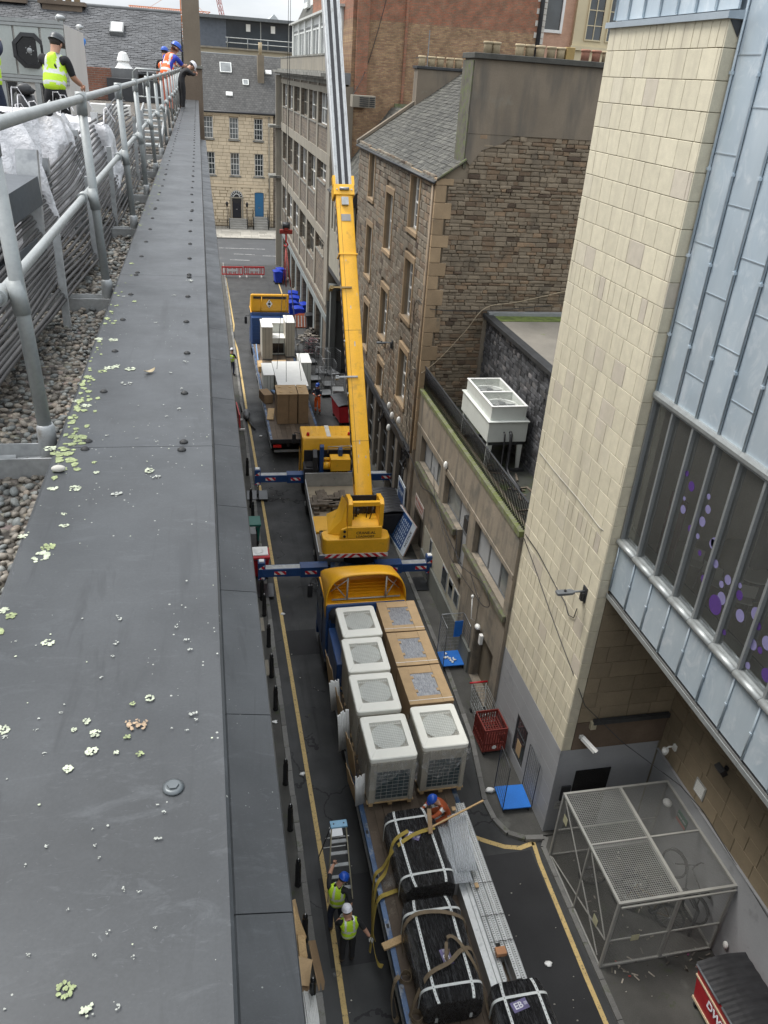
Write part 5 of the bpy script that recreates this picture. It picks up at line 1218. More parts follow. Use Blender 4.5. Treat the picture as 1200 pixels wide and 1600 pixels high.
for x in (2.85,5.25):
    t=thing('entrance_lamp','black lantern on a post '+('left' if x<4 else 'right')+' of the fanlight door','lantern',(x,104.6,.06),0,'lanterns at the fanlight door')
    g=M();g.cyl((0,0,0),(0,0,2.5),.03,n=6);g.build('post',mt_blackgloss,t,world=False)
    g=M();g.lathe([(.1,2.5),(.17,2.85),(.2,2.87),(.06,3.05),(0,3.1)],n=8);g.build('lantern',mt_black,t,world=False)
g=M();g.cyl((8.05,YF-.14,.1),(8.05,YF-.14,12.6),.07,n=8);g.build('downpipe',mt_conc,fh)
mt_fslate=wallmat('far_slate','brick',(.058,.057,.055),(.082,.080,.077),(.035,.035,.034),.35,.22,'x',.02,.25,.8)
g=M();g.hexa([(-12,YF-.35,12.75),(14,YF-.35,12.75),(14,114,12.75),(-12,114,12.75),(-12,112.2,18.7),(14,112.2,18.7),(14,113,18.7),(-12,113,18.7)]);g.build('roof',mt_fslate,fh)
g=M();g.tube([(-12,112.5,18.72),(14,112.5,18.72)],.13,6);g.build('ridge',mt_lead,fh)
def on_roof(x,z): return YF-.35+(z-12.75)/5.95*6.55
for x,z,w,h,m_ in ((3.3,17.3,1.35,1.5,mt_glass_pale),(5.55,15.9,.7,.8,mt_glass_pale),(3.55,14.6,.75,.55,mt_white),(8.35,17.1,.7,.6,mt_white),(.3,17.0,.4,.9,mt_white)):
    y=on_roof(x,z);up=Vector((0,6.55,5.95)).normalized();g=M();g.T=Matrix(((1,0,0,x),(0,up.y,-up.z,y),(0,up.z,up.y,z),(0,0,0,1)))
    g.box(-w/2,w/2,-h/2,h/2,0,.14);g.T=I4;sk=g.build('skylight',mt_attic_frame,fh)
    g=M();g.T=Matrix(((1,0,0,x),(0,up.y,-up.z,y),(0,up.z,up.y,z),(0,0,0,1)));g.box(-w/2+.08,w/2-.08,-h/2+.08,h/2-.08,.141,.15);g.build('pane',m_,sk)
g=M();g.box(7.0,7.75,109.2,110.5,15.3,18.9);g.build('chimney',mat('brown_stack',(.2,.165,.12),.9,0,.15,.8),fh)
g=M();g.lathe([(.2,0),(.22,1.3)],(7.35,109.8,18.9),10);g.build('chimney_pot',mt_pot,fh)
# neighbours of the sandstone house
nb=thing('dark_neighbour_house','darker stone house with white windows just right of the sandstone house','building',(12,107,0))
mt_nb=wallmat('neighbour_stone','rubble',(.17,.14,.11),(.12,.10,.085),(.2,.18,.15),.6,.25,'x',.03,.2)
g=M();g.box(8.57,18,YF+.2,116,0,12.9);g.build('wall',mt_nb,nb)
for z in (10.0,6.0,1.6): sash(nb,(9.2,YF+.2,z),(1,0,0),(0,-1,0),1.1,2.4,mt_white,mt_glass,2,4,.09,.1,bars=.04)
nb2=thing('left_neighbour_house','sandstone house with white ground-floor windows left of the fanlight house','building',(-6,107,0))
g=M();g.box(-14,-.92,YF+.02,116,0,12.7);g.build('wall',mt_sand,nb2)
for x in (-3.3,-6.5):
    for z in (1.5,5.95,9.95): sash(nb2,(x,YF+.02,z),(1,0,0),(0,-1,0),1.1,2.4,mt_white,mt_glass,3,4,.09,.1,bars=.04)
# red sandstone corner piece and hoarding just visible on the office's far corner
# modern dark building and skyline beyond the terrace
md=thing('modern_block','long dark glass-and-steel roof storey on the skyline behind the terrace','building',(20,135,0))
g=M();g.box(-2,60,130,150,0,19.6);g.build('lower_wall',mat('buff_wall',(.42,.37,.27),.85,0,.1,.5),md)
g=M();g.box(-2,60,129.6,130,19.6,19.8);g.build('parapet',mt_conc,md)
g=M();g.box(.5,60,134,148,19.6,23.3);g.build('glass_storey',mat('dark_glass_storey',(.035,.045,.055),.2,0,.3,.3),md)
g=M();g.box(-1.0,4.2,133.6,148,19.6,23.6);g.build('grey_storey',mat('grey_cladding',(.085,.10,.125),.6),md)
g=M();g.box(.3,60,132.6,148,23.31,23.7);g.build('roof_slab',mat('roof_grey',(.12,.13,.135),.6),md)
for x in (9.0,13.0,15.6,17.5): g=M();g.box(x,x+.12,133.9,133.99,19.8,23.3);g.build('mullion',mt_steel,md)
for x in (7.0,10.5): g=M();g.box(x,x+.6,133.85,133.95,22.0,22.9);g.build('ceiling_light',mt_white,md)
g=M();g.box(15.6,17.0,133.86,133.96,19.9,22.9);g.build('pale_pane',mt_glass_pale,md)
for z in (20.4,21.0): g=M();g.tube([(4,130.2,z),(40,130.2,z)],.05,5);g.build('guard_rail',mt_steel,md)
for i in range(12): g=M();g.tube([(4.2+i*2.8,130.2,19.8),(4.2+i*2.8,130.2,21.0)],.05,5);g.build('rail_post',mt_steel,md)
for i,(x,w) in enumerate(((20,9),(31,8),(11,5))):
    t=M();t.prism([(x,23.5),(x+w,23.5),(x+w/2,26.0)],'y',165,180);t.build('pitched_roof',mat('distant_pale_roof',(.45,.48,.5),.7),label=('wide pale gabled roof on the skyline below the spire','pale gabled roof right of the spire on the skyline','small pale gabled roof left of the spire on the skyline')[i],cat='roof')
sp=M();sp.lathe([(1.1,0),(1.1,6),(1.3,6.3),(.85,9),(.3,14),(0,17)],(41,300,22),8,sm=False);sp.build('church_spire',mat('spire_stone',(.07,.075,.08),.9),label='thin dark church spire on the skyline',cat='spire')
hz=M()
for i in range(34):
    x=-160+i*16+R.uniform(-5,5);hz.box(x,x+R.uniform(8,18),320,340,0,R.uniform(17,25));
hz.build('distant_roofs',mat('distant_roofs',(.16,.18,.20),.9,0,.2,.05),label='hazy row of far roofs along the skyline',cat='rooftops',kind='stuff')
# tower cranes
def tower_crane(name,base,jl,rz,mt_,lab,h=30,tilt=0):
    t=thing(name,lab,'tower crane',base,rz)
    def lattice(g,a,b,w,n_,r_):
        a=Vector(a);b=Vector(b);d=(b-a).normalized();u=d.orthogonal().normalized();v=d.cross(u);c=[u*w+v*w,-u*w+v*w,-u*w-v*w,u*w-v*w]
        for q in c: g.tube([a+q,b+q],r_,4)
        for k in range(n_):
            p=a.lerp(b,k/n_);q_=a.lerp(b,(k+1)/n_)
            for i in range(4): g.tube([p+c[i],q_+c[(i+1) % 4]],r_*.7,4)
    g=M();lattice(g,(0,0,0),(0,0,h),.8,16,.16);g.build('mast',mt_,t,world=False)
    g=M();lattice(g,(0,0,h+1.5),(-jl*cos(tilt),0,h+1.5+jl*sin(tilt)),.7,24,.15);g.build('jib',mt_,t,world=False)
    g=M();lattice(g,(0,0,h+1.5),(9,0,h+1.5),.7,5,.15);g.build('counter_jib',mt_,t,world=False)
    g=M();g.box(7,9.2,-1,1,h-1.5,h+1);g.build('counterweight',mt_conc,t,world=False)
    g=M();g.box(-1.2,1.2,-1,1,h-.8,h+1.0);g.build('cab',mt_,t,world=False,bevel=.1)
    g=M();g.tube([(0,0,h+1.5),(0,0,h+8)],.25,4);g.build('tower_head',mt_,t,world=False)
    g=M();g.tube([(0,0,h+8),(-jl*.7*cos(tilt),0,h+1.5+jl*.7*sin(tilt))],.06,4);g.tube([(0,0,h+8),(8,0,h+1.5)],.06,4);g.build('tie_bar',mt_,t,world=False)
tower_crane('tower_crane',(-4.3,300,0),15.5,0,mat('crane_orange',(.62,.21,.07),.6),'orange tower crane on the skyline above the slate roof',29.5)
tower_crane('luffing_crane',(14.5,420,10),60,.2,mat('crane_faded_red',(.5,.22,.2),.7),'faded red luffing crane, its thin jib slanting up into the cloud',12,1.35)
# ================================================================ lorries and crane
mt_deck=mat('deck_timber',(.115,.085,.06),.8,0,.2,2,40,.12,.3,objvar=.22,stain=[((.19,.16,.12),3,.6,.72)])
mt_rail=mat('scuffed_blue_rail',(.055,.10,.19),.45,.2,.25,3,30,.12,.1,stain=[((.22,.23,.24),3.5,.52,.62),((.12,.07,.04),5,.66,.74)])
mt_alu=mat('aluminium',(.45,.46,.46),.4,.6,.1,4,40,.08,.08,stain=[((.25,.24,.22),3,.6,.72)])
mt_chass=mat('chassis_black',(.025,.025,.028),.6,.2,.3,3)
mt_hazard=stripe_mat('red_white_hazard',(.55,.01,.015),(.75,.73,.70),.28,(1,0,1))
def wheel(par,x,y,side,r=.48,w=.3):
    g=M();g.lathe([(r*.55,-w/2),(r*.9,-w/2),(r,-w*.38),(r,w*.38),(r*.9,w/2),(r*.55,w/2)],n=28);g.v=[Matrix.Translation((x,y,r)) @ RY(pi/2) @ p for p in g.v]
    t=g.build('wheel',mt_rubber,par,world=False)
    g=M();g.lathe([(r*.56,0),(r*.5,.05),(r*.3,.02),(r*.2,.10),(0,.11)],n=20);g.v=[Matrix.Translation((x+side*w*.3,y,r)) @ RY(side*pi/2) @ p for p in g.v]
    W=WM[par.name];g.v=[W @ p for p in g.v];g.build('rim',mt_galv_dull,t)
    return t
def flatbed(par,W,y0,y1,z,planks=9):
    """chassis, deck of separate planks, side rails; y along the lorry, local space"""
    g=M();g.box(-.45,-.35,y0,y1,z-.42,z-.15);g.build('chassis_rail',mt_chass,par,world=False)
    g=M();g.box(.35,.45,y0,y1,z-.42,z-.15);g.build('chassis_rail',mt_chass,par,world=False)
    g=M()
    y=y0+.3
    while y<y1-.1: g.box(-W/2+.05,W/2-.05,y,y+.08,z-.15,z-.045);y += .6
    g.build('cross_members',mt_chass,par,world=False);par_k=g
    w=(W-.24)/planks
    for i in range(planks):
        x=-W/2+.12+i*w;g=M();g.box(x+.004,x+w-.004,y0,y1,z-.045,z-R.uniform(0,.006));g.build('deck_plank',mt_deck,par,world=False)
    for s in (-1,1):
        g=M();x=s*(W/2-.06);g.box(x-.06,x+.06,y0,y1,z-.14,z+.012);r_=g.build('side_rail',mt_rail,par,world=False,bevel=.008)
        y=y0+.5
        while y<y1: g=M();g.box(x-.03,x+.03,y-.05,y+.05,z+.0125,z+.018);g.build('rope_socket',mt_chass,par,world=False);y += 1.25
    g=M();g.box(-W/2,W/2,y0-.06,y0,z-.2,z+.01);g.build('rear_beam',mt_chass,par,world=False)
    g=M()
    for s in (-1,1): g.box(s*(W/2-.08)-.02,s*(W/2-.08)+.02,y0+.4,y1-.4,.52,.58);g.box(s*(W/2-.08)-.02,s*(W/2-.08)+.02,y0+.4,y1-.4,.78,.84)
    g.build('side_guards',mt_alu,par,world=False);
    g=M();g.box(-1.1,1.1,y0+.1,y0+.16,.45,.57);g.build('rear_bumper',mt_alu,par,world=False)
    for s in (-1,1):
        g=M();g.box(s*.95-.2,s*.95+.2,y0-.08,y0-.02,.78,.92);lp=g.build('tail_lamp',mt_redlens,par,world=False)
def cab(par,y0,y1,ztop,W,c_up,c_low,front_fascia=True):
    """lorry cab facing +y"""
    h=W/2
    g=M();g.prism([(y0,.75),(y1-.05,.75),(y1+.02,1.3),(y1,1.75),(y1-.22,ztop-.12),(y1-.5,ztop),(y0+.05,ztop),(y0,ztop-.08)],'x',-h,h)
    g.build('cab_shell',c_low,par,world=False,bevel=.05,recalc=True)
    g=M();g.prism([(y0+.02,ztop-.06),(y1-.24,ztop-.12),(y1-.5,ztop+.012),(y0+.08,ztop+.012)],'x',-h-.012,h+.012);g.build('roof_panel',c_up,par,world=False,bevel=.04,recalc=True)
    g=M();g.prism([(y1+.005,1.72),(y1+.025,1.78),(y1-.21,ztop-.2),(y1-.235,ztop-.2)],'x',-h+.12,h-.12);g.build('windscreen',mt_glass,par,world=False,recalc=True)
    for s in (-1,1):
        g=M();g.prism([(y0+.75,1.75),(y1-.12,1.75),(y1-.3,ztop-.25),(y0+.75,ztop-.25)],'x',s*(h+.004),s*(h+.012));g.build('side_window',mt_glass,par,world=False,recalc=True)
        g=M();g.box(s*(h+.004),s*(h+.018),y0+.68,y0+.71,.9,ztop-.2);g.build('door_seam',mt_chass,par,world=False)
        g=M();g.tube([(s*h,y1-.15,2.35),(s*(h+.22),y1-.02,2.35),(s*(h+.24),y1,2.2)],.018,6);arm=g.build('mirror_arm',mt_black,par,world=False)
        g=M();g.box(s*(h+.24)-.09,s*(h+.24)+.09,y1-.04,y1+.06,1.75,2.25);g.build('mirror',mt_black,par,world=False,bevel=.03)
        g=M();g.box(s*(h-.25),s*(h+.03),y0-.15,y1-.75,.35,.75);g.build('step_unit',mt_chass,par,world=False,bevel=.03)
        g=M();g.box(s*(h-.35)-.14,s*(h-.35)+.14,y1-.02,y1+.05,.78,.98);g.build('headlight',mt_chrome,par,world=False,bevel=.02)
    g=M();g.box(-h,h,y1-.12,y1+.1,.3,.75);g.build('front_bumper',c_low,par,world=False,bevel=.04)

# ---- near lorry: flatbed loaded with condensers, pointing away
nl=thing('flatbed_lorry','near blue and yellow flatbed lorry loaded with white condensers and black-wrapped bundles','lorry',(4.56,4.5,0),0)
flatbed(nl,2.62,0.6,15.55,1.22,10)
for y in (2.5,3.8,5.1): [wheel(nl,s*1.05,y,s) for s in (-1,1)]
wheel(nl,-1.1,16.6,-1);wheel(nl,1.1,16.6,1);wheel(nl,-1.1,12.4,-1);wheel(nl,1.1,12.4,1)
cab(nl,15.9,18.0,2.85,2.58,mt_yellow_cab,mt_blue)
# wind deflector: open shell with wings and inner frame
def arch(t):            # rear edge outline, t 0..1
    a=pi*(1-t);x=1.31*(abs(cos(a))**.55)*(1 if cos(a)>0 else -1);z=2.35+1.55*(sin(a)**.55) if 0<t<1 else 2.35
    return x,z
def shell(u,v):
    x,z=arch(min(max(u,.0),1));k=v
    zf=2.86+(z-2.35)*.16
    zz=z+(zf-z)*(k**1.6) if z>2.86 else z+(max(2.6,z)-z)*k
    return (x*(1-.05*k),15.98+1.72*k,zz)
g=M();g.grid(shell,40,10);df=g.build('wind_deflector',mt_yellow_cab,nl,world=False,solid=.035)
g=M();g.box(-1.0,1.0,16.0,17.2,2.875,2.90)
g.build('inner_floor',mt_yellow_cab,nl,world=False)
for k in range(6): g=M();g.box(-.9,.9,16.1+k*.17,16.15+k*.17,2.9,2.93);g.build('floor_rib',mt_yellow_cab,nl,world=False)
mt_strut=mat('grey_strut',(.40,.40,.38),.5,.3)
for x in (-.62,.62):
    g=M();g.tube([(x,16.02,2.95),(x,16.02,3.76)],.03,8);g.build('strut',mt_strut,nl,world=False)
    g=M();g.tube([(x,16.03,2.98),(x*1.75,16.4,3.45)],.018,6);g.build('strut',mt_strut,nl,world=False)
    g=M();g.tube([(x,16.03,3.7),(x*1.8,16.3,3.1)],.018,6);g.build('strut',mt_strut,nl,world=False)
g=M();g.tube([(-1.1,16.03,2.97),(1.1,16.03,2.97)],.028,8);g.build('cross_strut',mt_strut,nl,world=False)
g=M();g.box(-1.2,1.2,15.68,15.88,1.25,2.5);g.cyl((-.75,15.72,2.35),(.95,15.72,2.35),.16,n=14);g.build('rear_bulkhead',mt_blue,nl,world=False)
g=M();g.ell((-.98,15.75,2.55),(.26,.2,.28),12,8,0,.1);g.build('air_intake',mt_black,nl,world=False)
g=M();g.box(-1.27,-.95,13.7,15.5,1.22,2.3);g.build('side_locker',mt_blue,nl,world=False,bevel=.04)

# ---- far lorry
fl_=thing('flatbed_lorry','far blue and yellow flatbed lorry carrying white air-handling sections and tall brown cartons','lorry',(4.12,36.9,0),0)
flatbed(fl_,2.6,.3,16.3,1.2,9)
for y in (2.2,3.5,4.8): [wheel(fl_,s*1.05,y,s) for s in (-1,1)]
for y in (12.2,17.6): [wheel(fl_,s*1.08,y,s) for s in (-1,1)]
cab(fl_,17.1,19.3,3.15,2.56,mt_yellow_cab,mt_blue)
g=M();g.prism([(17.12,3.16),(18.9,3.16),(17.5,4.28),(17.12,4.36)],'x',-1.27,1.27);g.build('roof_fairing',mt_yellow_cab,fl_,world=False,bevel=.10,recalc=True)
g=M();g.box(-1.1,1.1,17.085,17.12,4.05,4.2);g.build('fairing_slot',mt_chass,fl_,world=False)
em=M();em.lathe([(.22,0),(.22,.012),(.2,.016)],n=4,sm=False);em.v=[Matrix.Translation((-.05,17.09,3.72)) @ RX(pi/2) @ RY(0) @ Matrix.Scale(1.35,4,(0,1,0)) @ p for p in em.v];emo=em.build('emblem_plate',mt_white,fl_,world=False)
em=M();em.cyl((-.05,17.078,3.72),(-.05,17.07,3.72),.10,n=14);em.box(-.09,-.01,17.066,17.073,3.86,3.93);em.box(-.09,-.01,17.066,17.073,3.5,3.58);em.build('emblem_mark',mt_dark,fl_,world=False)
g=M();g.tube([(-.62,17.05,3.2),(-.55,17.05,4.2)],.03,6);g.build('marker_pole',mt_yellow,fl_,world=False)
g=M();g.box(-1.25,1.2,16.45,16.98,1.2,2.95)
g.build('rear_bulkhead',mt_blue,fl_,world=False,bevel=.03)
for k in range(5): g=M();g.box(-1.2,-.5,16.43,16.449,1.5+k*.22,1.54+k*.22);g.build('bulkhead_rib',mt_blue,fl_,world=False)

# ---- crane lorry, turned by two degrees
CR=thing('mobile_crane','yellow telescopic boom crane mounted on a blue lorry with outriggers spread across the alley','crane',(4.93,24.2,0),-.032)
def cm(g,n_,m_,par=CR,**k): return g.build(n_,m_,par,world=False,**k)
g=M();g.box(-.5,.5,.3,11.2,.62,.95);cm(g,'chassis',mt_chass)
for y in (1.9,3.2,7.4,9.6): [wheel(CR,s*1.05,y,s) for s in (-1,1)]
# drop-side body
g=M();g.box(-1.2,1.2,1.5,7.85,.98,1.10);cm(g,'body_floor',mat('dusty_floor',(.30,.25,.18),.9,0,.15,1.5,40,.1,.1,stain=[((.16,.13,.10),1.5,.6,.7)]))
for s in (-1,1):
    for k in range(3): g=M();g.box(s*1.2-.02,s*1.2+.02,1.55+k*2.1,3.6+k*2.1,1.0,1.5);cm(g,'side_board',mt_alu,bevel=.008)
g=M();g.box(-1.2,1.2,7.86,7.92,.98,1.75);cm(g,'headboard',mt_alu)
g=M();g.box(-1.2,1.2,1.46,1.52,.98,1.4);cm(g,'tail_board',mt_alu)
for k in range(18):                           # sleepers and mats on the bed
    g=M();x=(-.62 if k>11 else -.95)+(k % 6)*.26;y=5.9+(k % 3)*.25-(.35 if k>11 else 0);z=1.11+.12*(k // 6)
    g.T=T(x+R.uniform(-.04,.04),y+R.uniform(-.1,.1),z) @ RZ(R.gauss(0,.05)+(pi/2 if k>11 else 0));L_=R.uniform(.45,.6) if k>11 else R.uniform(.55,.85);g.box(-.11,.11,-L_,L_,0,.11);cm(g,'timber_block',mt_oldwood)
for k in range(5): g=M();g.T=T(-.9+k*.17,2.8,1.11);g.box(-.075,.075,-.9,.9,0,.09);cm(g,'timber_block',mt_oldwood)
g=M();g.box(-1.15,.2,3.6,4.9,1.11,1.20);cm(g,'yellow_mat',mt_yellow,bevel=.01)
g=M();g.box(-.8,1.2,.35,1.4,.98,1.08)
for k in range(5): g.box(-.78+k*.4,-.44+k*.4,.3,1.42,1.08,1.12)
cm(g,'rear_deck',mt_rail)
g=M()
for s in (-1,): g.tube([(s*1.15,1.4,1.0),(s*1.32,1.25,.35)],.02,5);g.tube([(s*1.15,.9,1.0),(s*1.32,.75,.35)],.02,5);[g.tube([(s*(1.15+.05*q),1.4-.04*q,1.0-.18*q),(s*(1.15+.05*q),.9-.04*q,1.0-.18*q)],.015,5) for q in range(1,4)]
cm(g,'ladder',mt_alu)
# outriggers: beam, inner box, jack, foot and pad
def outrigger(y,z,xl,xr,name='outrigger'):
    for s,x in ((-1,xl),(1,xr)):
        g=M();a,b=sorted((s*.9,x));g.box(a,b,y-.17,y+.17,z,z+.34);o=cm(g,'outrigger_beam',mt_blue,bevel=.012)
        g=M();a,b=sorted((s*.9,s*1.95));g.box(a,b,y-.21,y+.21,z-.04,z+.39);cm(g,'outrigger_box',mt_blue,bevel=.012)
        g=M();a,b=sorted((s*.95,x-s*.12));g.box(a,b,y-.13,y+.13,z+.3405+(.05 if 0 else 0),z+.346);cm(g,'beam_wear',mt_galv_dull)
        g=M();g.box(x-.14,x+.14,y-.15,y+.15,z-.15,z+.62);cm(g,'jack_housing',mt_blue,bevel=.02)
        g=M();g.cyl((x,y,.07),(x,y,z),.055,n=14);cm(g,'jack_leg',mt_chrome)
        g=M();g.box(x-.09,x+.09,y-.09,y+.09,z+.621,z+.66);cm(g,'jack_cap',mt_white)
        g=M();g.box(x-.5,x+.45,y-.45,y+.45,.105 if abs(x)>2.9 else .02,.14 if abs(x)>2.9 else .06);cm(g,'spreader_pad',mat('wet_steel_pad',(.045,.047,.05),.3,.4,.2,3) if 'wet_steel_pad' not in bpy.data.materials else bpy.data.materials['wet_steel_pad'],bevel=.006)
        for q,xx in enumerate((s*1.55,s*2.7)):
            if abs(xx)>abs(x)-.2: continue
            g=M();g.box(xx-.22,xx+.22,y-.218 if q == 0 else y-.176,y-.212 if q == 0 else y-.171,z+.1,z+.24);cm(g,'hazard_plate',mt_hazard)
        for zz in (z+.35,z-.1): g=M();g.prism([(x-.13,zz+(.0)),(x+.1,zz),(x+.1,zz+.17)],'y',y-.158,y-.151);cm(g,'reflector',mt_hazard)
outrigger(1.15,.82,-3.38,3.05);outrigger(9.0,.85,-3.28,3.15)
# cab
cab(CR,9.3,11.15,2.85,2.45,mt_yellow,mt_yellow)
g=M();g.box(-1.15,1.15,9.22,9.299,.9,2.25);cm(g,'rear_engine_cover',mt_black)
for x in (-.95,.95): g=M();g.lathe([(.075,0),(.07,.13),(0,.16)],(x,9.55,2.87),12);cm(g,'beacon',mt_redlens)
g=M();g.box(-.1,.1,9.4,10.7,2.866,2.875);cm(g,'roof_strip',mat('worn_white_strip',(.6,.58,.52),.7))
for k in range(8):
    if k in (3,4): continue
    g=M();g.box(-1.05+k*.27,-.97+k*.27,9.6,10.6,2.866,2.88);cm(g,'roof_rib',mt_yellow,bevel=.004)
# machinery behind the cab: blue posts, black boxes, hopper, operator housing
for x,hh in ((-.42,2.9),(.42,2.75)): g=M();g.prism([(8.3,1.0),(8.7,1.0),(8.65,hh-.25),(8.45,hh),(8.35,hh-.1)],'x',x-.09,x+.09);cm(g,'blue_post',mt_blue,recalc=True)
g=M();g.prism([(8.25,1.0),(8.65,1.0),(8.7,2.55),(8.35,2.3)],'x',-.80,-.62);cm(g,'black_guard',mt_black,recalc=True)
g=M();g.box(-1.2,-.55,8.35,9.15,1.0,1.75);cm(g,'tool_box',mt_black,bevel=.02)
g=M();g.box(-1.1,-.62,8.45,9.05,1.751,1.80);cm(g,'box_lid',mt_rubber)
g=M();g.ell((-.75,8.2,1.3),(.16,.12,.12),10,6,0,.1);cm(g,'yellow_coupling',mt_yellow)
g=M();g.box(-.05,.85,8.0,8.6,1.75,2.35);cm(g,'operator_box',mt_yellow,bevel=.025)
g=M();g.cyl((-.35,8.35,1.9),(0,8.35,1.9),.18,n=14);g.cyl((-.4,8.5,2.15),(0,8.5,2.15),.08,n=10);cm(g,'winch_drum',mt_yellow)
g=M();g.tube([(-.1,8.8,2.3),(-.1,8.8,2.62),(.95,8.8,2.66),(.95,8.6,2.3)],.02,6);g.tube([(-.1,8.8,2.5),(.95,8.8,2.54)],.015,5);cm(g,'guard_rail',mt_galv_dull)
# slewing ring, counterweight, turret
g=M();g.cyl((.4,2.0,1.12),(.4,2.0,1.9),.85,n=32);g.build('slew_ring',mt_chass,CR,world=False)
rk=M();rk.cyl((-.15,1.9,2.3),(-.15,1.9,2.4),.55,n=30);
for k in range(30): a=2*pi*k/30;rk.box(-.15+.55*cos(a)-.02,-.15+.55*cos(a)+.02,1.9+.55*sin(a)-.02,1.9+.55*sin(a)+.02,2.3,2.4)
cm(rk,'toothed_ring',mt_chass)
g=M();g.prism([(-1.22,.42),(-1.22,.85),(-1.1,1.0),(-.2,1.05),(1.0,1.05),(1.22,.95),(1.26,.85),(1.26,.42),(1.15,.28),(-1.1,.28)],'z',2.14,2.78);cw=cm(g,'counterweight',mt_yellow,bevel=.05,recalc=True)
g=M();x=-1.12
hw,hr=mat('hazard_white',(.72,.70,.66),.45,0,.08,8),mat('hazard_red',(.50,.012,.015),.45,0,.1,8)
g=M();g.box(-1.12,1.2,.262,.279,2.02,2.18);sp_=cm(g,'hazard_strip',hw)
for k in range(8):
    x=-1.0+k*.29;s=1 if x<.05 else -1
    if abs(x-.04)<.08: s=0
    g=M();d_=.09*s;g.prism([(x-.07-d_,2.022),(x+.07-d_,2.022),(x+.07+d_,2.178),(x-.07+d_,2.178)] if s else [(x-.12,2.022),(x-.02,2.178),(x+.03,2.178),(x-.03,2.022)],'y',.255,.2615);g.build('red_stripe',hr,CR,world=False)
# turret: two cheeks, frame window, sloping left side
g=M();g.prism([(.30,2.78),(.30,3.25),(.55,3.35),(1.9,3.35),(1.9,2.78)],'x',-.33,.93);cm(g,'turret_base',mt_yellow,bevel=.02,recalc=True)
for x in (-.33,.80):
    g=M();g.prism([(.36,3.25),(.36,4.15),(.55,4.28),(1.2,4.15),(2.2,3.3)],'x',x,x+.16);cm(g,'turret_cheek',mt_yellow,bevel=.015,recalc=True)
for z0,z1 in ((4.08,4.24),(3.12,3.28)):
    g=M();g.box(-.17,.80,.35,.50,z0,z1);cm(g,'frame_beam',mt_yellow,bevel=.01)
g=M();g.hexa([(-1.0,.7,2.79),(-.33,.5,2.79),(-.33,2.4,2.79),(-.9,2.2,2.79),(-.5,.9,3.2),(-.34,.7,4.05),(-.34,2.0,3.7),(-.5,2.0,3.1)]);cm(g,'side_fairing',mt_yellow,bevel=.02,recalc=True)
g=M();g.prism([(-.62,2.79),(-.34,2.79),(-.34,3.25),(-.55,3.15)],'y',.31,.40);cm(g,'hinge_bracket',mt_yellow,recalc=True)
for z in (2.95,3.15): g=M();g.cyl((-.44,.30,z-.05),(-.44,.27,z-.05),.05,n=12);cm(g,'pin',mt_chass)
g=M()
for k in range(14): a=Vector((R.uniform(-.1,.7),R.uniform(.7,1.1),R.uniform(3.3,3.5)));g.tube([a,a+Vector((R.uniform(-.15,.15),R.uniform(0,.3),R.uniform(.2,.6)))],R.choice((.02,.03)),6)
cm(g,'hoses',mt_black);
g=M();g.box(-.17,.8,1.15,1.2,3.35,4.1);cm(g,'inner_plate',mt_chass)
WCR=WM[CR.name]
letter('CRANE-AL',mt_black,CR,WCR @ frame((.34,.298,3.02),(1,0,0),(0,0,1),(0,-1,0)),.15,.003,bold=True)
letter('LOADHOIST',mt_black,CR,WCR @ frame((.32,.298,2.87),(1,0,0),(0,0,1),(0,-1,0)),.12,.003,bold=True)
# boom: telescoping box sections raised towards the far lorry
B0=Vector((5.42,26.0,3.55));BD=Vector((-.5,19.0,30.0)).normalized();BL=36.5
bx=Vector((1,0,0));bx=(bx-BD*bx.dot(BD)).normalized();bn=bx.cross(BD);bn=bn if bn.y<0 else -bn     # bn: the face towards the camera
def bframe(l): return frame(B0+BD*l,bx,bn,BD)      # local x across, y out to the camera, z along the boom
def bpart(name,m_,l0,fn,**k):
    g=M();fn(g);F=bframe(l0);g.v=[F @ p for p in g.v];return g.build(name,m_,CR,recalc=True,**k)
def sect(w,d,L_): return lambda g: g.prism([(-w/2,d/2-.02),(-w/2+.03,d/2),(w/2-.03,d/2),(w/2,d/2-.02),(w/2,-d/2+.1),(w/2-.12,-d/2),(-w/2+.12,-d/2),(-w/2,-d/2+.1)],'z',0,L_)
bpart('boom_base',mt_yellow,-.3,sect(.64,.52,12.2),bevel=.012)
bpart('boom_heel',mt_yellow,-.9,lambda g: (g.box(-.40,.40,-.4,.36,0,.8)),bevel=.04)
bpart('boom_seam',mt_chass,1.0,lambda g: g.box(-.185,-.175,.26,.263,0,10.4))
for l in (2.2,6.4): bpart('boom_seam',mt_chass,l,lambda g: g.box(-.315,.315,.2605,.262,0,.012))
for l in (9.3,): bpart('boom_band',mt_yellow,l,lambda g: g.box(-.36,.36,-.2,.29,0,.05))
bpart('boom_collar',mt_yellow,11.6,lambda g: (g.box(-.40,.40,-.30,.31,0,.42)),bevel=.03)
for s in (-1,1): bpart('collar_lug',mt_yellow,12.0,lambda g: g.box(s*.36-.05,s*.36+.05,.05,.30,0,.35))
for x in (-.28,-.1,.1,.28): bpart('collar_bolt',mt_galv_dull,11.8,lambda g: g.cyl((x,.31,0),(x,.34,0),.03,n=8))
bpart('collar_bracket',mt_galv_dull,11.2,lambda g: (g.box(-.13,.13,.263,.36,0,.3),g.cyl((-.18,.35,.62),(.18,.35,.62),.06,n=10)))
bpart('number_plate_panel',mat('grey_panel',(.3,.29,.27),.5),10.95,lambda g: g.box(-.17,.19,.263,.28,-.35,-.08),bevel=.015)
mt_sect=mat('greased_grey_section',(.43,.44,.44),.4,.35,.12,.5,20,.08,.05,streak=((.24,.24,.23),6,.15,.55,.75))
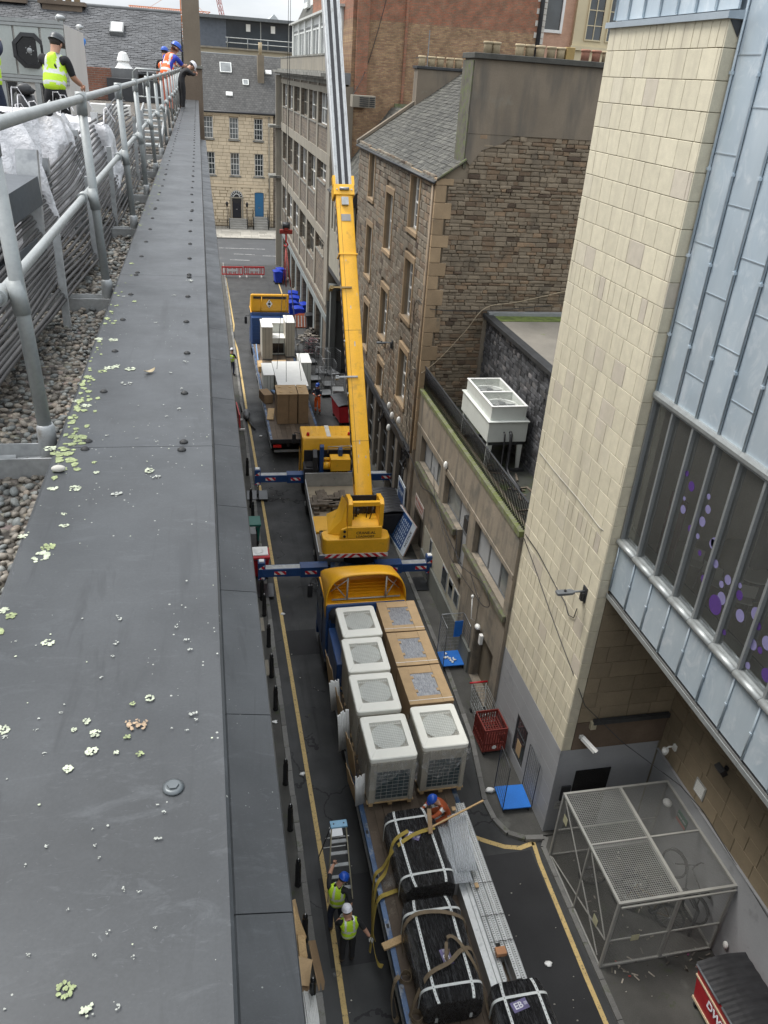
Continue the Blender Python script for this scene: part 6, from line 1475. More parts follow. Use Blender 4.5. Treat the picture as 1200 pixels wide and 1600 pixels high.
bpart('boom_section',mt_sect,11.9,sect(.66,.46,9.0));bpart('boom_section',mt_sect,20.9,sect(.60,.42,8.0));bpart('boom_section',mt_sect,28.9,sect(.54,.4,7.0))
for x,w,m_ in ((-.115,.065,mt_chass),(.13,.065,mt_chass)): bpart('cable_channel',m_,12.0,lambda g: g.box(x-w,x+w,.231,.238,0,23))
for x in (-.29,-.235,-.01,.03,.245,.30): bpart('section_ridge',mt_alu,12.05,lambda g: g.box(x-.012,x+.012,.231,.252,0,23))
bpart('boom_head',mt_yellow,35.8,lambda g: (g.box(-.36,.36,-.6,.45,0,.7)),bevel=.05)
# chevron strip, side pipe and brackets on the boom's left side
def chev(g):
    for k in range(34): g.hexa([(-.328,-.10,k*.32),(-.3225,-.10,k*.32),(-.3225,.08,k*.32+.12),(-.328,.08,k*.32+.12),(-.328,-.10,k*.32+.14),(-.3225,-.10,k*.32+.14),(-.3225,.08,k*.32+.26),(-.328,.08,k*.32+.26)])
bpart('chevron_backing',mat('chevron_white',(.55,.53,.48),.6),.9,lambda g: g.box(-.3215,-.3205,-.10,.08,0,11));bpart('chevron_stripes',mat('chevron_navy',(.03,.035,.08),.6),.9,chev)
bpart('side_hose',mt_chass,.6,lambda g: g.cyl((-.34,.17,0),(-.34,.17,10.5),.016,n=6))
for l in (2,4,6,8): bpart('hose_clip',mt_galv_dull,l,lambda g: g.box(-.37,-.32,.14,.20,0,.06))
for l,m_ in ((4.6,mt_galv_dull),(8.0,mat('brown_arm',(.25,.17,.06),.5))): bpart('cross_arm',m_,l,lambda g: (g.box(-.78,.05,.264,.32,0,.06),g.box(-.78,-.66,.0,.32,-.03,.09)))
for k in range(9): bpart('paint_scuff',mt_galv_dull,R.uniform(.5,10),(lambda x,w,h: lambda g: g.box(x,x+w,.2601,.2608,0,h))(R.uniform(-.15,.25),R.uniform(.01,.04),R.uniform(.03,.2)))
# hoist ropes from the boom head to the hook, chains and hook block
TIP=B0+BD*36.2;HK=Vector((4.4,46.0,9.9))
hk=thing('hook_block','red crane hook block hanging with two chain legs above the far lorry','hook',tuple(HK))
g=M();g.box(4.28,4.52,45.85,46.15,9.75,10.15);g.box(4.05,4.75,45.9,46.1,9.62,9.85);g.build('block',mat('hook_red',(.28,.03,.02),.5,.1),hk,bevel=.04)
g=M();g.tube([(4.4,46,9.75),(4.4,46,9.2),(4.5,46,9.05),(4.4,46,8.92),(4.3,46,9.02)],.05,8);g.build('hook',mt_redlens,hk)
g=M();g.cyl((4.2,46,10.05),(4.6,46,10.05),.18,n=16);g.build('sheave',mt_dark,hk)
for dx in (-.05,.05): g=M();g.tube([(4.4+dx,46,10.1),(TIP.x-.3+dx,TIP.y,TIP.z)],.012,5);g.build('hoist_rope',mt_dark,hk)
mt_chain=mat('red_chain',(.30,.05,.04),.5,.2)
for i,(x,y,z) in enumerate(((3.75,44.2,2.5),(4.1,42.3,2.42),(4.95,42.4,2.42),(5.25,45.5,2.45))):
    g=M();A=Vector((4.4,46,8.95));Bp=Vector((x,y,z));n_=46
    g.tube([A,A.lerp(Bp,.3)],.03,5,0);g.build('chain_leg',mt_chain if i<9 else mt_black,hk);g=M();g.tube([A.lerp(Bp,.3),Bp],.014,5);g.build('sling_leg',mt_black,hk)
# ================================================================ condensers, cartons, bundles and steel on the lorries
mt_cond=mat('condenser_white',(.72,.71,.64),.42,0,.03,2,30,.02,.03)
mt_polys=mat('moulded_white_lid',(.80,.79,.72),.5,0,.03,2,60,.02,.1)
mt_fin=mat('dark_fin_coil',(.02,.05,.06),.4,.3,.3,10,60,.2,.2)
mt_beige=mat('beige_casing',(.42,.39,.32),.5,0,.06,1.5)
m,nt=_nt('film_drape');s=N(nt)
f1=s.ramp(s.noise(1,6,.75,s.mapping((9,9,3.2)),2.2),.46,.66)
g1=s.n('ShaderNodeBsdfPrincipled',{'Base Color': (.66,.66,.64,1),'Roughness': .16})
bp=s.n('ShaderNodeBump',{'Height': s.noise(7,5,.7,None,2),'Strength': .9,'Distance': .05});s.nt.links.new(bp.outputs[0],g1.inputs['Normal'])
t1=s.n('ShaderNodeBsdfTransparent',{'Color': (.94,.94,.94,1)})
ms_=s.n('ShaderNodeMixShader',{0: s.math('ADD',s.math('MULTIPLY',f1,.45),.07),1: t1.outputs[0],2: g1.outputs[0]});s.nt.links.new(ms_.outputs[0],s.n('ShaderNodeOutputMaterial').inputs['Surface']);mt_filmd=m
def condenser(loc,rz,lab,boxed=False):
    w,d,h=1.20,1.50,1.62
    t=thing('condenser_unit',lab,'condenser',loc,rz,'boxed condensers on the near lorry' if boxed else 'white condensers on the near lorry')
    B_=lambda g,n_,m_,**k: g.build(n_,m_,t,world=False,**k)
    g=M()
    for x in (-.5,0,.5): g.box(x-.05,x+.05,-d/2,d/2,0,.09)
    for k in range(5): y=-d/2+k*(d-.12)/4;g.box(-w/2,w/2,y,y+.12,.09,.11)
    B_(g,'pallet',mt_wood)
    H=h
    if boxed:
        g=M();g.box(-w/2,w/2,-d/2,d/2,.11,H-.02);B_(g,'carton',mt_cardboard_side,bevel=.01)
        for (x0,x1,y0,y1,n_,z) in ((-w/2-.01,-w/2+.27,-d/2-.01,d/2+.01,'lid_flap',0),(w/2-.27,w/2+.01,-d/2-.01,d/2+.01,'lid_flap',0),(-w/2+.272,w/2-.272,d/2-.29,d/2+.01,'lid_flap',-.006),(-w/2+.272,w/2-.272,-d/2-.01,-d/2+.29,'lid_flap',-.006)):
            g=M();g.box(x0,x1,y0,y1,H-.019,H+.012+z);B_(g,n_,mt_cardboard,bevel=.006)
        for y in (-.30,.25): g=M();g.box(-w/2+.27,-w/2+.34,y,y+.1,H-.018,H+.008);B_(g,'corner_tab',mt_cardboard);g=M();g.box(w/2-.34,w/2-.27,y,y+.1,H-.018,H+.008);B_(g,'corner_tab',mt_cardboard)
        g=M();g.grid(lambda a,b: ((a-.5)*.66,(b-.5)*.92,H-.01+.006*mnoise.noise(Vector((a*9,b*9,loc[1])))),14,18);B_(g,'foil_sheet',mt_foil)
        for k in range(6): g=M();y=-.5+k*.2;
        for y in (-d/2+.12,): g=M();g.box(-w/2-.012,w/2+.012,y,y+.016,H+.0125,H+.016);B_(g,'packing_strap',mt_white)
        return t
    g=M();g.box(-w/2+.03,w/2-.03,-d/2+.03,d/2-.03,.11,H-.1);B_(g,'casing',mt_beige,bevel=.012)
    # coil opening with guard on the near face
    g=M();g.box(-.40,.44,-d/2+.02,-d/2+.029,.22,1.16);co=B_(g,'coil',mt_fin)
    g=M()
    for k in range(7): x=-.40+k*.14;g.box(x-.004,x+.004,-d/2+.006,-d/2+.014,.22,1.16)
    for k in range(9): z=.22+k*.1175;g.box(-.40,.44,-d/2+.0145,-d/2+.0195,z-.004,z+.004)
    B_(g,'coil_guard',mt_mesh)
    for a in ((-.57,-.42),(.46,.57)): g=M();g.box(a[0],a[1],-d/2-.006,-d/2+.03,.12,1.45);B_(g,'front_panel',mt_beige,bevel=.008)
    g=M();g.box(-.42,.46,-d/2-.004,-d/2+.03,1.18,1.5);B_(g,'front_panel',mt_beige,bevel=.008)
    # top: rounded lid with a sunken square well, fan and wire guard
    x0,x1,y0,y1=-.40,.44,-.42,.50;zt=H
    for a in ((-w/2,w/2,-d/2,y0),(-w/2,w/2,y1,d/2),(-w/2,x0,y0,y1),(x1,w/2,y0,y1)): pass
    g=M()
    def ring(ox,oy,r_,z,n_=6):
        P=[]
        for cx,cy,s in ((ox[1]-r_,oy[1]-r_,0),(ox[0]+r_,oy[1]-r_,1),(ox[0]+r_,oy[0]+r_,2),(ox[1]-r_,oy[0]+r_,3)):
            for k in range(n_): a=pi/2*(s+k/(n_-1));P.append((cx+r_*cos(a),cy+r_*sin(a),z))
        return P
    R_=[ring((-w/2,w/2),(-d/2,d/2),.09,zt-.13),ring((-w/2,w/2),(-d/2,d/2),.09,zt-.02),ring((-w/2+.02,w/2-.02),(-d/2+.02,d/2-.02),.08,zt),ring((x0,x1),(y0,y1),.03,zt),ring((x0+.01,x1-.01),(y0+.01,y1-.01),.03,zt-.06)]
    n_=len(R_[0]);g.add([p for r in R_ for p in r],[(j*n_+i,j*n_+(i+1) % n_,(j+1)*n_+(i+1) % n_,(j+1)*n_+i) for j in range(4) for i in range(n_)],0,False)
    B_(g,'lid',mt_polys,autosmooth=True)
    g=M();cx,cy=(x0+x1)/2,(y0+y1)/2
    g.box(x0,x1,y0,y1,zt-.30,zt-.28);B_(g,'well_floor',mat_well)
    g=M();g.lathe([(.44,-.06),(.41,-.08),(.40,-.2),(.43,-.28)],(cx,cy,zt),30);B_(g,'fan_ring',mt_offw)
    g=M();g.box(cx-.46,cx+.46,cy+.40,y1,zt-.09,zt-.065);g.box(cx-.46,cx+.46,y0,cy-.43,zt-.09,zt-.065);g.v=[Vector((min(max(p.x,x0),x1),p.y,p.z)) for p in g.v];B_(g,'well_shelf',mt_polys)
    f=M();f.lathe([(.10,-.2),(.10,-.12),(.07,-.10),(0,-.095)],(cx,cy,zt),12);fn=B_(f,'fan_hub',mt_offw)
    for k in range(4):
        g=M();g.T=T(cx,cy,zt-.17) @ RZ(k*pi/2+.4);g.grid(lambda a,b: (.09+a*.30,(b-.5)*(.2+.18*a),.05*(b-.5)),3,3);W=WM[t.name];g.v=[W @ p for p in g.v];g.build('fan_blade',mat_lamp,fn,solid=.004)
    g=M()
    for k in range(15): x=x0+(x1-x0)*(k+.5)/15;g.box(x-.004,x+.004,y0,y1,zt-.028,zt-.022)
    for k in range(16): y=y0+(y1-y0)*(k+.5)/16;g.box(x0,x1,y-.004,y+.004,zt-.0215,zt-.016)
    B_(g,'wire_guard',mt_mesh)
    # clear film over it all, sagging across the well and flaring at the foot
    g=M();sd_=loc[0]*3+loc[1]
    def film(u,v):
        a=2*pi*u;hx,hy=w/2+.02,d/2+.02
        cx_,sy_=cos(a),sin(a);k=1/max(abs(cx_)/hx,abs(sy_)/hy);px_,py_=cx_*k,sy_*k
        z=zt-.16-v*(1.3);fl2=.03*v+.05*v*v*mnoise.noise(Vector((a*3,v*2,sd_)))+.02*mnoise.noise(Vector((a*6,v*5,sd_)))
        q=1+max(fl2,.004);return (px_*q,py_*q,z)
    g.grid(film,48,12);B_(g,'stretch_film',mt_film)
    if loc[1]<15:                       # loose film hanging over the near face
        g=M()
        def drape(a,b):
            x=(a-.5)*(w+.04);low=.52+.22*sin(a*5.2+sd_)+.1*mnoise.noise(Vector((a*5,0,sd_)))
            return (x,-d/2-.03-.05*b*(1+mnoise.noise(Vector((a*7,b*3,sd_))))-.018*sin(a*26+4*b),zt-.10-b*low*1.25)
        g.grid(drape,44,16);B_(g,'film_drape',mt_filmd)
        g=M();g.grid(lambda a,b: (-w/2-.05-.04*b*(1+mnoise.noise(Vector((a*5,b*4,sd_)))),(a-.5)*d*.96,zt-.15-b*1.2),24,14);B_(g,'film_drape',mt_filmd)
    g=M();g.grid(lambda a,b: ((a-.5)*(w-.04),(b-.5)*(d-.04),zt+.010+.006*mnoise.noise(Vector((a*6,b*6,sd_)))),12,12);pass
    return t
m,nt=_nt('crinkled_foil');s=N(nt)
c=s.mix(s.ramp(s.noise(1,5,.8,s.mapping((34,9,9)),1),.4,.6),(.20,.21,.23),(.42,.43,.45));s.out(c,.3,.5,s.noise(18,5,.7),.6,.02);mt_foil=m
mat_well=mat('dark_fan_well',(.09,.09,.085),.6)
mt_offw2=mt_offw
ys_=[19.35,17.72,16.12,14.10]
CZ_=1.235
xs_=[4.10,4.02,3.98,4.00]
lbl=['white condenser with fan lid, left row, furthest back against the yellow cab','white condenser with fan lid, second from the cab in the left row','white condenser with fan lid, third from the cab in the left row','white condenser at the near end of the left row, dark coil facing the black bundles']
ys_=[19.30,17.72,16.12,14.46]
for i in range(4): condenser((xs_[i],ys_[i],CZ_+(.16 if i<3 else .16)),R.uniform(-.015,.015),lbl[i])
lb2=['boxed condenser in brown card with foil top, right row, nearest the cab','boxed condenser in brown card with foil top, middle of the three','boxed condenser in brown card with foil top, beside the near white unit']
for i in range(3): condenser((5.42,19.42-1.58*i,CZ_+.14),R.uniform(-.012,.012),lb2[i],True)
condenser((5.38,14.66,CZ_+.16),0,'white condenser at the near end of the right row, behind the worker in orange')
# packing waste leaning on the left row
mt_poly=mat('white_foam',(.66,.66,.64),.6,0,.05,4)
def fluted(name,loc,rot,w,h,lab,m_=None):
    g=M();n_=7
    g.T=T(*loc) @ Matrix.Rotation(rot[2],4,'Z') @ RY(rot[1]) @ RX(rot[0])
    for k in range(n_): g.cyl((-w/2+w*(k+.5)/n_,0,0),(-w/2+w*(k+.5)/n_,0,h+R.uniform(-.06,.06)),w/n_*.55,n=8)
    g.build(name,m_ or mt_poly,label=lab,cat='packaging')
fluted('foam_edging',(3.20,15.9,1.25),(0,-.08,.3),.34,1.35,'bundle of white foam edge strips in film leaning on the left row')
fluted('foam_edging',(3.17,17.3,1.4),(0,-.10,.25),.30,1.1,'creased white plastic strips leaning on the left row nearer the cab')
fluted('foam_edging',(3.28,13.95,1.25),(0,-.05,.25),.26,1.0,'grey foam strips beside the near condenser of the left row')
for i,(x,y,z,h,l) in enumerate(((3.20,18.2,1.25,1.3,'tall torn brown card sheet leaning by the second condenser from the cab'),(3.26,16.7,1.25,1.2,'brown card sheet leaning by the third condenser from the cab'),(3.15,14.35,1.25,.75,'torn brown card flap sticking out by the near condenser'),(3.27,14.95,1.25,1.3,'tall brown corrugated card edge beside the near condenser'))):
    g=M();g.T=T(x,y,z) @ RZ(.1) @ RY(-.12);n_=9
    top=[(.0,-.4+.8*k/(n_-1),h+R.uniform(-.15,.05)) for k in range(n_)];bot=[(0,-.4+.8*k/(n_-1),0) for k in range(n_)]
    g.add(bot+top,[(k,k+1,n_+k+1,n_+k) for k in range(n_-1)]);g.build('card_sheet',mt_cardboard,label=l,cat='cardboard',solid=.015)

# black-wrapped bundles
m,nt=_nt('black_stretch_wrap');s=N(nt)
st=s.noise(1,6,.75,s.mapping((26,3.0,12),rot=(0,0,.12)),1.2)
s.out(s.mix(s.ramp(st,.5,.72),(.010,.010,.012),(.11,.115,.12)),s.ramp(st,.3,.7,(.14,)*3,(.38,)*3),0,st,1.0,.10,.8);mt_wrap=m  # pale crease streaks in the colour stand in for highlights
mt_tape=mat('printed_white_tape',(.62,.64,.62),.5,0,.05)
mt_label=mat('violet_label',(.12,.10,.22),.45,0,.2,6);mt_lettw=mat('label_white',(.75,.74,.78),.5)
def bundle(x0,x1,y0,y1,z0,z1,lab,logo=(0,0,0),sd=1,skew=0):
    cx,cy=(x0+x1)/2,(y0+y1)/2;t=thing('wrapped_bundle',lab,'wrapped bundle',(cx,cy,z0),skew,'black-wrapped bundles on the near lorry')
    hx,hy,h=(x1-x0)/2,(y1-y0)/2,z1-z0;pw=6
    def surf(u,v):
        a=2*pi*u;c_,s_=cos(a),sin(a);X=hx*abs(c_)**(2/5)*(1 if c_>0 else -1);Z=h/2+h/2*abs(s_)**(2/4.5)*(1 if s_>0 else -1)
        Y=-hy+2*hy*v;e=1-.10*abs(2*v-1)**8
        q=.035*mnoise.noise(Vector((a*2.5,v*7,sd)))+.03*mnoise.noise(Vector((X*9,v*5,sd*3)))
        return (X*e*(1+q),Y,h/2+(Z-h/2)*e*(1+q))
    g=M();g.grid(surf,44,40);n_=45
    g.f.append(list(range(44)));g.m.append(0);g.s.append(False);b=40*45;g.f.append([b+i for i in reversed(range(44))]);g.m.append(0);g.s.append(False)
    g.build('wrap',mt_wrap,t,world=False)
    def top(x,y):
        xx=min(abs(x)/hx,.97);zz=h/2+h/2*(1-xx**5)**(1/4.5);e=1-.10*abs(y/hy)**8
        return h/2+(zz-h/2)*e*1.02+.008
    for x in (-hx*.62,hx*.62):
        g=M();P=[(x*(1-.1*abs(-1+k/15)**8),-hy*.985+k*hy*2*.985/30,top(x,-hy*.985+k*hy*2*.985/30)) for k in range(31)];P=[(P[0][0],P[0][1]-.02,.12)]+P+[(P[-1][0],P[-1][1]+.02,.12)]
        g.ribbon(P,(1,0,0),.055,.003);tp=g.build('tape',mt_tape,t,world=False)
        g=M()
        for k in range(26): y=-hy*.95+k*hy*1.9/25;z=top(x,y)+.0035;g.box(x*(1-.1*abs(y/hy)**8)-.007,x*(1-.1*abs(y/hy)**8)+.007,y-.011,y+.011,z-.004,z)
        W=WM[t.name];g.v=[W @ p for p in g.v];g.build('tape_print',mt_black,tp,kind='stuff')
    for y in (-hy*.72,hy*.72) if hy>.8 else (hy*.5,):
        g=M();P=[]
        for k in range(25):
            a=pi*k/24;c_,s_=cos(a),sin(a);X=hx*abs(c_)**(2/5)*(1 if c_>0 else -1);Z=h/2+h/2*abs(s_)**(2/4.5);P.append((X*1.02,y,h/2+(Z-h/2)*1.02+.006))
        P=[(P[0][0],y,.1)]+P+[(P[-1][0],y,.1)]
        g.ribbon(P,(0,1,0),.055,.003);g.build('tape',mt_tape,t,world=False)
    lx,ly,rz=logo;W=WM[t.name];zt=top(lx,ly)+.006
    g=M();g.T=T(lx,ly,zt-.003) @ RZ(rz) @ RY(lx*.12);g.box(-.17,.17,-.10,.10,0,.002);lb=g.build('label_patch',mt_label,t,world=False)
    F=W @ T(lx,ly,zt) @ RZ(rz) @ RY(lx*.12)
    letter('EB',mt_lettw,lb,F @ T(-.03,0,.001),.17,.0015,bold=True)
    letter('III',mt_lettw,lb,F @ T(.125,0,.001),.09,.0015)
    return t
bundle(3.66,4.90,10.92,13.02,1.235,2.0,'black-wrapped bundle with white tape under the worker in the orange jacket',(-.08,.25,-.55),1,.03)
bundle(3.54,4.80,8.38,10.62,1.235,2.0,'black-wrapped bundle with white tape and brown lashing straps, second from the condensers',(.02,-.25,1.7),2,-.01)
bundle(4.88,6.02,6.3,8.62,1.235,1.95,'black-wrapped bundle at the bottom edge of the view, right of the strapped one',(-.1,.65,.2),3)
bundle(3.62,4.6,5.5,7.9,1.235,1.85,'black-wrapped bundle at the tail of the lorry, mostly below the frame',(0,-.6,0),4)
# galvanised channel and perforated tray stacked along the right side
mt_galv=mat('bright_galvanised',(.50,.51,.51),.35,.6,.1,6,60,.06,.08,objvar=.12,stain=[((.36,.37,.38),6,.55,.68)])
ss=thing('steel_stack','long stack of galvanised channels and perforated trays along the right side of the near lorry','steel stack',(5.45,10.8,1.24),.0)
def tray(x0,x1,y0,y1,z,holes=True,up=True):
    g=M();t_=.003;hh=.04
    g.box(x0,x1,y0,y1,z,z+t_);g.box(x0,x0+t_,y0,y1,z+t_,z+hh);g.box(x1-t_,x1,y0,y1,z+t_,z+hh);o=g.build('channel',mt_galv,ss)
    if holes:
        g=M();y=y0+.05
        while y<y1-.03: g.box((x0+x1)/2-.018,(x0+x1)/2+.018,y,y+.016,z+t_+.0003,z+t_+.0012);y += .05
        g.build('slots',mt_chass,o,kind='stuff')
x=5.02;base=1.24
for i,(w_,y0,y1,hz_,z) in enumerate(((.16,8.75,11.4,False,1.60),(.10,8.8,11.5,False,1.58),(.10,8.8,13.1,True,1.60),(.09,9.6,13.0,True,1.63),(.09,9.4,13.2,True,1.61),(.11,8.8,13.3,True,1.63),(.11,8.7,13.3,True,1.62))):
    g=M();g.box(x,x+w_-.006,y0,y1,1.24,z-.002);g.build('channel_stack',mt_galv,ss);tray(x,x+w_-.006,y0,y1,z,hz_);x += w_+.004
for k in range(5):
    g=M();x=4.96+k*.085;g.box(x,x+.075,11.1+.1*k,13.35-.07*(k % 3),1.24,1.60+.012*(k % 2));g.build('channel_stack',mt_galv,ss);tray(x,x+.075,11.1+.1*k,13.35-.07*(k % 3),1.62+.012*(k % 2))
g=M();g.cyl((5.60,8.9,1.31),(5.60,13.4,1.31),.045,n=10);g.build('pipe',mt_alu,ss)
for y in (9.6,10.2,11.0): g=M();g.box(5.28,5.8,y,y+.012,1.665,1.672);g.build('binding_wire',mt_chass,ss)
for i,(x,y,w_,d_,l) in enumerate(((5.42,9.35,.22,.17,'small brown carton on the galvanised stack nearer the tail'),(5.40,10.95,.09,.12,'tiny brown offcut of card halfway along the galvanised stack'),(5.52,12.4,.18,.45,'brown card box lying on the steel beside the clear corrugated sheets'),(5.48,13.1,.10,.12,'small brown card scrap at the far end of the steel'),(5.92,8.75,.08,.10,'small orange-brown block at the lorry edge by the steel ends'))):
    g=M();g.box(x-w_/2,x+w_/2,y-d_/2,y+d_/2,1.672 if x<5.9 else 1.24,1.672+(.10 if i == 0 else .03) if x<5.9 else 1.36);g.build('carton',mat('orange_card',(.45,.22,.11),.8) if i in (0,4) and not bpy.data.materials.get('orange_card') else (bpy.data.materials.get('orange_card') if i in (0,4) else mt_cardboard),label=l,cat='carton',bevel=.006)
# clear corrugated sheets
mt_corr=None
m,nt=_nt('clear_corrugated');s=N(nt);g1=s.n('ShaderNodeBsdfPrincipled',{'Base Color': (.62,.64,.66,1),'Roughness': .2});t1=s.n('ShaderNodeBsdfTransparent',{'Color': (.9,.92,.93,1)})
ms_=s.n('ShaderNodeMixShader',{0: .55,1: t1.outputs[0],2: g1.outputs[0]});s.nt.links.new(ms_.outputs[0],s.n('ShaderNodeOutputMaterial').inputs['Surface']);mt_corr=m
for i,(x,y,rz,z) in enumerate(((5.10,11.75,-.03,1.80),(5.34,12.0,-.12,1.85))):
    g=M();g.T=T(x,y,z) @ RZ(rz);g.grid(lambda a,b: ((a-.5)*.46,(b-.5)*1.55,.016*sin(a*2*pi*9)),108,4)
    g.build('corrugated_sheet',mt_corr,label=('clear corrugated plastic sheets lying against the upper black bundle','clear corrugated plastic sheets lying across the galvanised steel')[i],cat='plastic sheet',solid=.004)
def plank(a,b,w,h,lab,n_='timber_batten',m_=None):
    a=Vector(a);b=Vector(b);d=(b-a);g=M();g.T=frame(a,d,Vector((-d.y,d.x,0)),d.cross(Vector((-d.y,d.x,0))));g.box(0,d.length,-w/2,w/2,0,h);g.build(n_,m_ or mt_wood,label=lab,cat='timber')
plank((4.55,12.3,2.04),(6.15,12.95,2.02),.04,.03,'long thin pale batten lying across the steel beside the worker')
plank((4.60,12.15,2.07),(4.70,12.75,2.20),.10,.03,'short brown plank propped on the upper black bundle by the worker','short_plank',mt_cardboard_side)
plank((3.1,10.12,1.24),(3.72,10.28,1.26),.16,.05,'short pale plank jutting over the left edge of the near lorry')
# yellow and brown ratchet straps
mt_strapy=mat('yellow_strap',(.34,.25,.05),.8,0,.15,8,80,.1,.2);mt_strapb=mat('brown_strap',(.16,.12,.075),.85,0,.2,8,80,.12,.2)
def spline(P,k_=7):
    P=[Vector(p) for p in P];Q=[]
    for i in range(len(P)-1):
        a,b,c,d=P[max(i-1,0)],P[i],P[i+1],P[min(i+2,len(P)-1)]
        for k in range(k_):
            t=k/k_;Q.append(.5*((2*b)+(c-a)*t+(2*a-5*b+4*c-d)*t*t+(3*b-a-3*c+d)*t*t*t))
    Q.append(P[-1]);return Q
def strap(pts,side,m_,lab,w=.09):
    g=M();g.ribbon(spline(pts),side,w,.008);g.build('lashing_strap',m_,label=lab,cat='strap')
strap([(4.75,12.35,2.03),(4.2,12.2,2.06),(3.72,12.0,1.92),(3.45,11.9,1.45),(3.26,11.85,1.27),(3.18,11.6,.9),(3.12,11.2,.45),(3.15,10.9,.25)],(0,1,0),mt_strapy,'yellow lashing strap draped over the upper black bundle and the lorry edge',.10)
strap([(4.1,12.32,2.07),(3.72,12.15,1.95),(3.5,11.8,1.45),(3.26,11.6,1.28),(3.14,11.3,.95),(3.05,10.9,.5),(2.98,10.7,.22)],(0,1,0),mt_strapy,'second yellow lashing strap hanging off the lorry edge beside the first',.10)
strap([(3.95,11.45,1.27),(3.5,11.35,1.27),(3.25,11.25,1.29),(3.14,11.15,1.0),(3.05,10.8,.55),(3.1,10.4,.3),(3.2,10.3,.28)],(0,1,0),mt_strapy,'yellow lashing strap crossing the bare deck planks',.10)
strap([(3.48,9.9,1.3),(3.50,10.1,1.80),(3.75,10.22,2.05),(4.2,10.22,2.07),(4.6,10.1,2.05),(4.84,10.0,1.85),(4.86,9.8,1.4)],(0,1,0),mt_strapb,'brown lashing strap over the far end of the strapped black bundle')
strap([(3.32,8.6,1.32),(3.48,8.75,1.72),(3.75,8.95,2.03),(4.2,9.1,2.07),(4.5,9.3,2.07),(4.76,9.35,1.95),(4.87,9.1,1.6),(4.88,8.8,1.3)],(0,1,0),mt_strapb,'brown lashing strap slanting over the near end of the strapped black bundle')
strap([(4.25,9.35,2.09),(4.15,9.15,2.1),(4.3,9.6,2.09),(4.5,9.5,2.08),(4.72,9.0,1.98),(4.87,8.7,1.5),(4.9,8.3,1.3)],(.5,1,0),mt_strapb,'brown strap tail curled over the label of the strapped bundle',.07)
def coil(cx,cy,z,r,n_,lab,m_=None,tail=None):
    P=[(cx+r*(1-.04*k/6)*cos(k*.5),cy+r*sin(k*.5)*.9,z+.05+.012*k/3+R.uniform(-.01,.01)) for k in range(n_)]
    g=M();g.ribbon(spline(P,3) ,(0,0,1),.08,.008);
    if tail: g.ribbon(spline(tail),(1,.4,0),.08,.008)
    g.build('strap_coil',m_ or mt_strapb,label=lab,cat='strap',kind=None)
coil(3.42,9.35,1.24,.13,30,'coil of brown strap on the deck edge left of the strapped bundle',None,[(3.5,9.4,1.32),(3.6,9.6,1.35),(3.68,9.85,1.4)])
coil(3.46,8.55,1.24,.12,30,'coil of brown strap near the tail of the lorry edge',None,[(3.4,8.5,1.3),(3.25,8.3,1.3),(3.15,8.2,1.0)])
strap([(3.3,9.4,1.36),(3.18,9.3,1.36),(3.08,9.1,1.1),(3.1,8.9,.75),(3.22,9.0,.6),(3.2,9.3,.8)],(0,1,0),mt_strapb,'brown strap loop hanging down the side of the near lorry')
g=M();g.grid(lambda a,b: (3.35+a*.5,11.5+b*.35,1.27+.05*sin(pi*a)*sin(pi*b)+.02*mnoise.noise(Vector((a*6,b*6,1)))),14,12);g.build('film_scrap',mt_film,label='crumpled clear film on the deck between two yellow straps',cat='plastic film')

# ---- loads on the far lorry
def ahu(name,x0,x1,y0,y1,z0,z1,lab,group='white air-handling sections on the far lorry',opening=None,side=None):
    t=thing(name,lab,'air handling section',((x0+x1)/2,(y0+y1)/2,z0),0,group)
    g=M();g.box(x0,x1,y0,y1,z0+.06,z1-.05);g.build('casing',side or mt_offw,t,bevel=.01)
    g=M();g.box(x0-.03,x1+.03,y0-.03,y1+.03,z1-.049,z1);g.build('top_panel',mt_white,t,bevel=.01)
    g=M();g.box(x0,x1,y0,y1,z0,z0+.06);g.build('base_frame',mt_lead,t)
    if opening: a,b,c,d=opening;g=M();g.box(a,b,y0-.008,y0-.001,c,d);g.build('open_face',mt_blackgloss,t)
    else:
        for s in (.33,.66): xx=x0+(x1-x0)*s;g=M();g.box(xx-.01,xx+.01,y0-.006,y0-.001,z0+.1,z1-.08);g.build('panel_joint',mt_lead,t)
    return t
ahu('air_handling_section',3.55,5.1,52.0,53.1,1.22,3.0,'white air-handling section at the head of the far lorry with overhanging lid')
ahu('air_handling_section',3.30,3.95,49.8,51.6,1.22,3.35,'tall grey section with white cap, left of the pair on the far lorry',side=mt_beige)
ahu('air_handling_section',4.83,5.40,50.3,52.0,1.22,3.5,'tall grey section with white cap, right of the pair on the far lorry',side=mt_beige)
ahu('air_handling_section',3.98,4.80,50.8,51.9,1.22,2.35,'low white section with black open face between the tall pair',opening=(4.02,4.76,1.35,2.0))
for i in range(3): ahu('air_handling_section',3.62,5.25,41.75+i*1.42,43.12+i*1.42,1.22,2.38-.0*i,('white flat-topped section directly behind the tall brown cartons','white flat-topped section in the middle of the row of three','white flat-topped section furthest from the cartons in the row of three')[i])
ahu('air_handling_section',2.98,3.55,43.8,45.9,1.22,2.3,'narrow white section on the left edge of the far lorry')
ahu('air_handling_section',5.4,6.1,47.2,49.0,.12,1.9,'white cabinet standing on the ground right of the far lorry')
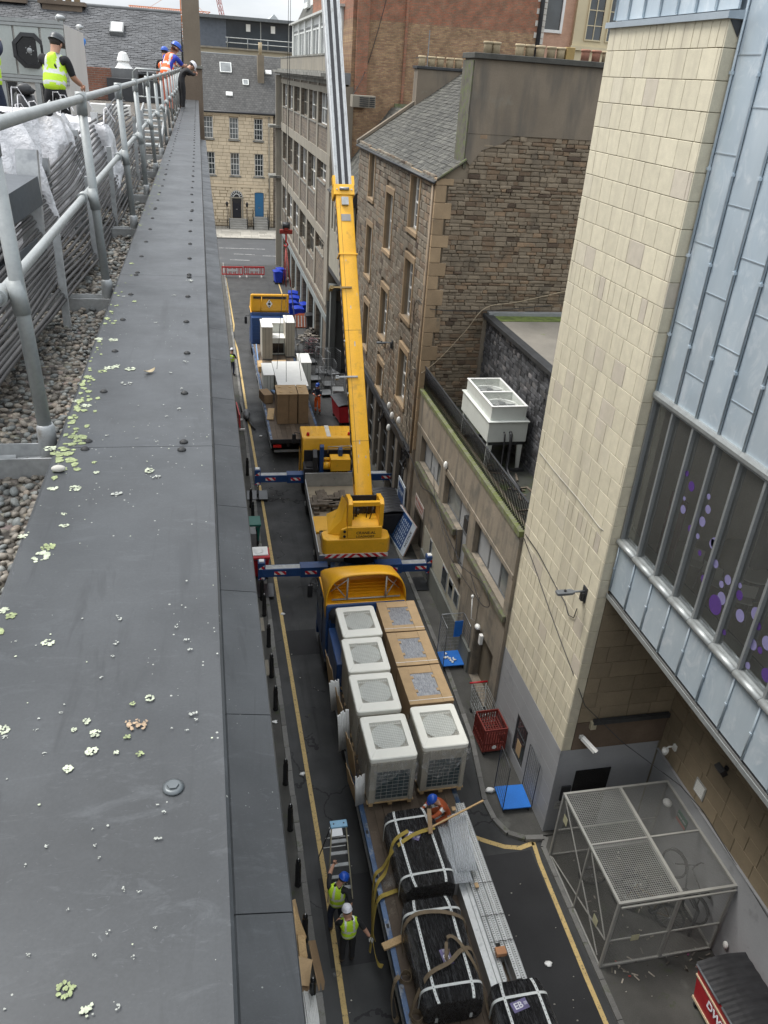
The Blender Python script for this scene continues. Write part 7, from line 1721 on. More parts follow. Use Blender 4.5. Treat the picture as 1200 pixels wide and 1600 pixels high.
for i,(x0,x1) in enumerate(((3.33,3.93),(3.95,4.38),(4.44,4.96))):
    t=thing('tall_carton',('left tall brown carton at the tail of the far lorry','middle tall brown carton at the tail of the far lorry','right tall brown carton standing slightly apart at the tail of the far lorry')[i],'carton',((x0+x1)/2,39.8,1.22),0,'tall brown cartons on the far lorry')
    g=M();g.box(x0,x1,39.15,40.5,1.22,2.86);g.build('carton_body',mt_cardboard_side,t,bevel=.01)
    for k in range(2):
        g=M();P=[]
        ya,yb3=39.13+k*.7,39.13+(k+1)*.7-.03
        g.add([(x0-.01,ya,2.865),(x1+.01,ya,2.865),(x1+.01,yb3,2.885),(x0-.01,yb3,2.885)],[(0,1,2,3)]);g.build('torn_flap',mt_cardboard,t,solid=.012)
        g=M();g.cyl(((x0+x1)/2-.08,(ya+yb3)/2,2.88),((x0+x1)/2-.08,(ya+yb3)/2,2.895),.09,n=10);g.build('tape_mark',mt_wood,t)
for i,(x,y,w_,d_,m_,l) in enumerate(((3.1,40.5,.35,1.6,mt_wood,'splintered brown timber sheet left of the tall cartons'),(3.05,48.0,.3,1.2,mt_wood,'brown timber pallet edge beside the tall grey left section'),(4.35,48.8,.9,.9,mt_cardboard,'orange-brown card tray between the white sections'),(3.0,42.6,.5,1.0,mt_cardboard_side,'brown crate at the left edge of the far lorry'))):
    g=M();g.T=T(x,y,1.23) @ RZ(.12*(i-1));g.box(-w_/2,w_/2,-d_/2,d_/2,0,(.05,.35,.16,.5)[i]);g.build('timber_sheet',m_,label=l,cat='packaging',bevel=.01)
g=M();g.T=T(3.62,41.3,1.3) @ RZ(.12) @ RX(-.35);g.cyl((0,-.8,.6),(0,1.6,.9),.09,n=12);g.build('blue_wrapped_pole',mat('pale_blue_film',(.17,.30,.52),.4),label='pale blue wrapped pole sloping beside the tall cartons',cat='pole')
g=M();g.T=T(3.02,50.6,1.3) @ RX(.3);g.box(-.03,.03,-.9,.9,0,.22);g.build('film_wrapped_sheet',bpy.data.materials['pale_blue_film'],label='pale blue film panel beside the tall grey left section',cat='panel')
# ================================================================ street furniture and goods in the alley
# bollards
bg_=thing('bollard','black iron bollard','bollard',(1.58,0,.085),0,'black bollards along the left kerb')
g=M();g.lathe([(.085,0),(.085,.05),(.075,.08),(.07,.75),(.055,.80),(.06,.83),(.058,.88),(.035,.93),(.0,.95)],n=14);g.build('post',mt_blackgloss,bg_,world=False)
g=M();g.lathe([(.03,.935),(.02,.96),(0,.965)],n=8);g.build('cap',mt_chrome,bg_,world=False)
BY=[(9.85,'just below the card heap'),(11.3,'beside the heap of brown card'),(12.75,'level with the step ladder'),(14.4,'two along from the step ladder'),(15.95,'level with the near white condensers'),(18.95,'level with the middle condensers'),(20.5,'level with the boxed condensers'),(22.1,'level with the near lorry cab'),(23.9,'just before the near outrigger'),(24.9,'under the near outrigger end'),(28.9,'beyond the green bin'),(31.0,'just before the far outrigger'),(32.2,'under the far outrigger end'),(35.5,'just past the far outrigger')]
for i,(y,l) in enumerate(BY):
    lab='black tapered iron bollard on the left kerb '+l
    if i == 0: bg_.location=(1.58,y,.085);bg_['label']=lab;WM[bg_.name]=T(1.58,y,.085)
    else: dup(bg_,(1.58+R.uniform(-.02,.02),y,.085),R.uniform(-.03,.03),lab)
# red and white water-filled barriers at the far mouth
mt_bred=mat('barrier_red',(.48,.03,.03),.5,0,.12,3);mt_bwh=mat('barrier_white',(.6,.57,.54),.5,0,.08)
def barrier(loc,rz,lab,grp='red barriers across the alley mouth'):
    t=thing('road_barrier',lab,'barrier',loc,rz,grp)
    g=M();g.box(-.98,.98,-.03,.03,.86,1.0);g.box(-.98,.98,-.03,.03,.22,.32);g.box(-.98,-.9,-.03,.03,.32,.86);g.box(.9,.98,-.03,.03,.32,.86);g.build('frame',mt_bred,t,world=False)
    for k in range(13): g=M();x=-.83+k*1.66/12;g.box(x-.025,x+.025,-.02,.02,.321,.859);g.build('slat',mt_bred if k % 3 else mt_bwh,t,world=False)
    g=M();g.box(-.5,.5,-.035,-.031,.55,.75);g.build('reflective_panel',mt_bwh,t,world=False)
    for x in (-.7,.7): g=M();g.box(x-.06,x+.06,-.28,.28,0,.08);g.box(x-.03,x+.03,-.03,.03,.08,.22);g.build('foot',mt_bwh,t,world=False)
barrier((2.45,78.3,0),.02,'left red slatted barrier closing the far mouth of the alley');barrier((4.5,78.5,0),.01,'right red slatted barrier closing the far mouth of the alley')
barrier((1.42,41.8,.085),pi/2+.05,'red slatted barrier standing along the left wall near the far lorry','barrier on the left pavement')
# wheeled bins
mt_binb=mat('bin_blue',(.008,.035,.36),.4,0,.1);mt_bing=mat('bin_green',(.01,.12,.09),.45,0,.1)
def wheelie(loc,rz,lab,m_,w=.95,d=.75,h=1.15,grp='blue wheeled bins by the far shopfronts'):
    t=thing('wheeled_bin',lab,'bin',loc,rz,grp)
    a,b=w/2,d/2;g=M();g.hexa([(-a*.82,-b*.78,.12),(a*.82,-b*.78,.12),(a*.82,b*.78,.12),(-a*.82,b*.78,.12),(-a,-b,h-.12),(a,-b,h-.12),(a,b,h-.12),(-a,b,h-.12)]);g.build('body',m_,t,world=False,bevel=.03)
    g=M();g.prism([(-b-.03,h-.12),(b+.05,h-.12),(b+.05,h-.02),(0,h+.03),(-b-.03,h-.06)],'x',-a-.03,a+.03);g.build('lid',m_,t,world=False,bevel=.02,recalc=True)
    g=M();g.tube([(-a*.8,b+.09,h-.1),(a*.8,b+.09,h-.1)],.02,6);g.build('handle',mt_black,t,world=False)
    for x in (-a*.75,a*.75): g=M();g.cyl((x-.03,b*.7,.1),(x+.03,b*.7,.1),.1,n=12);g.build('wheel',mt_rubber,t,world=False)
    return t
for x,y,l in ((6.55,76.2,'blue wheeled bin nearest the road barriers'),(6.95,77.2,'blue wheeled bin tucked behind the one nearest the barriers'),(7.15,68.2,'blue wheeled bin at the back of the middle group'),(7.1,66.6,'blue wheeled bin second from the back of the middle group'),(7.05,63.2,'blue wheeled bin at the front left of the middle group'),(7.8-.05,64.4,'blue wheeled bin against the shopfront in the middle group'),(6.75,65.0,'blue wheeled bin at the lorry side of the middle group')): wheelie((x,y,0),R.uniform(-.2,.2)+pi/2,l,mt_binb)
g=thing('pallet_barriers','leaning stack of folded orange and white barrier boards by the blue bins','barrier stack',(7.35,61.2,0))
for k in range(7):
    b=M();b.T=T(7.0+k*.08,61.3+k*.08,0) @ RX(-.35) @ RZ(.1);b.box(-.5,.5,-.02,.02,.05,1.0);bb_=b.build('board',mat('faded_orange',(.45,.13,.06),.7),g) if k == 0 else b.build('board',bpy.data.materials['faded_orange'],g)
    for q in range(4): b=M();b.T=T(7.0+k*.08,61.3+k*.08,0) @ RX(-.35) @ RZ(.1);b.box(-.42+q*.24,-.32+q*.24,-.028,-.0205,.1,.95);b.build('white_band',mt_bwh,bb_)
wheelie((7.75,60.6,0),pi/2,'dark wheeled bin beside the leaning barrier boards',mt_black,.9,.8,1.3,'dark bins')
def dumpster(loc,rz,w,d,h,mb,ml,lab,ribs=9,text=None,grp=None):
    """four-wheeled container; w = length along local x, d = depth along local y"""
    t=thing('wheeled_container',lab,'bin',loc,rz,grp);a,b=w/2,d/2
    g=M();g.hexa([(-a*.92,-b*.8,.2),(a*.92,-b*.8,.2),(a*.92,b*.8,.2),(-a*.92,b*.8,.2),(-a,-b,h-.1),(a,-b,h-.1),(a,b,h-.1),(-a,b,h-.1)]);bd=g.build('body',mb,t,world=False,bevel=.03)
    for k in range(5): x=-a*.8+k*a*.4;g=M();g.hexa([(x-.03,-b*.83,.25),(x+.03,-b*.83,.25),(x+.03,-b*.8,.25),(x-.03,-b*.8,.25),(x-.03,-b*1.02,h-.3),(x+.03,-b*1.02,h-.3),(x+.03,-b*.97,h-.3),(x-.03,-b*.97,h-.3)]);(g.build('pressed_rib',mb,t,world=False) if not text else None)
    g=M();g.box(-a-.03,a+.03,-b-.03,b+.03,h-.1,h-.04);g.build('rim',mb,t,world=False,bevel=.012)
    g=M();g.grid(lambda u,v: ((u-.5)*(w+.08),(v-.5)*(d+.10),h+.02+.09*sin(pi*v)+.018*(1 if (u*ribs) % 1<.5 else 0)),ribs*4,8,0,False);g.build('lid',ml,t,world=False,solid=.02)
    g=M();g.tube([(-a,-b-.06,h+.02),(-.04,-b-.06,h+.02)],.025,8);g.build('lid_bar',mat_lamp,t,world=False);g=M();g.tube([(.04,-b-.06,h+.02),(a,-b-.06,h+.02)],.025,8);g.build('lid_bar',mat_lamp,t,world=False)
    for x in (-a*.8,a*.8):
        for y in (-b*.65,b*.65): g=M();g.cyl((x-.03,y,.1),(x+.03,y,.1),.1,n=14);g.box(x-.05,x+.05,y-.05,y+.05,.1,.22);g.build('castor',mt_rubber,t,world=False)
    if text:
        W=WM[t.name];F=W @ frame((0,-b*.93-.012,h*.58),(1,0,0),(0,-.17,1),(0,-1,.17));letter(text,mt_lettw,bd,F,.26,.004,bold=True)
        g=M();g.box(-a*.98,a*.98,-b*.99-.01,-b*.96,h-.32,h-.28);g.build('stripe',mat('cream_stripe',(.55,.45,.3),.6),t,world=False);g=M();g.box(-a*.93,a*.93,-b*.84-.01,-b*.8,.22,.28);g.build('stripe',bpy.data.materials['cream_stripe'],t,world=False)
    return t
dumpster((7.38,29.95,.09),pi/2,2.2,1.0,1.25,mt_black,mt_black,'large black wheeled container with ribbed lid between the crane and the old shopfront')
dumpster((7.3,42.2,.09),pi/2+.1,1.8,.9,1.2,mt_red,mt_dark,'dark red wheeled container with grey lid beyond the crane cab')
dumpster((10.25,7.75,.05),-pi/2+.02,1.75,1.1,1.3,mt_red,mt_black,'red wheeled container with black ribbed lid at the bottom right corner',8,'DWRS')
wheelie((1.42,29.2,.085),pi,'green wheeled bin with grey box behind the red bin on the left pavement',mt_bing,.7,.75,1.05,'bins on the left pavement')
t=wheelie((1.62,26.55,.085),pi,'open red wheeled bin full of white paper beside the left kerb',mt_red,.62,.72,1.1,'bins on the left pavement')
g=M();g.box(1.32,1.9,26.25,26.85,1.15,1.23);g.ell((1.55,26.5,1.23),(.2,.2,.05),10,6,0,.2);g.build('paper_waste',mt_white,label='white paper heaped on top of the red bin on the left pavement',cat='paper',bevel=.01)
g=M();g.box(1.0,1.55,27.9,28.5,.085,1.2);g.build('grey_box',mt_lead,label='grey box against the left wall by the green bin',cat='box',bevel=.02)
# grey junction slabs on the left pavement, white litter
for y,l in ((23.35,'pale concrete slab on the left pavement near the outrigger'),(20.95,'pale slab beside the bollard level with the boxed condensers')):
    g=M();g.box(1.15,1.52,y-.4,y+.4,.086,.12);g.build('slab',mt_conc,label=l,cat='slab')
for x,y,l in ((1.5,18.4,'white foam dish on the left pavement'),(2.1,16.3,'pale paper scrap on the yellow line'),(2.25,24.0,'white paper scrap on the yellow line by the near outrigger'),(2.55,40.4,'crumpled white paper on the road left of the far lorry'),(8.0-1.0,9.9,'white scrap on the dark patch right of the steel stack'),(2.2,10.45,'crumpled clear film on the yellow line by the card heap')):
    g=M();g.ell((x,y,.03 if x>1.7 else .11),(.09,.07,.03),9,5,0,.3);g.build('paper_scrap',mt_white if 'film' not in l else mt_film,label=l,cat='litter')
# roll cages
mt_cage=mat('cage_wire',(.25,.26,.27),.4,.5,.15);mt_caged=mat('cage_wire_dark',(.07,.075,.08),.45,.4,.15);mt_rblue=mat('blue_plastic_base',(.02,.16,.55),.45,0,.06)
def roll_cage(loc,rz,lab,w=.8,d=.72,h=1.7,base=None,sides=(1,1,0),mw=None,grp='roll cages in the alley',shelf=None):
    t=thing('roll_cage',lab,'roll cage',loc,rz,grp);mw=mw or mt_caged;a,b=w/2,d/2
    g=M();g.box(-a,a,-b,b,.14,.18);g.build('base',base or mt_cage,t,world=False,bevel=.01)
    for x in (-a+.06,a-.06):
        for y in (-b+.06,b-.06): g=M();g.cyl((x-.02,y,.06),(x+.02,y,.06),.06,n=12);g.build('castor',mt_rubber,t,world=False)
    def panel(p0,p1,vert=True):
        g=M();p0=Vector(p0);p1=Vector(p1);z0,z1=.18,h
        g.tube([p0+Vector((0,0,z0)),p0+Vector((0,0,z1-.03)),p0.lerp(p1,.04)+Vector((0,0,z1)),p0.lerp(p1,.96)+Vector((0,0,z1)),p1+Vector((0,0,z1-.03)),p1+Vector((0,0,z0))],.013,6)
        n_=7
        for k in range(1,n_): q=p0.lerp(p1,k/n_);g.tube([q+Vector((0,0,z0)),q+Vector((0,0,z1))],.0035,4)
        for k in range(1,11): z=z0+(z1-z0)*k/11;g.tube([p0+Vector((0,0,z)),p1+Vector((0,0,z))],.004,4)
        g.build('side_panel',mw,t,world=False)
    if sides[0]: panel((-a,-b,0),(-a,b,0))
    if sides[1]: panel((a,-b,0),(a,b,0))
    if sides[2]: panel((-a,b,0),(a,b,0))
    if shelf: g=M();g.box(*shelf);g.build('blue_panel',mt_rblue,t,world=False)
    return t
roll_cage((7.66,20.5,.09),.0,'roll cage with blue base holding scraps beside the recessed doorway',.8,.78,1.75,mt_rblue,(1,1,1),mt_cage,shelf=(.10,.39,.34,.36,.8,1.45))
g=M()
for _ in range(9): g.ell((7.5+R.uniform(-.1,.3),20.5+R.uniform(-.25,.25),.30),(R.uniform(.03,.09),R.uniform(.03,.07),.03),7,4,0,.4)
g.build('scrap_paper',mt_white,label='crumpled scraps lying on the blue base of the roll cage by the doorway',cat='litter',kind='stuff')
roll_cage((7.72,14.45,.09),-.04,'empty two-sided roll cage with bright blue base by the grey tower wall',.82,.80,1.72,mt_rblue,(1,1,0),mt_caged)
g=M();g.ell((7.2,14.85,.16),(.14,.08,.08),10,6,0,.2);g.build('white_bag',mt_white,label='crumpled white bag beside the bright blue roll cage base',cat='bag')
# wire trolley with red handle, red mesh crate dolly
wt=thing('wire_trolley','silver wire trolley with red handle bar nose to the dark red crate','trolley',(7.85,17.7,.09))
g=M()
for z in (.45,.6,.75,.9,1.0): g.tube([(7.6,18.15,z),(7.62,17.15,z),(8.08,17.15,z),(8.1,18.15,z),(7.6,18.15,z)],.008,5)
for x in (7.6,7.7,7.8,7.9,8.0,8.1): g.tube([(x,18.15,1.0),(x,18.1,.42),(x,17.17,.42),(x,17.15,1.0)],.006,4)
for k in range(6): y=17.2+k*.17;g.tube([(7.6,y,1.0),(7.6,y,.42),(8.1,y,.42),(8.1,y,1.0)],.006,4)
g.build('basket',mt_steel,wt);g=M();g.tube([(7.56,18.3,1.05),(8.14,18.3,1.05)],.03,8);g.build('handle',mt_red,wt)
g=M()
for x in (7.62,8.08): g.tube([(x,18.25,1.03),(x,18.1,.3),(x,17.2,.18)],.014,6)
g.build('leg_frame',mt_steel,wt)
for x in (7.62,8.08):
    for y in (17.3,18.05): g=M();g.cyl((x-.02,y,.15),(x+.02,y,.15),.07,n=12);g.build('castor',mt_rubber,wt)
rd=thing('crate_dolly','dark red plastic mesh crate dolly between the wire trolley and the slot window','crate',(7.72,16.6,.09),.03)
mt_crate=mat('dark_red_plastic',(.16,.025,.018),.5,0,.12)
for (a,b,c,d) in ((-.36,-.33,-.42,.42),(.33,.36,-.42,.42),(-.33,.33,-.42,-.39),(-.33,.33,.39,.42)):
    for z0,z1 in ((.16,.22),(.42,.47),(.92,1.0)): g=M();g.box(a,b,c,d,z0,z1);g.build('band',mt_crate,rd,world=False)
    g=M();n_=9
    for k in range(n_):
        u=k/(n_-1)
        if b-a<.1: y=c+u*(d-c-.03);g.box(a,b,y,y+.03,.2201,.9199)
        else: x=a+u*(b-a-.03);g.box(x,x+.03,c,d,.2201,.9199)
    g.build('mesh_side',mt_crate,rd,world=False)
g=M()
for k in range(9): y=-.37+k*.088;g.box(-.33,.33,y,y+.02,.74,.752)
for k in range(8): x=-.31+k*.085;g.box(x,x+.02,-.39,.39,.7525,.765)
g.box(-.33,.33,-.39,.39,.18,.2);g.build('mesh_top',mt_crate,rd,world=False)
for x in (-.28,.28):
    for y in (-.34,.34): g=M();g.cyl((x-.02,y,.07),(x+.02,y,.07),.07,n=12);g.build('castor',mt_rubber,rd,world=False)
g=M();g.lathe([(.07,0),(.07,.006)],n=14);g.v=[T(0,-.425,.32) @ RX(pi/2) @ p for p in g.v];g.build('round_label',mt_white,rd,world=False)
# cluster of cages right of the far lorry
for i,(x,y,rz,l) in enumerate(((6.75,52.8,.2,'grey roll cage nearest the scrap heap'),(7.2,50.6,-.15,'grey roll cage second from the scrap heap'),(6.6,49.3,.1,'grey roll cage third from the scrap heap, beside the far lorry'),(7.35,48.2,.05,'grey roll cage by the passage mouth'),(6.95,46.6,.1,'grey roll cage just beyond the worker in orange trousers'),(7.5,45.3,-.1,'grey roll cage stacked with flat shelves by the worker in orange trousers'),(7.9,50.4,.3,'grey roll cage pushed into the passage mouth'))):
    t=roll_cage((x,y,.02),rz,l,.75,.9,1.65,None,(1,1,1),mt_cage)
    if i == 5:
        for k in range(7): g=M();g.box(-.34,.34,-.4,.4,.22+k*.1,.26+k*.1);g.build('shelf',mt_alu,t,world=False)
mt_scrap=mat('mixed_scrap',(.20,.18,.15),.8,0,.2,5,isl=.7,tint=[(.5,(.5,.5,.55)),(.8,(1.8,1.7,1.5))])
g=M()
for _ in range(420):
    a=R.uniform(0,6.28);r_=abs(R.gauss(0,.55));z=max(.05,1.25-r_*.9)*R.random()
    g.T=T(7.35+r_*cos(a)*.75,57.0+r_*sin(a)*2.2,z) @ RZ(R.uniform(0,6)) @ RX(R.uniform(-1,1));l=R.uniform(.05,.25);g.box(-l,l,-.05,.05,-.03,.03)
g.build('scrap_heap',mt_scrap,label='heap of mixed grey scrap and bags between the blue bins and roll cages',cat='scrap heap',kind='stuff')
g=M()
for _ in range(160):
    g.T=T(7.1+R.uniform(-.5,.5),54.6+R.uniform(-.9,.9),R.uniform(.1,1.1)) @ RZ(R.uniform(0,6)) @ RX(R.uniform(-1,1));l=R.uniform(.05,.35);g.box(-l,l,-.02,.02,-.02,.02)
g.build('scrap_heap',mat('dark_scrap',(.07,.065,.07),.7,0,.2,isl=.7,tint=[(.85,(3.5,1.2,1.3))]),label='dark tangled scrap behind the first roll cage',cat='scrap heap',kind='stuff')
# sign boards leaning by the crane
mt_sblue=mat('sign_blue',(.015,.055,.17),.4,0,.1);mt_swh=mat('sign_white',(.50,.55,.60),.5)
sb=thing('sign_board','large blue printed board with white edge leaning on the wall beside the crane counterweight','sign board',(7.45,28.4,.09))
P0,P1,P3=Vector((7.30,29.35,.10)),Vector((7.52,27.35,.10)),Vector((7.78,29.40,1.45));P2=P1+P3-P0
u_=(P1-P0);v_=(P3-P0);nn=u_.cross(v_).normalized();nn=nn if nn.x<0 else -nn
g=M();g.hexa([P0-nn*.06,P1-nn*.06,P1,P0,P3-nn*.06,P2-nn*.06,P2,P3]);g.build('backing',mat('pinkish_edge',(.45,.33,.28),.7),sb,recalc=True)
g=M();e=nn*.004;g.quad(P0+e,P1+e,P2+e,P3+e);bd=g.build('white_face',mt_swh,sb)
g=M();e=nn*.008;L2=lambda a,b: P0.lerp(P1,a).lerp(P3.lerp(P2,a),b)+e;g.quad(L2(.02,.03),L2(.80,.03),L2(.80,.97),L2(.02,.97));bf=g.build('blue_face',mt_sblue,sb)
ux=u_.normalized();vx=(v_-ux*v_.dot(ux)).normalized()
for k in range(8): letter(('SITE ENTRANCE','AHEAD PLEASE','REPORT TO THE','SITE OFFICE','BEFORE YOU','ENTER THE','WORKS AREA','THANK YOU')[k] if False else 'IIIIIIII IIII IIII'[:10+k % 3*3],mt_swh,bf,frame(L2(.1+k*.085,.5)+nn*.003,vx,-ux,nn),.09,.001) if False else None
for k in range(9):
    g=M();a0=.07+k*.08
    for q in range(6):
        b0=.1+q*.13+R.uniform(0,.03);P_=[L2(a0,b0),L2(a0+.028,b0),L2(a0+.028,b0+R.uniform(.06,.11)),L2(a0,b0+.06)];P_[3]=L2(a0,b0+(P_[2]-P_[1]).length/v_.length);g.quad(*[p+nn*.002 for p in P_])
    g.build('print_line',mt_swh if k>2 else mat('pale_blue_print',(.10,.22,.42),.5) if 'pale_blue_print' not in bpy.data.materials else bpy.data.materials['pale_blue_print'] if k <= 2 else mt_swh,bf)
letter('NOTICE',mt_dark,bd,frame(L2(.90,.5),vx,-ux,nn),.20,.002,bold=True)
s2=thing('sign_board','upright white-edged blue poster on the old shopfront behind the larger board','sign board',(7.9,29.9,.5))
g=M();g.box(7.88,7.92,29.3,30.5,.9,2.3);w_=g.build('white_face',mt_swh,s2);g=M();g.box(7.872,7.879,29.42,30.38,1.02,2.15);g.build('blue_face',mt_sblue,s2)
letter('TO LET',mt_swh,w_,frame((7.868,29.9,1.8),(0,-1,0),(0,0,1),(-1,0,0)),.26,.001,bold=True)
# step ladder
ld=thing('step_ladder','aluminium step ladder with pale blue top tray standing open in the road','ladder',(2.5,12.9,0))
for x0,x1 in ((2.36,2.26),(2.70,2.86)):
    g=M();a,b=Vector((x0,12.78,1.98)),Vector((x1,12.25,.02));g.hexa([b+Vector(q) for q in ((-.012,-.035,0),(.012,-.035,0),(.012,.035,0),(-.012,.035,0))]+[a+Vector(q) for q in ((-.012,-.035,0),(.012,-.035,0),(.012,.035,0),(-.012,.035,0))]);g.build('stile',mat('pale_stile',(.42,.38,.27),.5) if 'pale_stile' not in bpy.data.materials else bpy.data.materials['pale_stile'],ld)
    g=M();g.tube([(x0,12.85,1.9),(x1-(.06 if x0<2.5 else -.06),13.5,.02)],.014,6);g.build('rear_leg',mt_dark,ld)
for k in range(5):
    f=(k+1)/6.3;z=1.98*f;y=12.25+.53*f;xl=2.26+.10*f;xr=2.86-.16*f;g=M();g.box(xl+.015,xr-.015,y-.045,y+.045,z-.012,z+.012);g.build('tread',mt_galv_dull,ld)
for k in range(2): z=.6+.6*k;yy=13.5-.65*(z-.02)/1.88;g=M();g.tube([(2.28-.0,yy,z),(2.86,yy,z)],.011,5);g.build('brace',mt_white,ld)
g=M();g.box(2.33,2.73,12.70,12.90,1.98,2.03);tt=g.build('top_tray',mat('pale_blue_tray',(.17,.35,.50),.4),ld,bevel=.012)
for x in (2.41,2.65): g=M();g.cyl((x,12.8,2.031),(x,12.8,2.034),.02,n=12);g.build('tray_hole',mt_chass,tt)
g=M();g.box(2.38,2.68,12.92,13.2,1.42,1.45);g.build('platform',mt_alu,ld)
# heap of card and timber bottom left
def slabp(name,P,h,m_,lab,cat): g=M();n_=Vector(P[1])-Vector(P[0]);k=n_.cross(Vector(P[3])-Vector(P[0])).normalized()*h;g.hexa([Vector(p) for p in P]+[Vector(p)+k for p in P]);g.build(name,m_,label=lab,cat=cat,recalc=True)
slabp('card_sheet',[(1.30,11.75,.9),(1.42,11.8,.9),(1.62,10.9,.1),(1.35,10.9,.1)],.04,mt_cardboard,'tall folded brown card sheet at the top of the heap by the left wall','cardboard')
slabp('timber_board',[(1.30,11.55,.95),(1.38,11.6,.95),(1.58,10.95,.75),(1.36,10.6,.5)],.03,mt_wood,'pale board on top of the card heap by the left wall','timber')
slabp('timber_board',[(1.38,11.0,.8),(1.55,11.0,.75),(1.56,10.35,.45),(1.40,10.3,.5)],.03,mt_wood,'pale board in the middle of the card heap','timber')
slabp('card_sheet',[(1.36,10.6,.65),(1.66,10.5,.6),(1.52,10.0,.5),(1.30,10.0,.6)],.02,mt_cardboard,'open brown card flap in the middle of the heap','cardboard')
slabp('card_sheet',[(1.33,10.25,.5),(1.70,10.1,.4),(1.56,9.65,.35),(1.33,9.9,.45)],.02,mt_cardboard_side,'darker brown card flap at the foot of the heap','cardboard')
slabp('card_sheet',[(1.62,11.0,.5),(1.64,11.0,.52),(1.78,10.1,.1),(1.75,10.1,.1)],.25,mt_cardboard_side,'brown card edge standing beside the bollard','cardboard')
g=M()
for k in range(9): g.tube([(1.34+k*.035,9.9,.5+R.uniform(-.03,.03)),(1.36+k*.035,9.4,.45+R.uniform(-.03,.03)),(1.38+k*.03,8.7,.42)],.02,6)
g.build('foam_strips',mt_poly,label='bundle of white foam strips below the card heap',cat='packaging')
g=M();g.ell((1.95,43.0,.25),(.2,.55,.22),14,8,0,.15);g.build('grey_sack',mt_lead,label='lumpy grey sack lying by the left kerb near the red barrier',cat='sack')
g=M();g.tube([(2.0,42.4,.15),(2.15,41.7,.12),(2.3,41.2,.1)],.05,6);g.tube([(1.6,44.1,.5),(1.7,43.6,.15)],.05,6);g.build('dark_pipes',mt_black,label='short dark pipes beside the grey sack',cat='pipe')

# ---- bike cage
bc=thing('bike_cage','galvanised mesh bicycle cage with part solid part open mesh roof beside the grey wall','cage',(9.5,11.1,.05))
CX0,CX1,CY0,CY1,CZ1=8.12,10.92,9.62,12.62,2.30
mt_cfr=mat('cage_frame_paint',(.33,.325,.30),.5,.2,.08,3,40,.06,.06,stain=[((.30,.16,.08),4,.70,.76)])
def bar(a,b,r_=.03):
    g=M();a=Vector(a);b=Vector(b);d=(b-a).normalized();up=Vector((0,0,1)) if abs(d.z)<.9 else Vector((1,0,0));s_=d.cross(up).normalized();t_=s_.cross(d)
    g.hexa([a+s_*r_*i+t_*r_*j for i,j in ((-1,-1),(1,-1),(1,1),(-1,1))]+[b+s_*r_*i+t_*r_*j for i,j in ((-1,-1),(1,-1),(1,1),(-1,1))]);return g.build('frame_bar',mt_cfr,bc,recalc=True)
XM=9.60
for x in (CX0,XM,CX1): bar((x,CY0,.08),(x,CY0,CZ1-.03));
for x in (CX0,CX1): bar((x,CY1,.08),(x,CY1,CZ1-.03));
bar((CX0,11.1,.08),(CX0,11.1,CZ1-.03),.022)
for y in (CY0,CY1): bar((CX0-.03,y,CZ1),(CX1+.03,y,CZ1));bar((CX0,y,.08),(CX1,y,.08),.025)
bar((CX0+.03,CY0-.06,CZ1-.075),(CX1,CY0-.06,CZ1-.075),.02)
for x in (CX0,CX1): bar((x,CY0+.03,CZ1),(x,CY1-.03,CZ1));bar((x,CY0,.08),(x,CY1,.08),.022)
bar((XM,CY0+.03,CZ1+.006),(XM,CY1-.03,CZ1+.006),.035);bar((CX0+.03,11.12,CZ1-.004),(CX1-.03,11.12,CZ1-.004),.022)
for y in (CY0,CY1): bar((CX0,y,1.0),(CX1,y,1.0),.018)
bar((CX0,CY0+.1,.9),(CX0,11.0,2.2),.014);bar((CX0,CY0+.1,.9),(CX0,12.5,.15),.014);bar((CX0,12.5,2.2),(CX0,CY0+.2,.2),.014)
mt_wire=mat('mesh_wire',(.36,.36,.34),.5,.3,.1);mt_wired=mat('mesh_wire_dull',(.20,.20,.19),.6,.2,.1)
def meshpanel(o,u,v,U,V,p,r_,m_,name='mesh_panel'):
    g=M();o=Vector(o);u=Vector(u);v=Vector(v);n=u.cross(v)
    def strip(a,b,s,k): g.add([a-s*r_+n*k,b-s*r_+n*k,b+s*r_+n*k,a+s*r_+n*k,a+n*(k+r_),b+n*(k+r_)],[(0,1,2,3),(0,4,5,1),(4,3,2,5)])
    k=p
    while k<U: strip(o+u*k,o+u*k+v*V,u,0);k += p
    k=p
    while k<V: strip(o+v*k,o+v*k+u*U,v,.002);k += p
    g.build(name,m_,bc)
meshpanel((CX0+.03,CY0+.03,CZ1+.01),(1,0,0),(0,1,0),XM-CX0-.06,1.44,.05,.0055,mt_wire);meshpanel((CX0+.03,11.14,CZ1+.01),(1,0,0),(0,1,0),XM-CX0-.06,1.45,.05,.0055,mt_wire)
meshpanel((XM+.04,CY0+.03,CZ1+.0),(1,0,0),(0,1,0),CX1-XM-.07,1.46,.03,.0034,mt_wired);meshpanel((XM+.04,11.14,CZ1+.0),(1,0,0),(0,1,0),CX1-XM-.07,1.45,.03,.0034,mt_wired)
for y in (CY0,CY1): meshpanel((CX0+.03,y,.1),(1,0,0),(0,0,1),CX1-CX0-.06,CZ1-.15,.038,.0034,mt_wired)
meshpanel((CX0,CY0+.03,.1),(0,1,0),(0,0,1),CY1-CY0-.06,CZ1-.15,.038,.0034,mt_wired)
for k,(x,y,z,ax) in enumerate(((8.105,12.3,1.75,'x'),(8.75,9.58,1.05,'y'),(8.105,10.2,.9,'x'))):
    g=M();(g.box(x-.004,x,y-.1,y+.1,z-.12,z+.12) if ax == 'x' else g.box(x-.1,x+.1,y-.004,y,z-.1,z+.1));g.build('notice_plate',mat('pale_yellow_plate',(.45,.43,.28),.6) if k == 0 else bpy.data.materials['pale_yellow_plate'],bc)
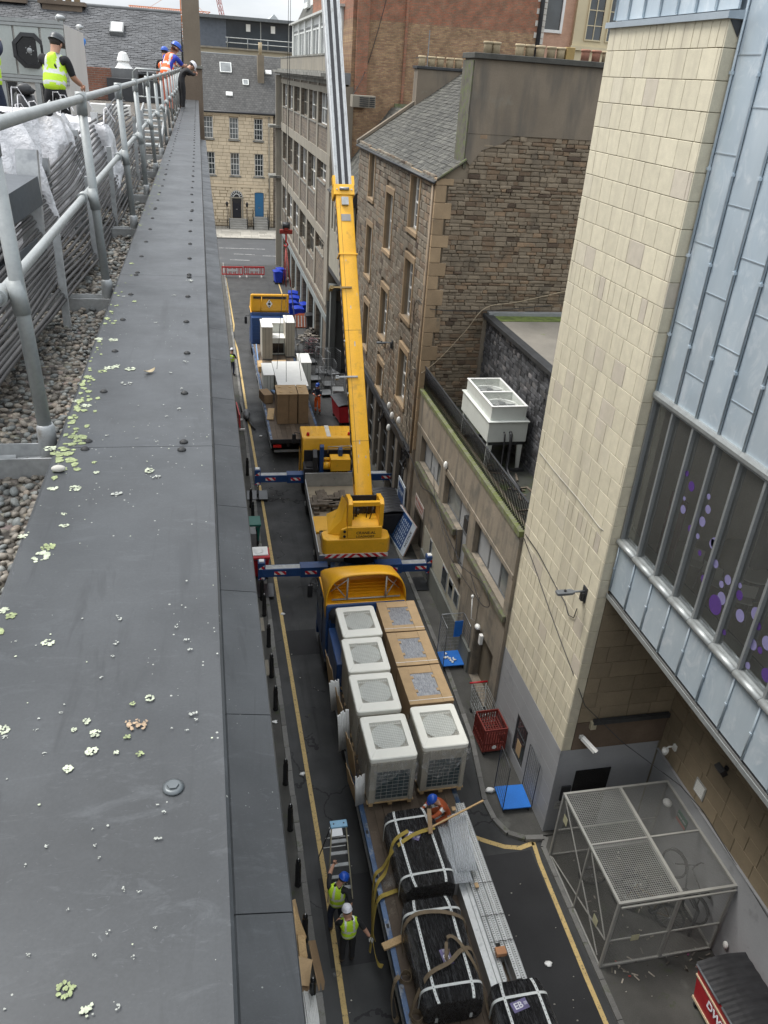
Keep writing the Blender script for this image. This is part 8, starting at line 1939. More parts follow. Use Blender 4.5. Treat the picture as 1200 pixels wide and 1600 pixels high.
sg=M();sg.box(10.915,10.945,11.55,11.95,1.75,2.05);sgo=sg.build('cycle_notice',mat('notice_green',(.02,.12,.07),.5),label='green and red notice on the grey wall inside the bike cage',cat='sign')
g=M();g.box(10.910,10.914,11.55,11.95,1.76,1.86);g.build('red_strip',mt_fred,sgo)
letter('CYCLES ONLY',mt_lettw,sgo,frame((10.909,11.75,1.95),(0,-1,0),(0,0,1),(-1,0,0)),.055,.001,bold=True)
g=M();g.ell((10.75,12.2,2.05),(.11,.13,.08),12,8);g.build('cage_light',mt_white,label='white oval bulkhead light inside the bike cage roof',cat='light')
for y,l in ((9.0,'white round fitting low on the grey wall right of the cage'),): g=M();g.ell((10.9,9.25,.75),(.05,.08,.1),10,6);g.build('wall_fitting',mt_white,label=l,cat='fitting')
def bicycle(loc,rz,lab,m_,lean=0,tilt=0):
    t=thing('bicycle',lab,'bicycle',loc,rz,'bicycles in the cage',rot=(tilt,lean,rz))
    for y in (-.52,.52):
        g=M();g.tube([(0,y+.32*cos(2*pi*k/28),.34+.32*sin(2*pi*k/28)) for k in range(29)],.027,8);w=g.build('wheel',mt_rubber,t,world=False)
        W=WM[t.name];g=M()
        for k in range(16): a=2*pi*k/16;g.tube([(0,y,.34),(0,y+.3*cos(a),.34+.3*sin(a))],.0025,3)
        g.cyl((-.04,y,.34),(.04,y,.34),.025,n=8);g.v=[W @ p for p in g.v];g.build('spokes',mt_steel,w)
    g=M()
    for a,b in (((0,-.52,.34),(0,-.12,.30)),((0,-.12,.30),(0,-.25,.82)),((0,-.22,.72),(0,.33,.78)),((0,-.12,.30),(0,.36,.66)),((0,-.52,.34),(0,-.23,.74)),((0,.52,.34),(0,.34,.92))): g.tube([a,b],.018,8)
    g.build('frame',m_,t,world=False)
    g=M();g.tube([(-.29,.30,.98),(-.1,.36,1.0),(.1,.36,1.0),(.29,.30,.98)],.014,6);g.tube([(0,.34,.92),(0,.36,1.0)],.016,6);g.build('handlebar',mt_black,t,world=False)
    g=M();g.ell((0,-.28,.88),(.07,.13,.035),12,6);g.build('saddle',mt_black,t,world=False)
    g=M();g.tube([(0,-.25,.82),(0,-.27,.87)],.014,6);g.cyl((-.03,-.12,.3),(.03,-.12,.3),.09,n=16);g.tube([(.06,-.12,.3),(.06,-.02,.17)],.01,5);g.tube([(-.06,-.12,.3),(-.06,-.22,.43)],.01,5);g.build('crank',mt_dark,t,world=False)
    for y in (-.52,.52): g=M();g.grid(lambda u,v: ((v-.5)*.06,y+.37*cos(.3+u*1.9),.34+.37*sin(.3+u*1.9)),10,1);g.build('mudguard',mt_black,t,world=False)
bicycle((10.45,10.75,.75),.35,'black bicycle hung up by its wheel against the grey wall in the cage',mt_dark,.25,.55)
bicycle((9.75,10.6,.05),.9,'dark bicycle standing under the open mesh roof of the cage',mat('worn_brown_frame',(.12,.09,.05),.5),.12)
bicycle((9.3,11.5,.05),1.2,'second dark bicycle at the back of the cage near the doorway',mt_dark,-.12)
g=M()
for a,b in (((10.6,10.0,.05),(10.6,10.0,.95)),((10.6,10.0,.95),(10.45,10.2,1.3)),((10.45,10.2,1.3),(9.9,10.9,.95))): g.tube([a,b],.04,8)
g.build('bent_rail',mt_dark,label='bent dark tubular rail against the grey wall at the cage corner',cat='rail')
g=M()
for _ in range(60):
    g.T=T(R.uniform(8.3,10.8),R.choice((R.uniform(9.2,9.7),R.uniform(9.7,12.4))),.07) @ RZ(R.uniform(0,6));l=R.uniform(.02,.08);g.box(-l,l,-.015,.015,0,.01)
g.build('cage_litter',mat('mixed_litter',(.2,.18,.15),.8,0,.3,isl=.8,tint=[(.93,(2,.3,.3)),(.97,(.4,.5,2))]),label='scraps of paper and twigs scattered on the cage floor',cat='litter',kind='stuff')
# ================================================================ people
def skinmesh(verts,edges,radii,root=0,lv=2):
    me=bpy.data.meshes.new('tmp');me.from_pydata([tuple(v) for v in verts],edges,[]);ob=bpy.data.objects.new('tmp',me);COL.objects.link(ob)
    md=ob.modifiers.new('skin','SKIN');md.use_smooth_shade=True;md.branch_smoothing=.6
    sv=me.skin_vertices[0].data
    for i,r_ in enumerate(radii): sv[i].radius=r_ if isinstance(r_,tuple) else (r_,r_);sv[i].use_root=(i == root)
    sb_=ob.modifiers.new('sub','SUBSURF');sb_.levels=lv;sb_.render_levels=lv
    dg=bpy.context.evaluated_depsgraph_get();out=bpy.data.meshes.new_from_object(ob.evaluated_get(dg))
    V=[v.co.copy() for v in out.vertices];F=[list(p.vertices) for p in out.polygons]
    bpy.data.objects.remove(ob);bpy.data.meshes.remove(me);bpy.data.meshes.remove(out);return V,F
mt_skin=mat('skin',(.46,.25,.17),.6,0,.06,10,60,.04,.05);mt_hair=mat('dark_hair',(.03,.022,.018),.8)
mt_hiv=mat('hi_vis_yellow',(.50,.74,.03),.65,0,.08,12,60,.06,.2,bscale=14,bdist=.02);mt_hio=mat('hi_vis_orange',(.80,.13,.02),.65,0,.08,12,60,.06,.2,bscale=14,bdist=.02)
mt_org=mat('rust_orange_jacket',(.36,.075,.02),.75,0,.12,12,60,.08,.3,bscale=14,bdist=.02);mt_refl=mat('reflective_band',(.62,.63,.60),.35,.2,.04)
mt_blk=mat('black_cloth',(.014,.014,.016),.85,0,.2,12);mt_navy=mat('navy_cloth',(.018,.025,.05),.85,0,.2,12);mt_boot=mat('boot_leather',(.05,.035,.025),.7)
mt_glove=mat('grey_glove',(.38,.38,.35),.8,0,.1,20);mt_hblue=mat('helmet_blue',(.012,.075,.42),.3);mt_hwhite=mat('helmet_white',(.66,.66,.70),.3);mt_hblack=mat('helmet_black',(.03,.035,.04),.4);mt_royal=mat('royal_blue_cloth',(.02,.04,.35),.8)
def segdist(p,a,b):
    ab=b-a;t=max(0,min(1,(p-a).dot(ab)/max(ab.length_squared,1e-9)));return (p-a-ab*t).length,t
def person(lab,loc,rz,J,top,legs,helmet,vest=None,forearm=None,hands=None,scale=1.0,face=None,hood=None,group=None,stripes=True,jacket_bands=False,fold=None):
    t=thing('person',lab,'person',loc,rz,group)
    j=dict(pelvis=(0,0,.95),waist=(0,.0,1.10),chest=(0,.0,1.32),neck=(0,.0,1.50),head=(0,.03,1.64),
             shL=(-.19,0,1.42),elL=(-.26,0,1.14),wrL=(-.27,.08,.88),shR=(.19,0,1.42),elR=(.26,0,1.14),wrR=(.27,.08,.88),
             hipL=(-.10,0,.90),knL=(-.11,.02,.50),anL=(-.11,-.02,.09),toL=(-.12,.16,.045),hipR=(.10,0,.90),knR=(.11,.02,.50),anR=(.11,-.02,.09),toR=(.12,.16,.045))
    j.update(J);j={k: Vector(v)*scale for k,v in j.items()};s=scale
    top_m,sleeve_m=top if isinstance(top,tuple) else (top,top)
    fwd=face if face else Vector((0,1,0));fwd=Vector(fwd).normalized();up=(j['head']-j['neck']).normalized();fwd=(fwd-up*fwd.dot(up)).normalized()
    names=['pelvis','waist','chest','neck','head','crown','shL','elL','wrL','shR','elR','wrR','hipL','knL','anL','toL','hipR','knR','anR','toR']
    j['crown']=j['head']+up*.085*s
    rad=dict(pelvis=(.15,.11),waist=(.145,.105),chest=(.165,.115),neck=.058,head=.088,crown=.085,shL=.072,elL=.052,wrL=.036,shR=.072,elR=.052,wrR=.036,hipL=.105,knL=.075,anL=.052,toL=.045,hipR=.105,knR=.075,anR=.052,toR=.045)
    E_=[('pelvis','waist'),('waist','chest'),('chest','neck'),('neck','head'),('head','crown'),('chest','shL'),('shL','elL'),('elL','wrL'),('chest','shR'),('shR','elR'),('elR','wrR'),('pelvis','hipL'),('hipL','knL'),('knL','anL'),('anL','toL'),('pelvis','hipR'),('hipR','knR'),('knR','anR'),('anR','toR')]
    ix={n: i for i,n in enumerate(names)}
    V,F=skinmesh([j[n] for n in names],[(ix[a],ix[b]) for a,b in E_],[tuple(x*s for x in rad[n]) if isinstance(rad[n],tuple) else rad[n]*s for n in names])
    mats=[top_m,legs,mt_boot,forearm or mt_skin,hands or mt_skin,mt_skin,sleeve_m,mt_refl]
    segm={('pelvis','waist'): 0,('waist','chest'): 0,('chest','neck'): 0,('neck','head'): 5,('head','crown'): 5,('chest','shL'): 0,('shL','elL'): 6,('elL','wrL'): 3,('chest','shR'): 0,('shR','elR'): 6,('elR','wrR'): 3}
    g=M();g.add(V,[])
    for f in F:
        c=sum((V[i] for i in f),Vector())/len(f);best=min(((segdist(c,j[a],j[b])[0]-.0,(a,b)) for a,b in E_),key=lambda q: q[0])[1];tt_=segdist(c,j[best[0]],j[best[1]])[1]
        mi=segm.get(best,1)
        if best[0][:2] in ('an',) or (best[0][:2] == 'kn' and tt_>.82): mi=2
        if best == ('chest','neck') and tt_>.8: mi=5
        if best[0][:2] == 'sh' and tt_>.9 and mats[3] is mt_skin: mi=3
        if jacket_bands and ((best[0][:2] == 'el' and .35<tt_<.6) or (best[0][:2] == 'sh' and tt_<.25)): mi=7
        if jacket_bands and best[0][:2] == 'kn' and .35<tt_<.5: mi=7
        if c.z<(j['pelvis'].z+j['waist'].z)/2-.02 and mi == 0 and (j['chest']-j['pelvis']).normalized().z>.7: mi=1
        g.f.append(f);g.m.append(mi);g.s.append(True)
    # nose and ears
    side=fwd.cross(up).normalized();hc=j['head']+up*.03*s
    g.T=frame(hc,side,fwd,up)
    g.ell((0,.088*s,-.02*s),(.014*s,.02*s,.022*s),8,6,5)
    for q in (-1,1): g.ell((q*.085*s,.0,-.02*s),(.012*s,.022*s,.032*s),8,6,5)
    g.T=I4
    body=g.build('body',mats,t,world=False)
    e=M();W=WM[t.name];e.T=W @ frame(hc,side,fwd,up)
    for q in (-1,1): e.ell((q*.032*s,.083*s,.005*s),(.011*s,.008*s,.007*s),8,6)
    e.build('eyes',mt_dark,body);e=M();e.T=W @ frame(hc,side,fwd,up);e.ell((0,.082*s,-.058*s),(.024*s,.008*s,.006*s),8,6);e.build('mouth',mat('lips',(.32,.12,.1),.6) if 'lips' not in bpy.data.materials else bpy.data.materials['lips'],body)
    h_=M();h_.T=frame(hc,side,fwd,up);h_.ell((0,-.022*s,.012*s),(.094*s,.085*s,.085*s),14,8);h_.build('hair',mt_hair,t,world=False)
    # hands: palm and five separate fingers
    for sd,a,b in ((-1,'elL','wrL'),(1,'elR','wrR')):
        d=(j[b]-j[a]).normalized();pn=fold.get(b) if fold and b in fold else Vector((-sd,.2,0));pn=Vector(pn);pn=(pn-d*pn.dot(d)).normalized();w_=d.cross(pn).normalized()
        o=j[b];vs=[o,o+d*.05*s];es=[(0,1)];rs=[.030*s,(.038*s,.02*s)]
        for k,(off,L_) in enumerate(((-.030,.072),(-.010,.082),(.011,.077),(.030,.06))):
            p=o+d*.085*s+w_*off*s;q=p+(d+pn*.25).normalized()*L_*.5*s;r_=q+(d+pn*.9).normalized()*L_*.5*s
            i0=len(vs);vs += [p,q,r_];es += [(1,i0),(i0,i0+1),(i0+1,i0+2)];rs += [.012*s,.0095*s,.008*s]
        sgn=-1;i0=len(vs);p=o+d*.03*s+w_*-.03*s;q=p+(d*.6-w_*.7+pn*.4).normalized()*.04*s;vs += [q,q+(d+pn*.3).normalized()*.035*s];es += [(0,i0),(i0,i0+1)];rs += [.012*s,.010*s]
        try:
            HV,HF=skinmesh(vs,es,rs,0,1);hm=M();hm.add(HV,HF,0,True);hm.build('hand',hands or mt_skin,t,world=False)
        except Exception as ex_: print('hand',ex_)
    # vest: a shell round the torso
    if vest:
        vr=[(.215,.165),(.20,.155),(.215,.16),.125,.135,.135]
        vn=['pelvis','waist','chest','neck','shL','shR'];P=[j['pelvis']+(j['waist']-j['pelvis'])*-.55,j['waist'],j['chest'],j['chest'].lerp(j['neck'],.72),j['chest'].lerp(j['shL'],.95),j['chest'].lerp(j['shR'],.95)]
        V,F=skinmesh(P,[(0,1),(1,2),(2,3),(2,4),(2,5)],[tuple(x*s for x in q) if isinstance(q,tuple) else q*s for q in vr],0,3)
        ax=(j['chest']-j['pelvis']);L_=ax.length;ax=ax.normalized();rt_=(j['shR']-j['shL']).normalized();g=M();g.add(V,[])
        for f in F:
            c=sum((V[i] for i in f),Vector())/len(f);h=(c-j['pelvis']).dot(ax)/L_;x=(c-j['pelvis']).dot(rt_)
            mi=0
            if stripes and (.12<h<.27 or .55<h<.70): mi=1
            if stripes and h>.70 and .07*s<abs(x)<.115*s: mi=1
            pass
            g.f.append(f);g.m.append(mi);g.s.append(True)
        vo_=g.build('vest',[vest,mt_refl],t,world=False)
    # helmet
    hm=M();hm.T=frame(j['head']+up*.055*s,side,fwd,up)
    pr=[(.128,-.005),(.124,.0),(.120,.02),(.116,.05),(.098,.085),(.066,.108),(.03,.118),(0,.12)]
    hm.lathe([(a*s,b*s) for a,b in pr],n=22,sx=.93,sy=1.08)
    hm.hexa([(-.075*s,.115*s,-.008*s),(.075*s,.115*s,-.008*s),(.05*s,.178*s,-.016*s),(-.05*s,.178*s,-.016*s),(-.075*s,.11*s,.006*s),(.075*s,.11*s,.006*s),(.05*s,.175*s,-.010*s),(-.05*s,.175*s,-.010*s)])
    hm.grid(lambda u,v: ((v-.5)*.03*s,(u-.5)*.19*s,(.124-.16*(u-.5)**2)*s),8,2)
    hm.build('helmet',helmet,t,world=False)
    return t
D=lambda deg: radians(deg)
# 1 kneeling worker in orange on the near lorry, leaning over the bundle (faces left)
person('person in a rust orange jacket and blue helmet crouching over the upper black bundle',(5.22,12.98,1.24),D(97),
       dict(pelvis=(0,-.10,.50),waist=(0,.0,.64),chest=(0,.14,.82),neck=(.0,.27,.94),head=(0,.36,1.04),shL=(-.19,.16,.86),elL=(-.22,.42,.70),wrL=(-.10,.60,.72),shR=(.19,.16,.86),elR=(.24,.40,.68),wrR=(.08,.60,.70),
            hipL=(-.12,-.08,.45),knL=(-.17,.30,.42),anL=(-.15,.02,.10),toL=(-.16,.18,.04),hipR=(.12,-.08,.45),knR=(.18,.28,.44),anR=(.15,.0,.10),toR=(.16,.16,.04)),
       mt_org,mt_org,mt_hblue,None,mt_org,mt_navy,1.0,(0,.8,-.6),jacket_bands=True,fold={'wrL': (0,0,-1),'wrR': (0,0,-1)})
# 2 worker at the ladder reaching up to a tread
person('person in a yellow vest and blue helmet reaching forward to the step ladder',(2.33,11.48,0),D(-6),
       dict(chest=(-.0,.05,1.32),neck=(.04,.09,1.50),head=(.10,.12,1.60),shL=(-.19,.08,1.42),elL=(-.16,.42,1.40),wrL=(-.06,.70,1.36),shR=(.20,.0,1.40),elR=(.28,-.20,1.18),wrR=(.16,-.30,.98),knL=(-.13,.08,.50),toR=(.18,.12,.045)),
       (mt_blk,mt_blk),mt_navy,mt_hblue,mt_hiv,mt_skin,mt_skin,1.03,(.8,.7,-.4),fold={'wrL': (0,0,-1)})
# 3 worker seen from behind with white helmet and arm held out
person('person in a yellow vest and white helmet with gloved right arm held out',(2.47,10.72,0),D(4),
       dict(chest=(.0,.02,1.32),neck=(-.02,.05,1.49),head=(-.03,.10,1.61),shR=(.19,0,1.41),elR=(.33,-.10,1.18),wrR=(.43,-.20,1.02),shL=(-.19,.03,1.41),elL=(-.24,.17,1.17),wrL=(-.12,.32,1.10)),
       (mt_blk,mt_blk),mt_blk,mt_hwhite,mt_hiv,mt_skin,mt_glove,1.0,(.1,1,-.25),fold={'wrR': (0,0,-1)})
# 4 worker in orange trousers beyond the crane cab
person('person in orange trousers and blue helmet standing between the far lorry and the roll cages',(6.05,43.6,0),D(150),
       dict(knL=(-.13,.10,.5),anL=(-.16,.02,.09),toL=(-.17,.18,.045),elL=(-.24,.14,1.18),wrL=(-.1,.26,1.12),elR=(.24,.12,1.18),wrR=(.08,.26,1.15)),
       (mt_navy,mt_navy),mt_hio,mt_hblue,None,mt_hio,mt_skin,1.04,(0,1,-.4),jacket_bands=True)
# 5 man by the left wall
person('person in a yellow vest and white helmet half hidden by the left ledge',(1.40,50.1,.085),D(-40),dict(elR=(.24,.12,1.16),wrR=(.1,.26,1.1)),(mt_blk,mt_blk),mt_navy,mt_hwhite,mt_hiv,mt_skin,mt_skin,1.0)
# roof crew
person('person in a yellow vest and black helmet beside the air-handling unit on the roof',(-2.2,14.9,16.10),D(-12),
       dict(pelvis=(0,.0,.90),waist=(0,.06,1.04),chest=(0,.12,1.22),neck=(0,.17,1.38),head=(.02,.22,1.49),shL=(-.19,.10,1.32),elL=(-.20,.32,1.16),wrL=(-.12,.50,1.12),shR=(.19,.12,1.32),elR=(.24,.2,1.06),wrR=(.28,.42,.96),hipL=(-.10,0,.86),hipR=(.10,0,.86),knL=(-.12,.08,.48),knR=(.12,.08,.48)),
       (mt_blk,mt_blk),mt_blk,mt_hblack,mt_hiv,mt_skin,mt_skin,1.02,(.2,1,-.4))
person('person in a yellow vest cut off by the left edge, hand on the unit',(-2.86,13.6,16.10),D(15),
       dict(chest=(0,.08,1.30),neck=(0,.14,1.46),head=(0,.18,1.58),elL=(-.1,.3,1.4),wrL=(.08,.4,1.55),shR=(.19,.08,1.40),elR=(.2,.3,1.5),wrR=(.14,.5,1.68)),(mt_navy,mt_navy),mt_navy,mt_hblack,mt_hiv,mt_skin,mt_skin,1.0)
person('person in an orange vest and blue helmet leaning on the far roof railing',(-.88,27.2,16.12),D(-38),
       dict(pelvis=(0,-.04,.95),waist=(0,.04,1.09),chest=(.0,.16,1.28),neck=(.03,.26,1.42),head=(.06,.32,1.53),shL=(-.19,.16,1.34),elL=(-.18,.38,1.16),wrL=(-.08,.55,1.16),shR=(.19,.16,1.34),elR=(.24,.36,1.16),wrR=(.16,.58,1.16)),
       (mt_royal,mt_royal),mat('pink_orange_trousers',(.55,.16,.1),.8),mt_hblue,mt_hio,mt_skin,mt_skin,1.13,(.5,.8,-.4))
person('person with a blue helmet mostly hidden behind the orange vest at the roof end',(-.98,29.2,16.12),D(-20),dict(),(mt_blk,mt_blk),mt_blk,mt_hblue,mt_hio,mt_skin,mt_skin,.99)
person('person in a white helmet bending over the parapet at the far end of the roof',(-.52,29.8,16.10),D(-70),
       dict(pelvis=(0,-.1,.93),waist=(0,.0,1.05),chest=(0,.16,1.18),neck=(0,.27,1.26),head=(0,.36,1.32),shL=(-.18,.16,1.22),elL=(-.2,.32,1.08),wrL=(-.1,.45,1.12),shR=(.18,.16,1.22),elR=(.2,.32,1.08),wrR=(.1,.45,1.12)),(mt_blk,mt_blk),mt_blk,mt_hwhite,None,mt_blk,mt_skin,1.0,(0,.8,-.6))
# ================================================================ things on our own roof
mt_bag=mat('woven_white_sack',(.66,.65,.66),.6,0,.05,4,80,.04,.8,bscale=9,bdist=.06,stain=[((.42,.40,.38),3,.58,.72)])
def sack(loc,sx,sy,sz,rz,lab,sd,strap_=True):
    t=thing('tonne_sack',lab,'sack',loc,rz,'white rubble sacks behind the railing')
    def f(u,v):
        a=2*pi*u;c_,s_=cos(a),sin(a);k=1+.10*sin(pi*v)-.18*v**3;n_=mnoise.noise(Vector((c_*1.6+sd,s_*1.6,v*2.5)));m_=mnoise.noise(Vector((c_*4+sd,s_*4,v*3)))
        X=sx*abs(c_)**.45*(1 if c_>0 else -1);Y=sy*abs(s_)**.45*(1 if s_>0 else -1);q=k*(1+.16*n_+.12*m_+.05*abs(mnoise.noise(Vector((c_*9+sd,s_*9,v*4))))+.03*sin(a*11+5*v))
        return (X*q,Y*q,sz*v*(1+.12*mnoise.noise(Vector((c_*2+sd,s_*2,9)))))
    g=M();g.grid(f,90,34);g.build('sack_side',mt_bag,t,world=False)
    g=M()
    def tp(u,v):
        a=2*pi*u;x,y,z=f(u,1.0);return (x*v,y*v,z-sz*.18*(1-v)+.05*mnoise.noise(Vector((x*6*v,y*6*v,sd))))
    g.grid(tp,40,8);g.build('sack_top',mt_bag,t,world=False)
    if strap_:
        g=M();u0=.55+.07*(sd % 3);g.ribbon([Vector(f(u0+.01*sin(k),k/10))*1.012 for k in range(11)],(0,1,0),.022,.004);g.build('red_seam',mat('pink_seam',(.62,.18,.2),.7) if 'pink_seam' not in bpy.data.materials else bpy.data.materials['pink_seam'],t,world=False)
        for q in (0,.25,.5,.75):
            p=Vector(f(q+.12,1.0));g=M();g.ribbon([p,p*1.04+Vector((0,0,.12)),p+Vector((.05,.05,.16)),p+Vector((.12,0,.03))],(0,1,0),.05,.004);g.build('loop',mt_bag,t,world=False)
sack((-1.55,6.35,16.1),.46,.5,1.02,.2,'white woven rubble sack nearest the camera behind the first rail',1)
sack((-2.25,7.2,16.1),.45,.45,1.12,.5,'white woven rubble sack behind the nearest one at the frame edge',2)
sack((-1.55,8.15,16.1),.46,.52,.95,.1,'white woven rubble sack with pink seam in the middle of the row',3)
sack((-1.45,9.9,16.1),.46,.6,.80,.3,'low white rubble sack at the far end of the row behind the cable rack',4)
sack((-2.1,11.2,16.1),.45,.5,.62,.3,'slumped white sack by the roof vent side',5,False)
# grey plastic ducts and trunking piled at the foot of the sacks
mt_duct=mat('grey_trunking',(.075,.083,.092),.45,.2,.12,4);mt_navyd=mat('navy_sheet_metal',(.02,.028,.045),.4,.2,.15)
def duct(a,b,w,h,lab,m_=None,open_=True,up=(0,0,1)):
    a=Vector(a);b=Vector(b);d=b-a;s_=d.cross(Vector(up)).normalized();n_=s_.cross(d).normalized();L_=d.length;g=M();g.T=frame(a,s_,d,n_);t_=.006
    g.box(-w/2,w/2,0,L_,0,t_);g.box(-w/2,-w/2+t_,0,L_,t_,h);g.box(w/2-t_,w/2,0,L_,t_,h)
    if not open_: g.box(-w/2+t_,w/2-t_,0,L_,h-t_,h)
    g.build('trunking',m_ or mt_duct,label=lab,cat='trunking')
duct((-1.35,4.2,16.55),(-1.05,5.3,16.72),.28,.16,'wide grey trunking length lying on top of the pile behind the railing',None,False)
duct((-1.15,3.7,16.42),(-1.0,5.0,16.48),.16,.10,'open grey trunking length under the wide one')
duct((-1.30,3.4,16.25),(-1.1,4.9,16.35),.22,.13,'grey trunking length at the bottom of the pile',None,False)
duct((-1.55,3.6,16.5),(-1.4,5.0,16.5),.30,.22,'dark navy duct box at the frame edge behind the first post',mt_navyd,False)
duct((-1.02,5.3,16.12),(-1.0,5.42,17.0),.12,.06,'upright galvanised channel leaning beside the sacks',mt_galv,True,(0,1,0))
duct((-1.5,3.3,16.15),(-1.02,3.55,16.12),.2,.22,'dark navy metal offcut lying on the pebbles by the first post',mt_navyd,False)
duct((-1.9,9.4,16.5),(-1.5,10.2,17.0),.12,.07,'upright galvanised channel between the far sacks',mt_galv)
# cable rack: bundle of parallel black cables on slotted uprights
rk=thing('cable_rack','long rack of parallel black cables on galvanised uprights behind the railing','cable rack',(-.85,8,16.1))
mt_cab=mat('dusty_black_cable',(.035,.033,.032),.5,0,.25,6)
for k in range(21):
    g=M();P=[]
    for i in range(34):
        y=2.7+i*.33;f=i/33;zb_=16.40-.28*min(1,(y-2.6)/4.5);zt_=16.64+.36*min(1,max(0,y-3)/9);z=zb_+(zt_-zb_)*k/20+.012*mnoise.noise(Vector((y*.9,k*.3,2)))+(.025*sin(y*1.6) if k>13 else 0)
        P.append((-.80-.014*k+.02*mnoise.noise(Vector((y*.7,k*.5,5))),y,z))
    g.tube(P,.0115,6);g.build('cable',mt_cab,rk)
for y,h in ((4.9,.62),(6.5,.75),(8.2,.82),(9.9,.88),(11.6,.9),(13.3,.9)):
    g=M();x=-1.13;g.box(x,x+.07,y,y+.006,16.1,16.1+h);g.box(x,x+.006,y+.006,y+.06,16.1,16.1+h);g.box(x+.064,x+.07,y+.006,y+.06,16.1,16.1+h);g.build('upright',mt_galv,rk)
    g=M();g.box(-.83,-.79,y+.02,y+.05,16.08,16.1+h*.85);g.build('rack_post',mt_galv_dull,rk)
# access steps over the plant with handrails
gs=thing('access_steps','galvanised steel access steps with handrails on the roof before the far crew','steps',(-1.0,19,16.1))
for k in range(7): g=M();y=15.6+k*.62;g.box(-1.15,-.72,y,y+.28,16.2+.06*k,16.235+.06*k);g.build('tread',mt_steel,gs)
for x in (-1.18,-.70): g=M();g.hexa([(x,15.4,16.1),(x+.03,15.4,16.1),(x+.03,20.0,16.55),(x,20.0,16.55),(x,15.4,16.22),(x+.03,15.4,16.22),(x+.03,20.0,16.70),(x,20.0,16.70)]);g.build('stringer',mt_galv_dull,gs)
for y in (20.2,):
    g=M();g.tube([(-1.35,y,16.12),(-1.35,y,17.26),(-1.28,y,17.33),(-.78,y,17.33)],.022,8);g.tube([(-1.05,y,16.2),(-1.05,y,17.32)],.018,6);g.tube([(-1.35,y,16.8),(-.78,y,16.8)],.018,6);g.build('handrail',mt_steel,gs)
    for k in range(4): g=M();g.tube([(-1.30+k*.14,y,16.8),(-1.30+k*.14,y,17.1)],.010,5);g.build('baluster',mt_steel,gs)
# air-handling unit
au=thing('air_handling_unit','large galvanised air-handling unit with octagonal black fan opening on the roof','air handling unit',(-3.6,19,16.1))
mt_gpan=mat('galvanised_panel',(.40,.43,.41),.4,.5,.08,1.2,30,.05,.05);mt_gside=mat('matt_grey_side',(.52,.50,.47),.6,0,.04,1)
F0,F1=Vector((-2.36,17.9,0)),Vector((-5.6,18.9,0));BK=Vector((-.33,5.9,0))
def afq(name,a,b,z0,z1,m_,off=0,th=.03):
    A=F0.lerp(F1,a);B_=F0.lerp(F1,b);n_=Vector((0,-1,0));g=M();o=n_*off
    g.hexa([A+o+Vector((0,0,z0)),B_+o+Vector((0,0,z0)),B_+o+Vector((0,th,z0)),A+o+Vector((0,th,z0)),A+o+Vector((0,0,z1)),B_+o+Vector((0,0,z1)),B_+o+Vector((0,th,z1)),A+o+Vector((0,th,z1))]);return g.build(name,m_,au,recalc=True)
g=M();e_=Vector((0,.04,0));g.hexa([F0+e_+Vector((0,0,16.15)),F0+BK+Vector((0,0,16.15)),F1+BK+Vector((0,0,16.15)),F1+e_+Vector((0,0,16.15)),F0+e_+Vector((0,0,17.98)),F0+BK+Vector((0,0,17.98)),F1+BK+Vector((0,0,17.98)),F1+e_+Vector((0,0,17.98))]);g.build('casing',mt_gside,au,recalc=True)
for a,b in ((.0,.135),(.14,.285),(.29,.60),(.605,1.0)): afq('panel',a+.004,b-.004,17.12,17.90,mt_gpan,.0)
for z0,z1 in ((17.91,17.96),(17.97,18.03),(17.06,17.11),(17.0,17.05)): afq('frame_rail',0,1,z0,z1,mt_steel,.02,.06)
for a in (.07,.17,.27,.37,.47,.6,.75): afq('stud',a,a+.03,16.16,16.99,mt_steel,.01,.04)
for a in (.11,.31,.5): afq('dark_bay',a,a+.05,16.16,16.98,mt_blackgloss,.0,.03)
fc=F0.lerp(F1,.205)+Vector((0,-.02,17.52))
g=M();g.T=T(*fc) @ RX(pi/2) @ RZ(pi/8);g.lathe([(.31,0),(.31,.05),(.24,.06),(.23,.02),(.22,-.02)],n=8,sm=False);fr_=g.build('fan_frame',mt_black,au)
g=M();g.T=T(*fc) @ RX(pi/2);g.cyl((0,0,.0),(0,0,.02),.24,n=24);g.build('fan_opening',mt_blackgloss,au)
g=M();g.T=T(*fc) @ RX(pi/2)
for k in range(5): a=2*pi*k/5;g.ell((.07*cos(a),.07*sin(a),.03),(.012,.012,.008),6,4)
g.lathe([(.05,.021),(.045,.026),(0,.027)],n=16);g.build('fan_hub',mt_galv_dull,au)
g=M();g.ell((-2.76,23.75,17.78),(.12,.12,.12),10,6,0,.2);g.build('plastic_cover',mat('bright_blue_plastic',(.02,.2,.62),.5),au)
for i,(x,y) in enumerate(((-2.4,17.95),(-2.6,22.4))):
    g=M();g.ell((x,y,18.07),(.08,.08,.06),8,5,0,.35);g.build('lifting_eye',mt_galv_dull,au)
g=M();g.ell((-2.3,12.9,16.75),(.16,.2,.3),12,8,0,.15);g.ell((-2.28,12.85,17.05),(.12,.1,.08),10,6,0,.2);g.build('black_bag',mt_black,label='black bag slumped before the air-handling unit',cat='bag')
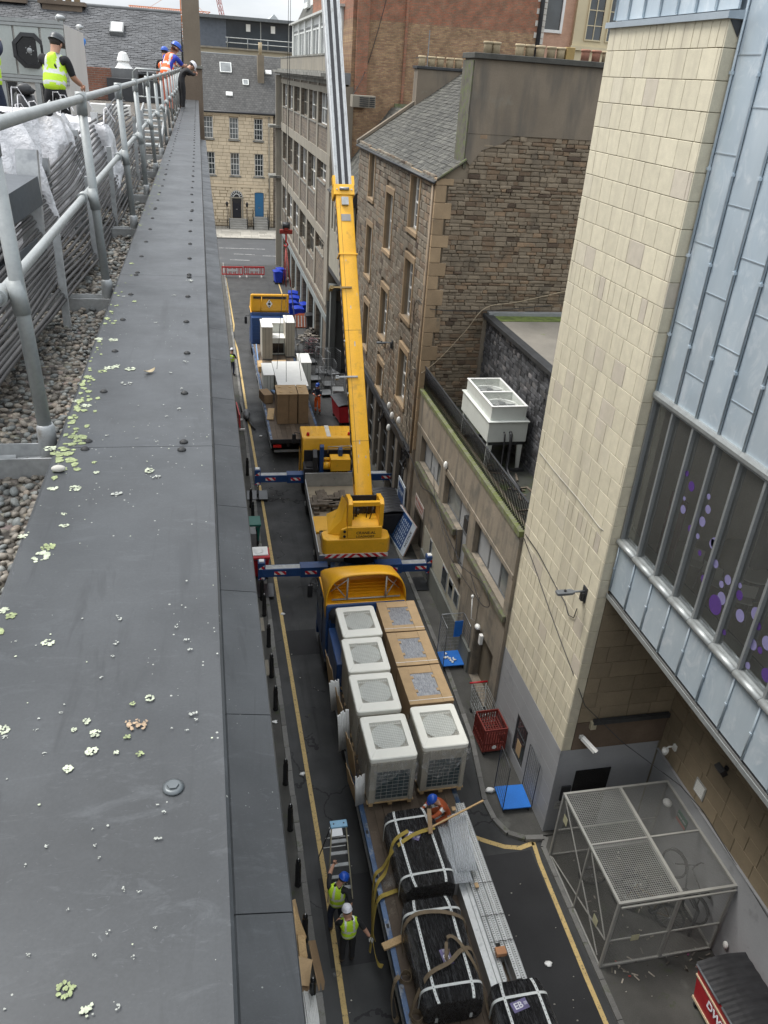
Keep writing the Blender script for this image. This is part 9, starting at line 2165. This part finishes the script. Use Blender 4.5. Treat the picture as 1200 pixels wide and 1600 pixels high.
# roof vents, low walls
vt=thing('roof_cowl','white metal roof cowl vent before the dark slate roof','roof vent',(-3.1,39,16.9))
g=M();g.lathe([(.34,0),(.28,.06),(.18,.22),(.25,.26),(.22,.34),(.15,.52),(.08,.56),(0,.57)],(-2.8,37.0,17.17),14,sm=False);g.build('cowl',mt_white,vt)
g=M();g.box(-3.5,-2.3,36.6,37.4,16.1,17.16);g.build('curb',mt_lead,vt)
g=M();g.box(-5.2,-3.2,35.2,36.0,16.1,17.15);g.build('brick_plinth',wallmat('red_brick_low','brick',(.25,.10,.06),(.2,.09,.06),(.2,.17,.14),.225,.075,'x',.01,.15),label='low red brick block on the roof before the slate roof',cat='brick wall')
g=M();g.box(-3.3,-1.3,35.0,35.6,16.1,16.85);g.build('grey_plinth',mt_dark,label='low dark grey plinth beside the red brick block',cat='plinth')
g=M();g.box(-4.6,-1.9,26.0,26.5,16.1,16.35);g.build('white_upstand',mt_white,label='long low white upstand behind the rubble sacks',cat='upstand')
# slate-roofed building behind our roof
sr=thing('slate_roof_building','long dark slate-roofed building with brown chimney stack just beyond our roof','building',(-8,41,0))
mt_dsl=mat('dark_slate',(.066,.068,.072),.75,0,.15,1.2,30,.12,.25,isl=.2,tint=[(.9,(1.3,1.3,1.3))])
E0=Vector((-16,37.6,17.02));VS=Vector((0,5.4,2.35))
g=M();g.box(-16,-.62,37.9,48,0,16.98);g.build('wall',wallmat('dark_rubble_wall','rubble',(.16,.11,.09),(.12,.10,.085),(.17,.15,.12),.5,.2,'x',.02,.2),sr)
g=M();g.hexa([E0,E0+Vector((15.38,0,0)),E0+Vector((15.38,0,0))+VS,E0+VS,E0+Vector((0,0,.05)),E0+Vector((15.38,0,.05)),E0+Vector((15.38,0,.05))+VS,E0+Vector((0,0,.05))+VS]);g.build('roof_deck',mt_dark,sr,recalc=True)
slates(sr,'roof_slates',mt_dsl,E0+Vector((0,0,.055)),(1,0,0),VS,15.38,VS.length,.27,.17,lift=.012)
g=M();g.hexa([(-16,43,16),(-.62,43,16),(-.62,48.2,16),(-16,48.2,16),(-16,43,19.38),(-.62,43,19.38),(-.62,48.2,17),(-16,48.2,17)]);g.build('rear_roof',mt_dark,sr)
g=M();g.tube([(-16,43.0,19.44),(-.62,43.0,19.44)],.08,6);g.build('ridge',mt_lead,sr)
g=M();g.tube([(-16,37.5,17.0),(-.62,37.5,17.0)],.06,6);g.build('gutter',mt_dark,sr)
g=M();y=41.3;g.T=frame((-3.25,40.9,18.52),(1,0,0),VS.normalized(),(0,-.4,.92));g.box(-.28,.28,-.5,.5,0,.16);sk=g.build('skylight',mt_lead,sr);g=M();g.T=frame((-3.25,40.9,18.52),(1,0,0),VS.normalized(),(0,-.4,.92));g.box(-.22,.22,-.42,.42,.161,.17);g.build('pane',mt_white,sk)
mt_stack=mat('brown_stack_stone',(.15,.115,.085),.9,0,.2,1,20,.1,.3)
g=M();g.box(-6.35,-4.75,42.3,43.4,18.2,19.35);g.build('chimney',mt_stack,sr);g=M();g.box(-6.5,-4.6,42.2,43.5,19.35,19.5);g.build('chimney_cope',mt_stack,sr)
for i in range(4): g=M();g.lathe([(.13,0),(.12,.5),(.14,.52),(.13,.6)],(-6.05+i*.36,42.85,19.5),12);g.build('chimney_pot',mt_pot,sr)
g=M();g.box(-14,-7.0,42.4,43.3,19.3,19.6);g.build('brown_ridge_wall',mt_stack,sr)
# tall chimney shaft at the end of the parapet
tc_=thing('chimney_shaft','tall narrow weathered stone chimney shaft at the far end of the grey parapet','chimney',(-.2,37.2,16))
g=M();g.box(-.50,.16,36.9,37.7,0,22);g.build('shaft',mt_chim,tc_)
g=M();g.box(-.60,.18,36.5,37.75,0,17.35);g.build('base_wall',mt_stack,tc_,bevel=.03)
g=M();g.box(-.66,.22,36.4,37.8,17.35,17.45);g.build('base_cope',mt_concd,tc_)
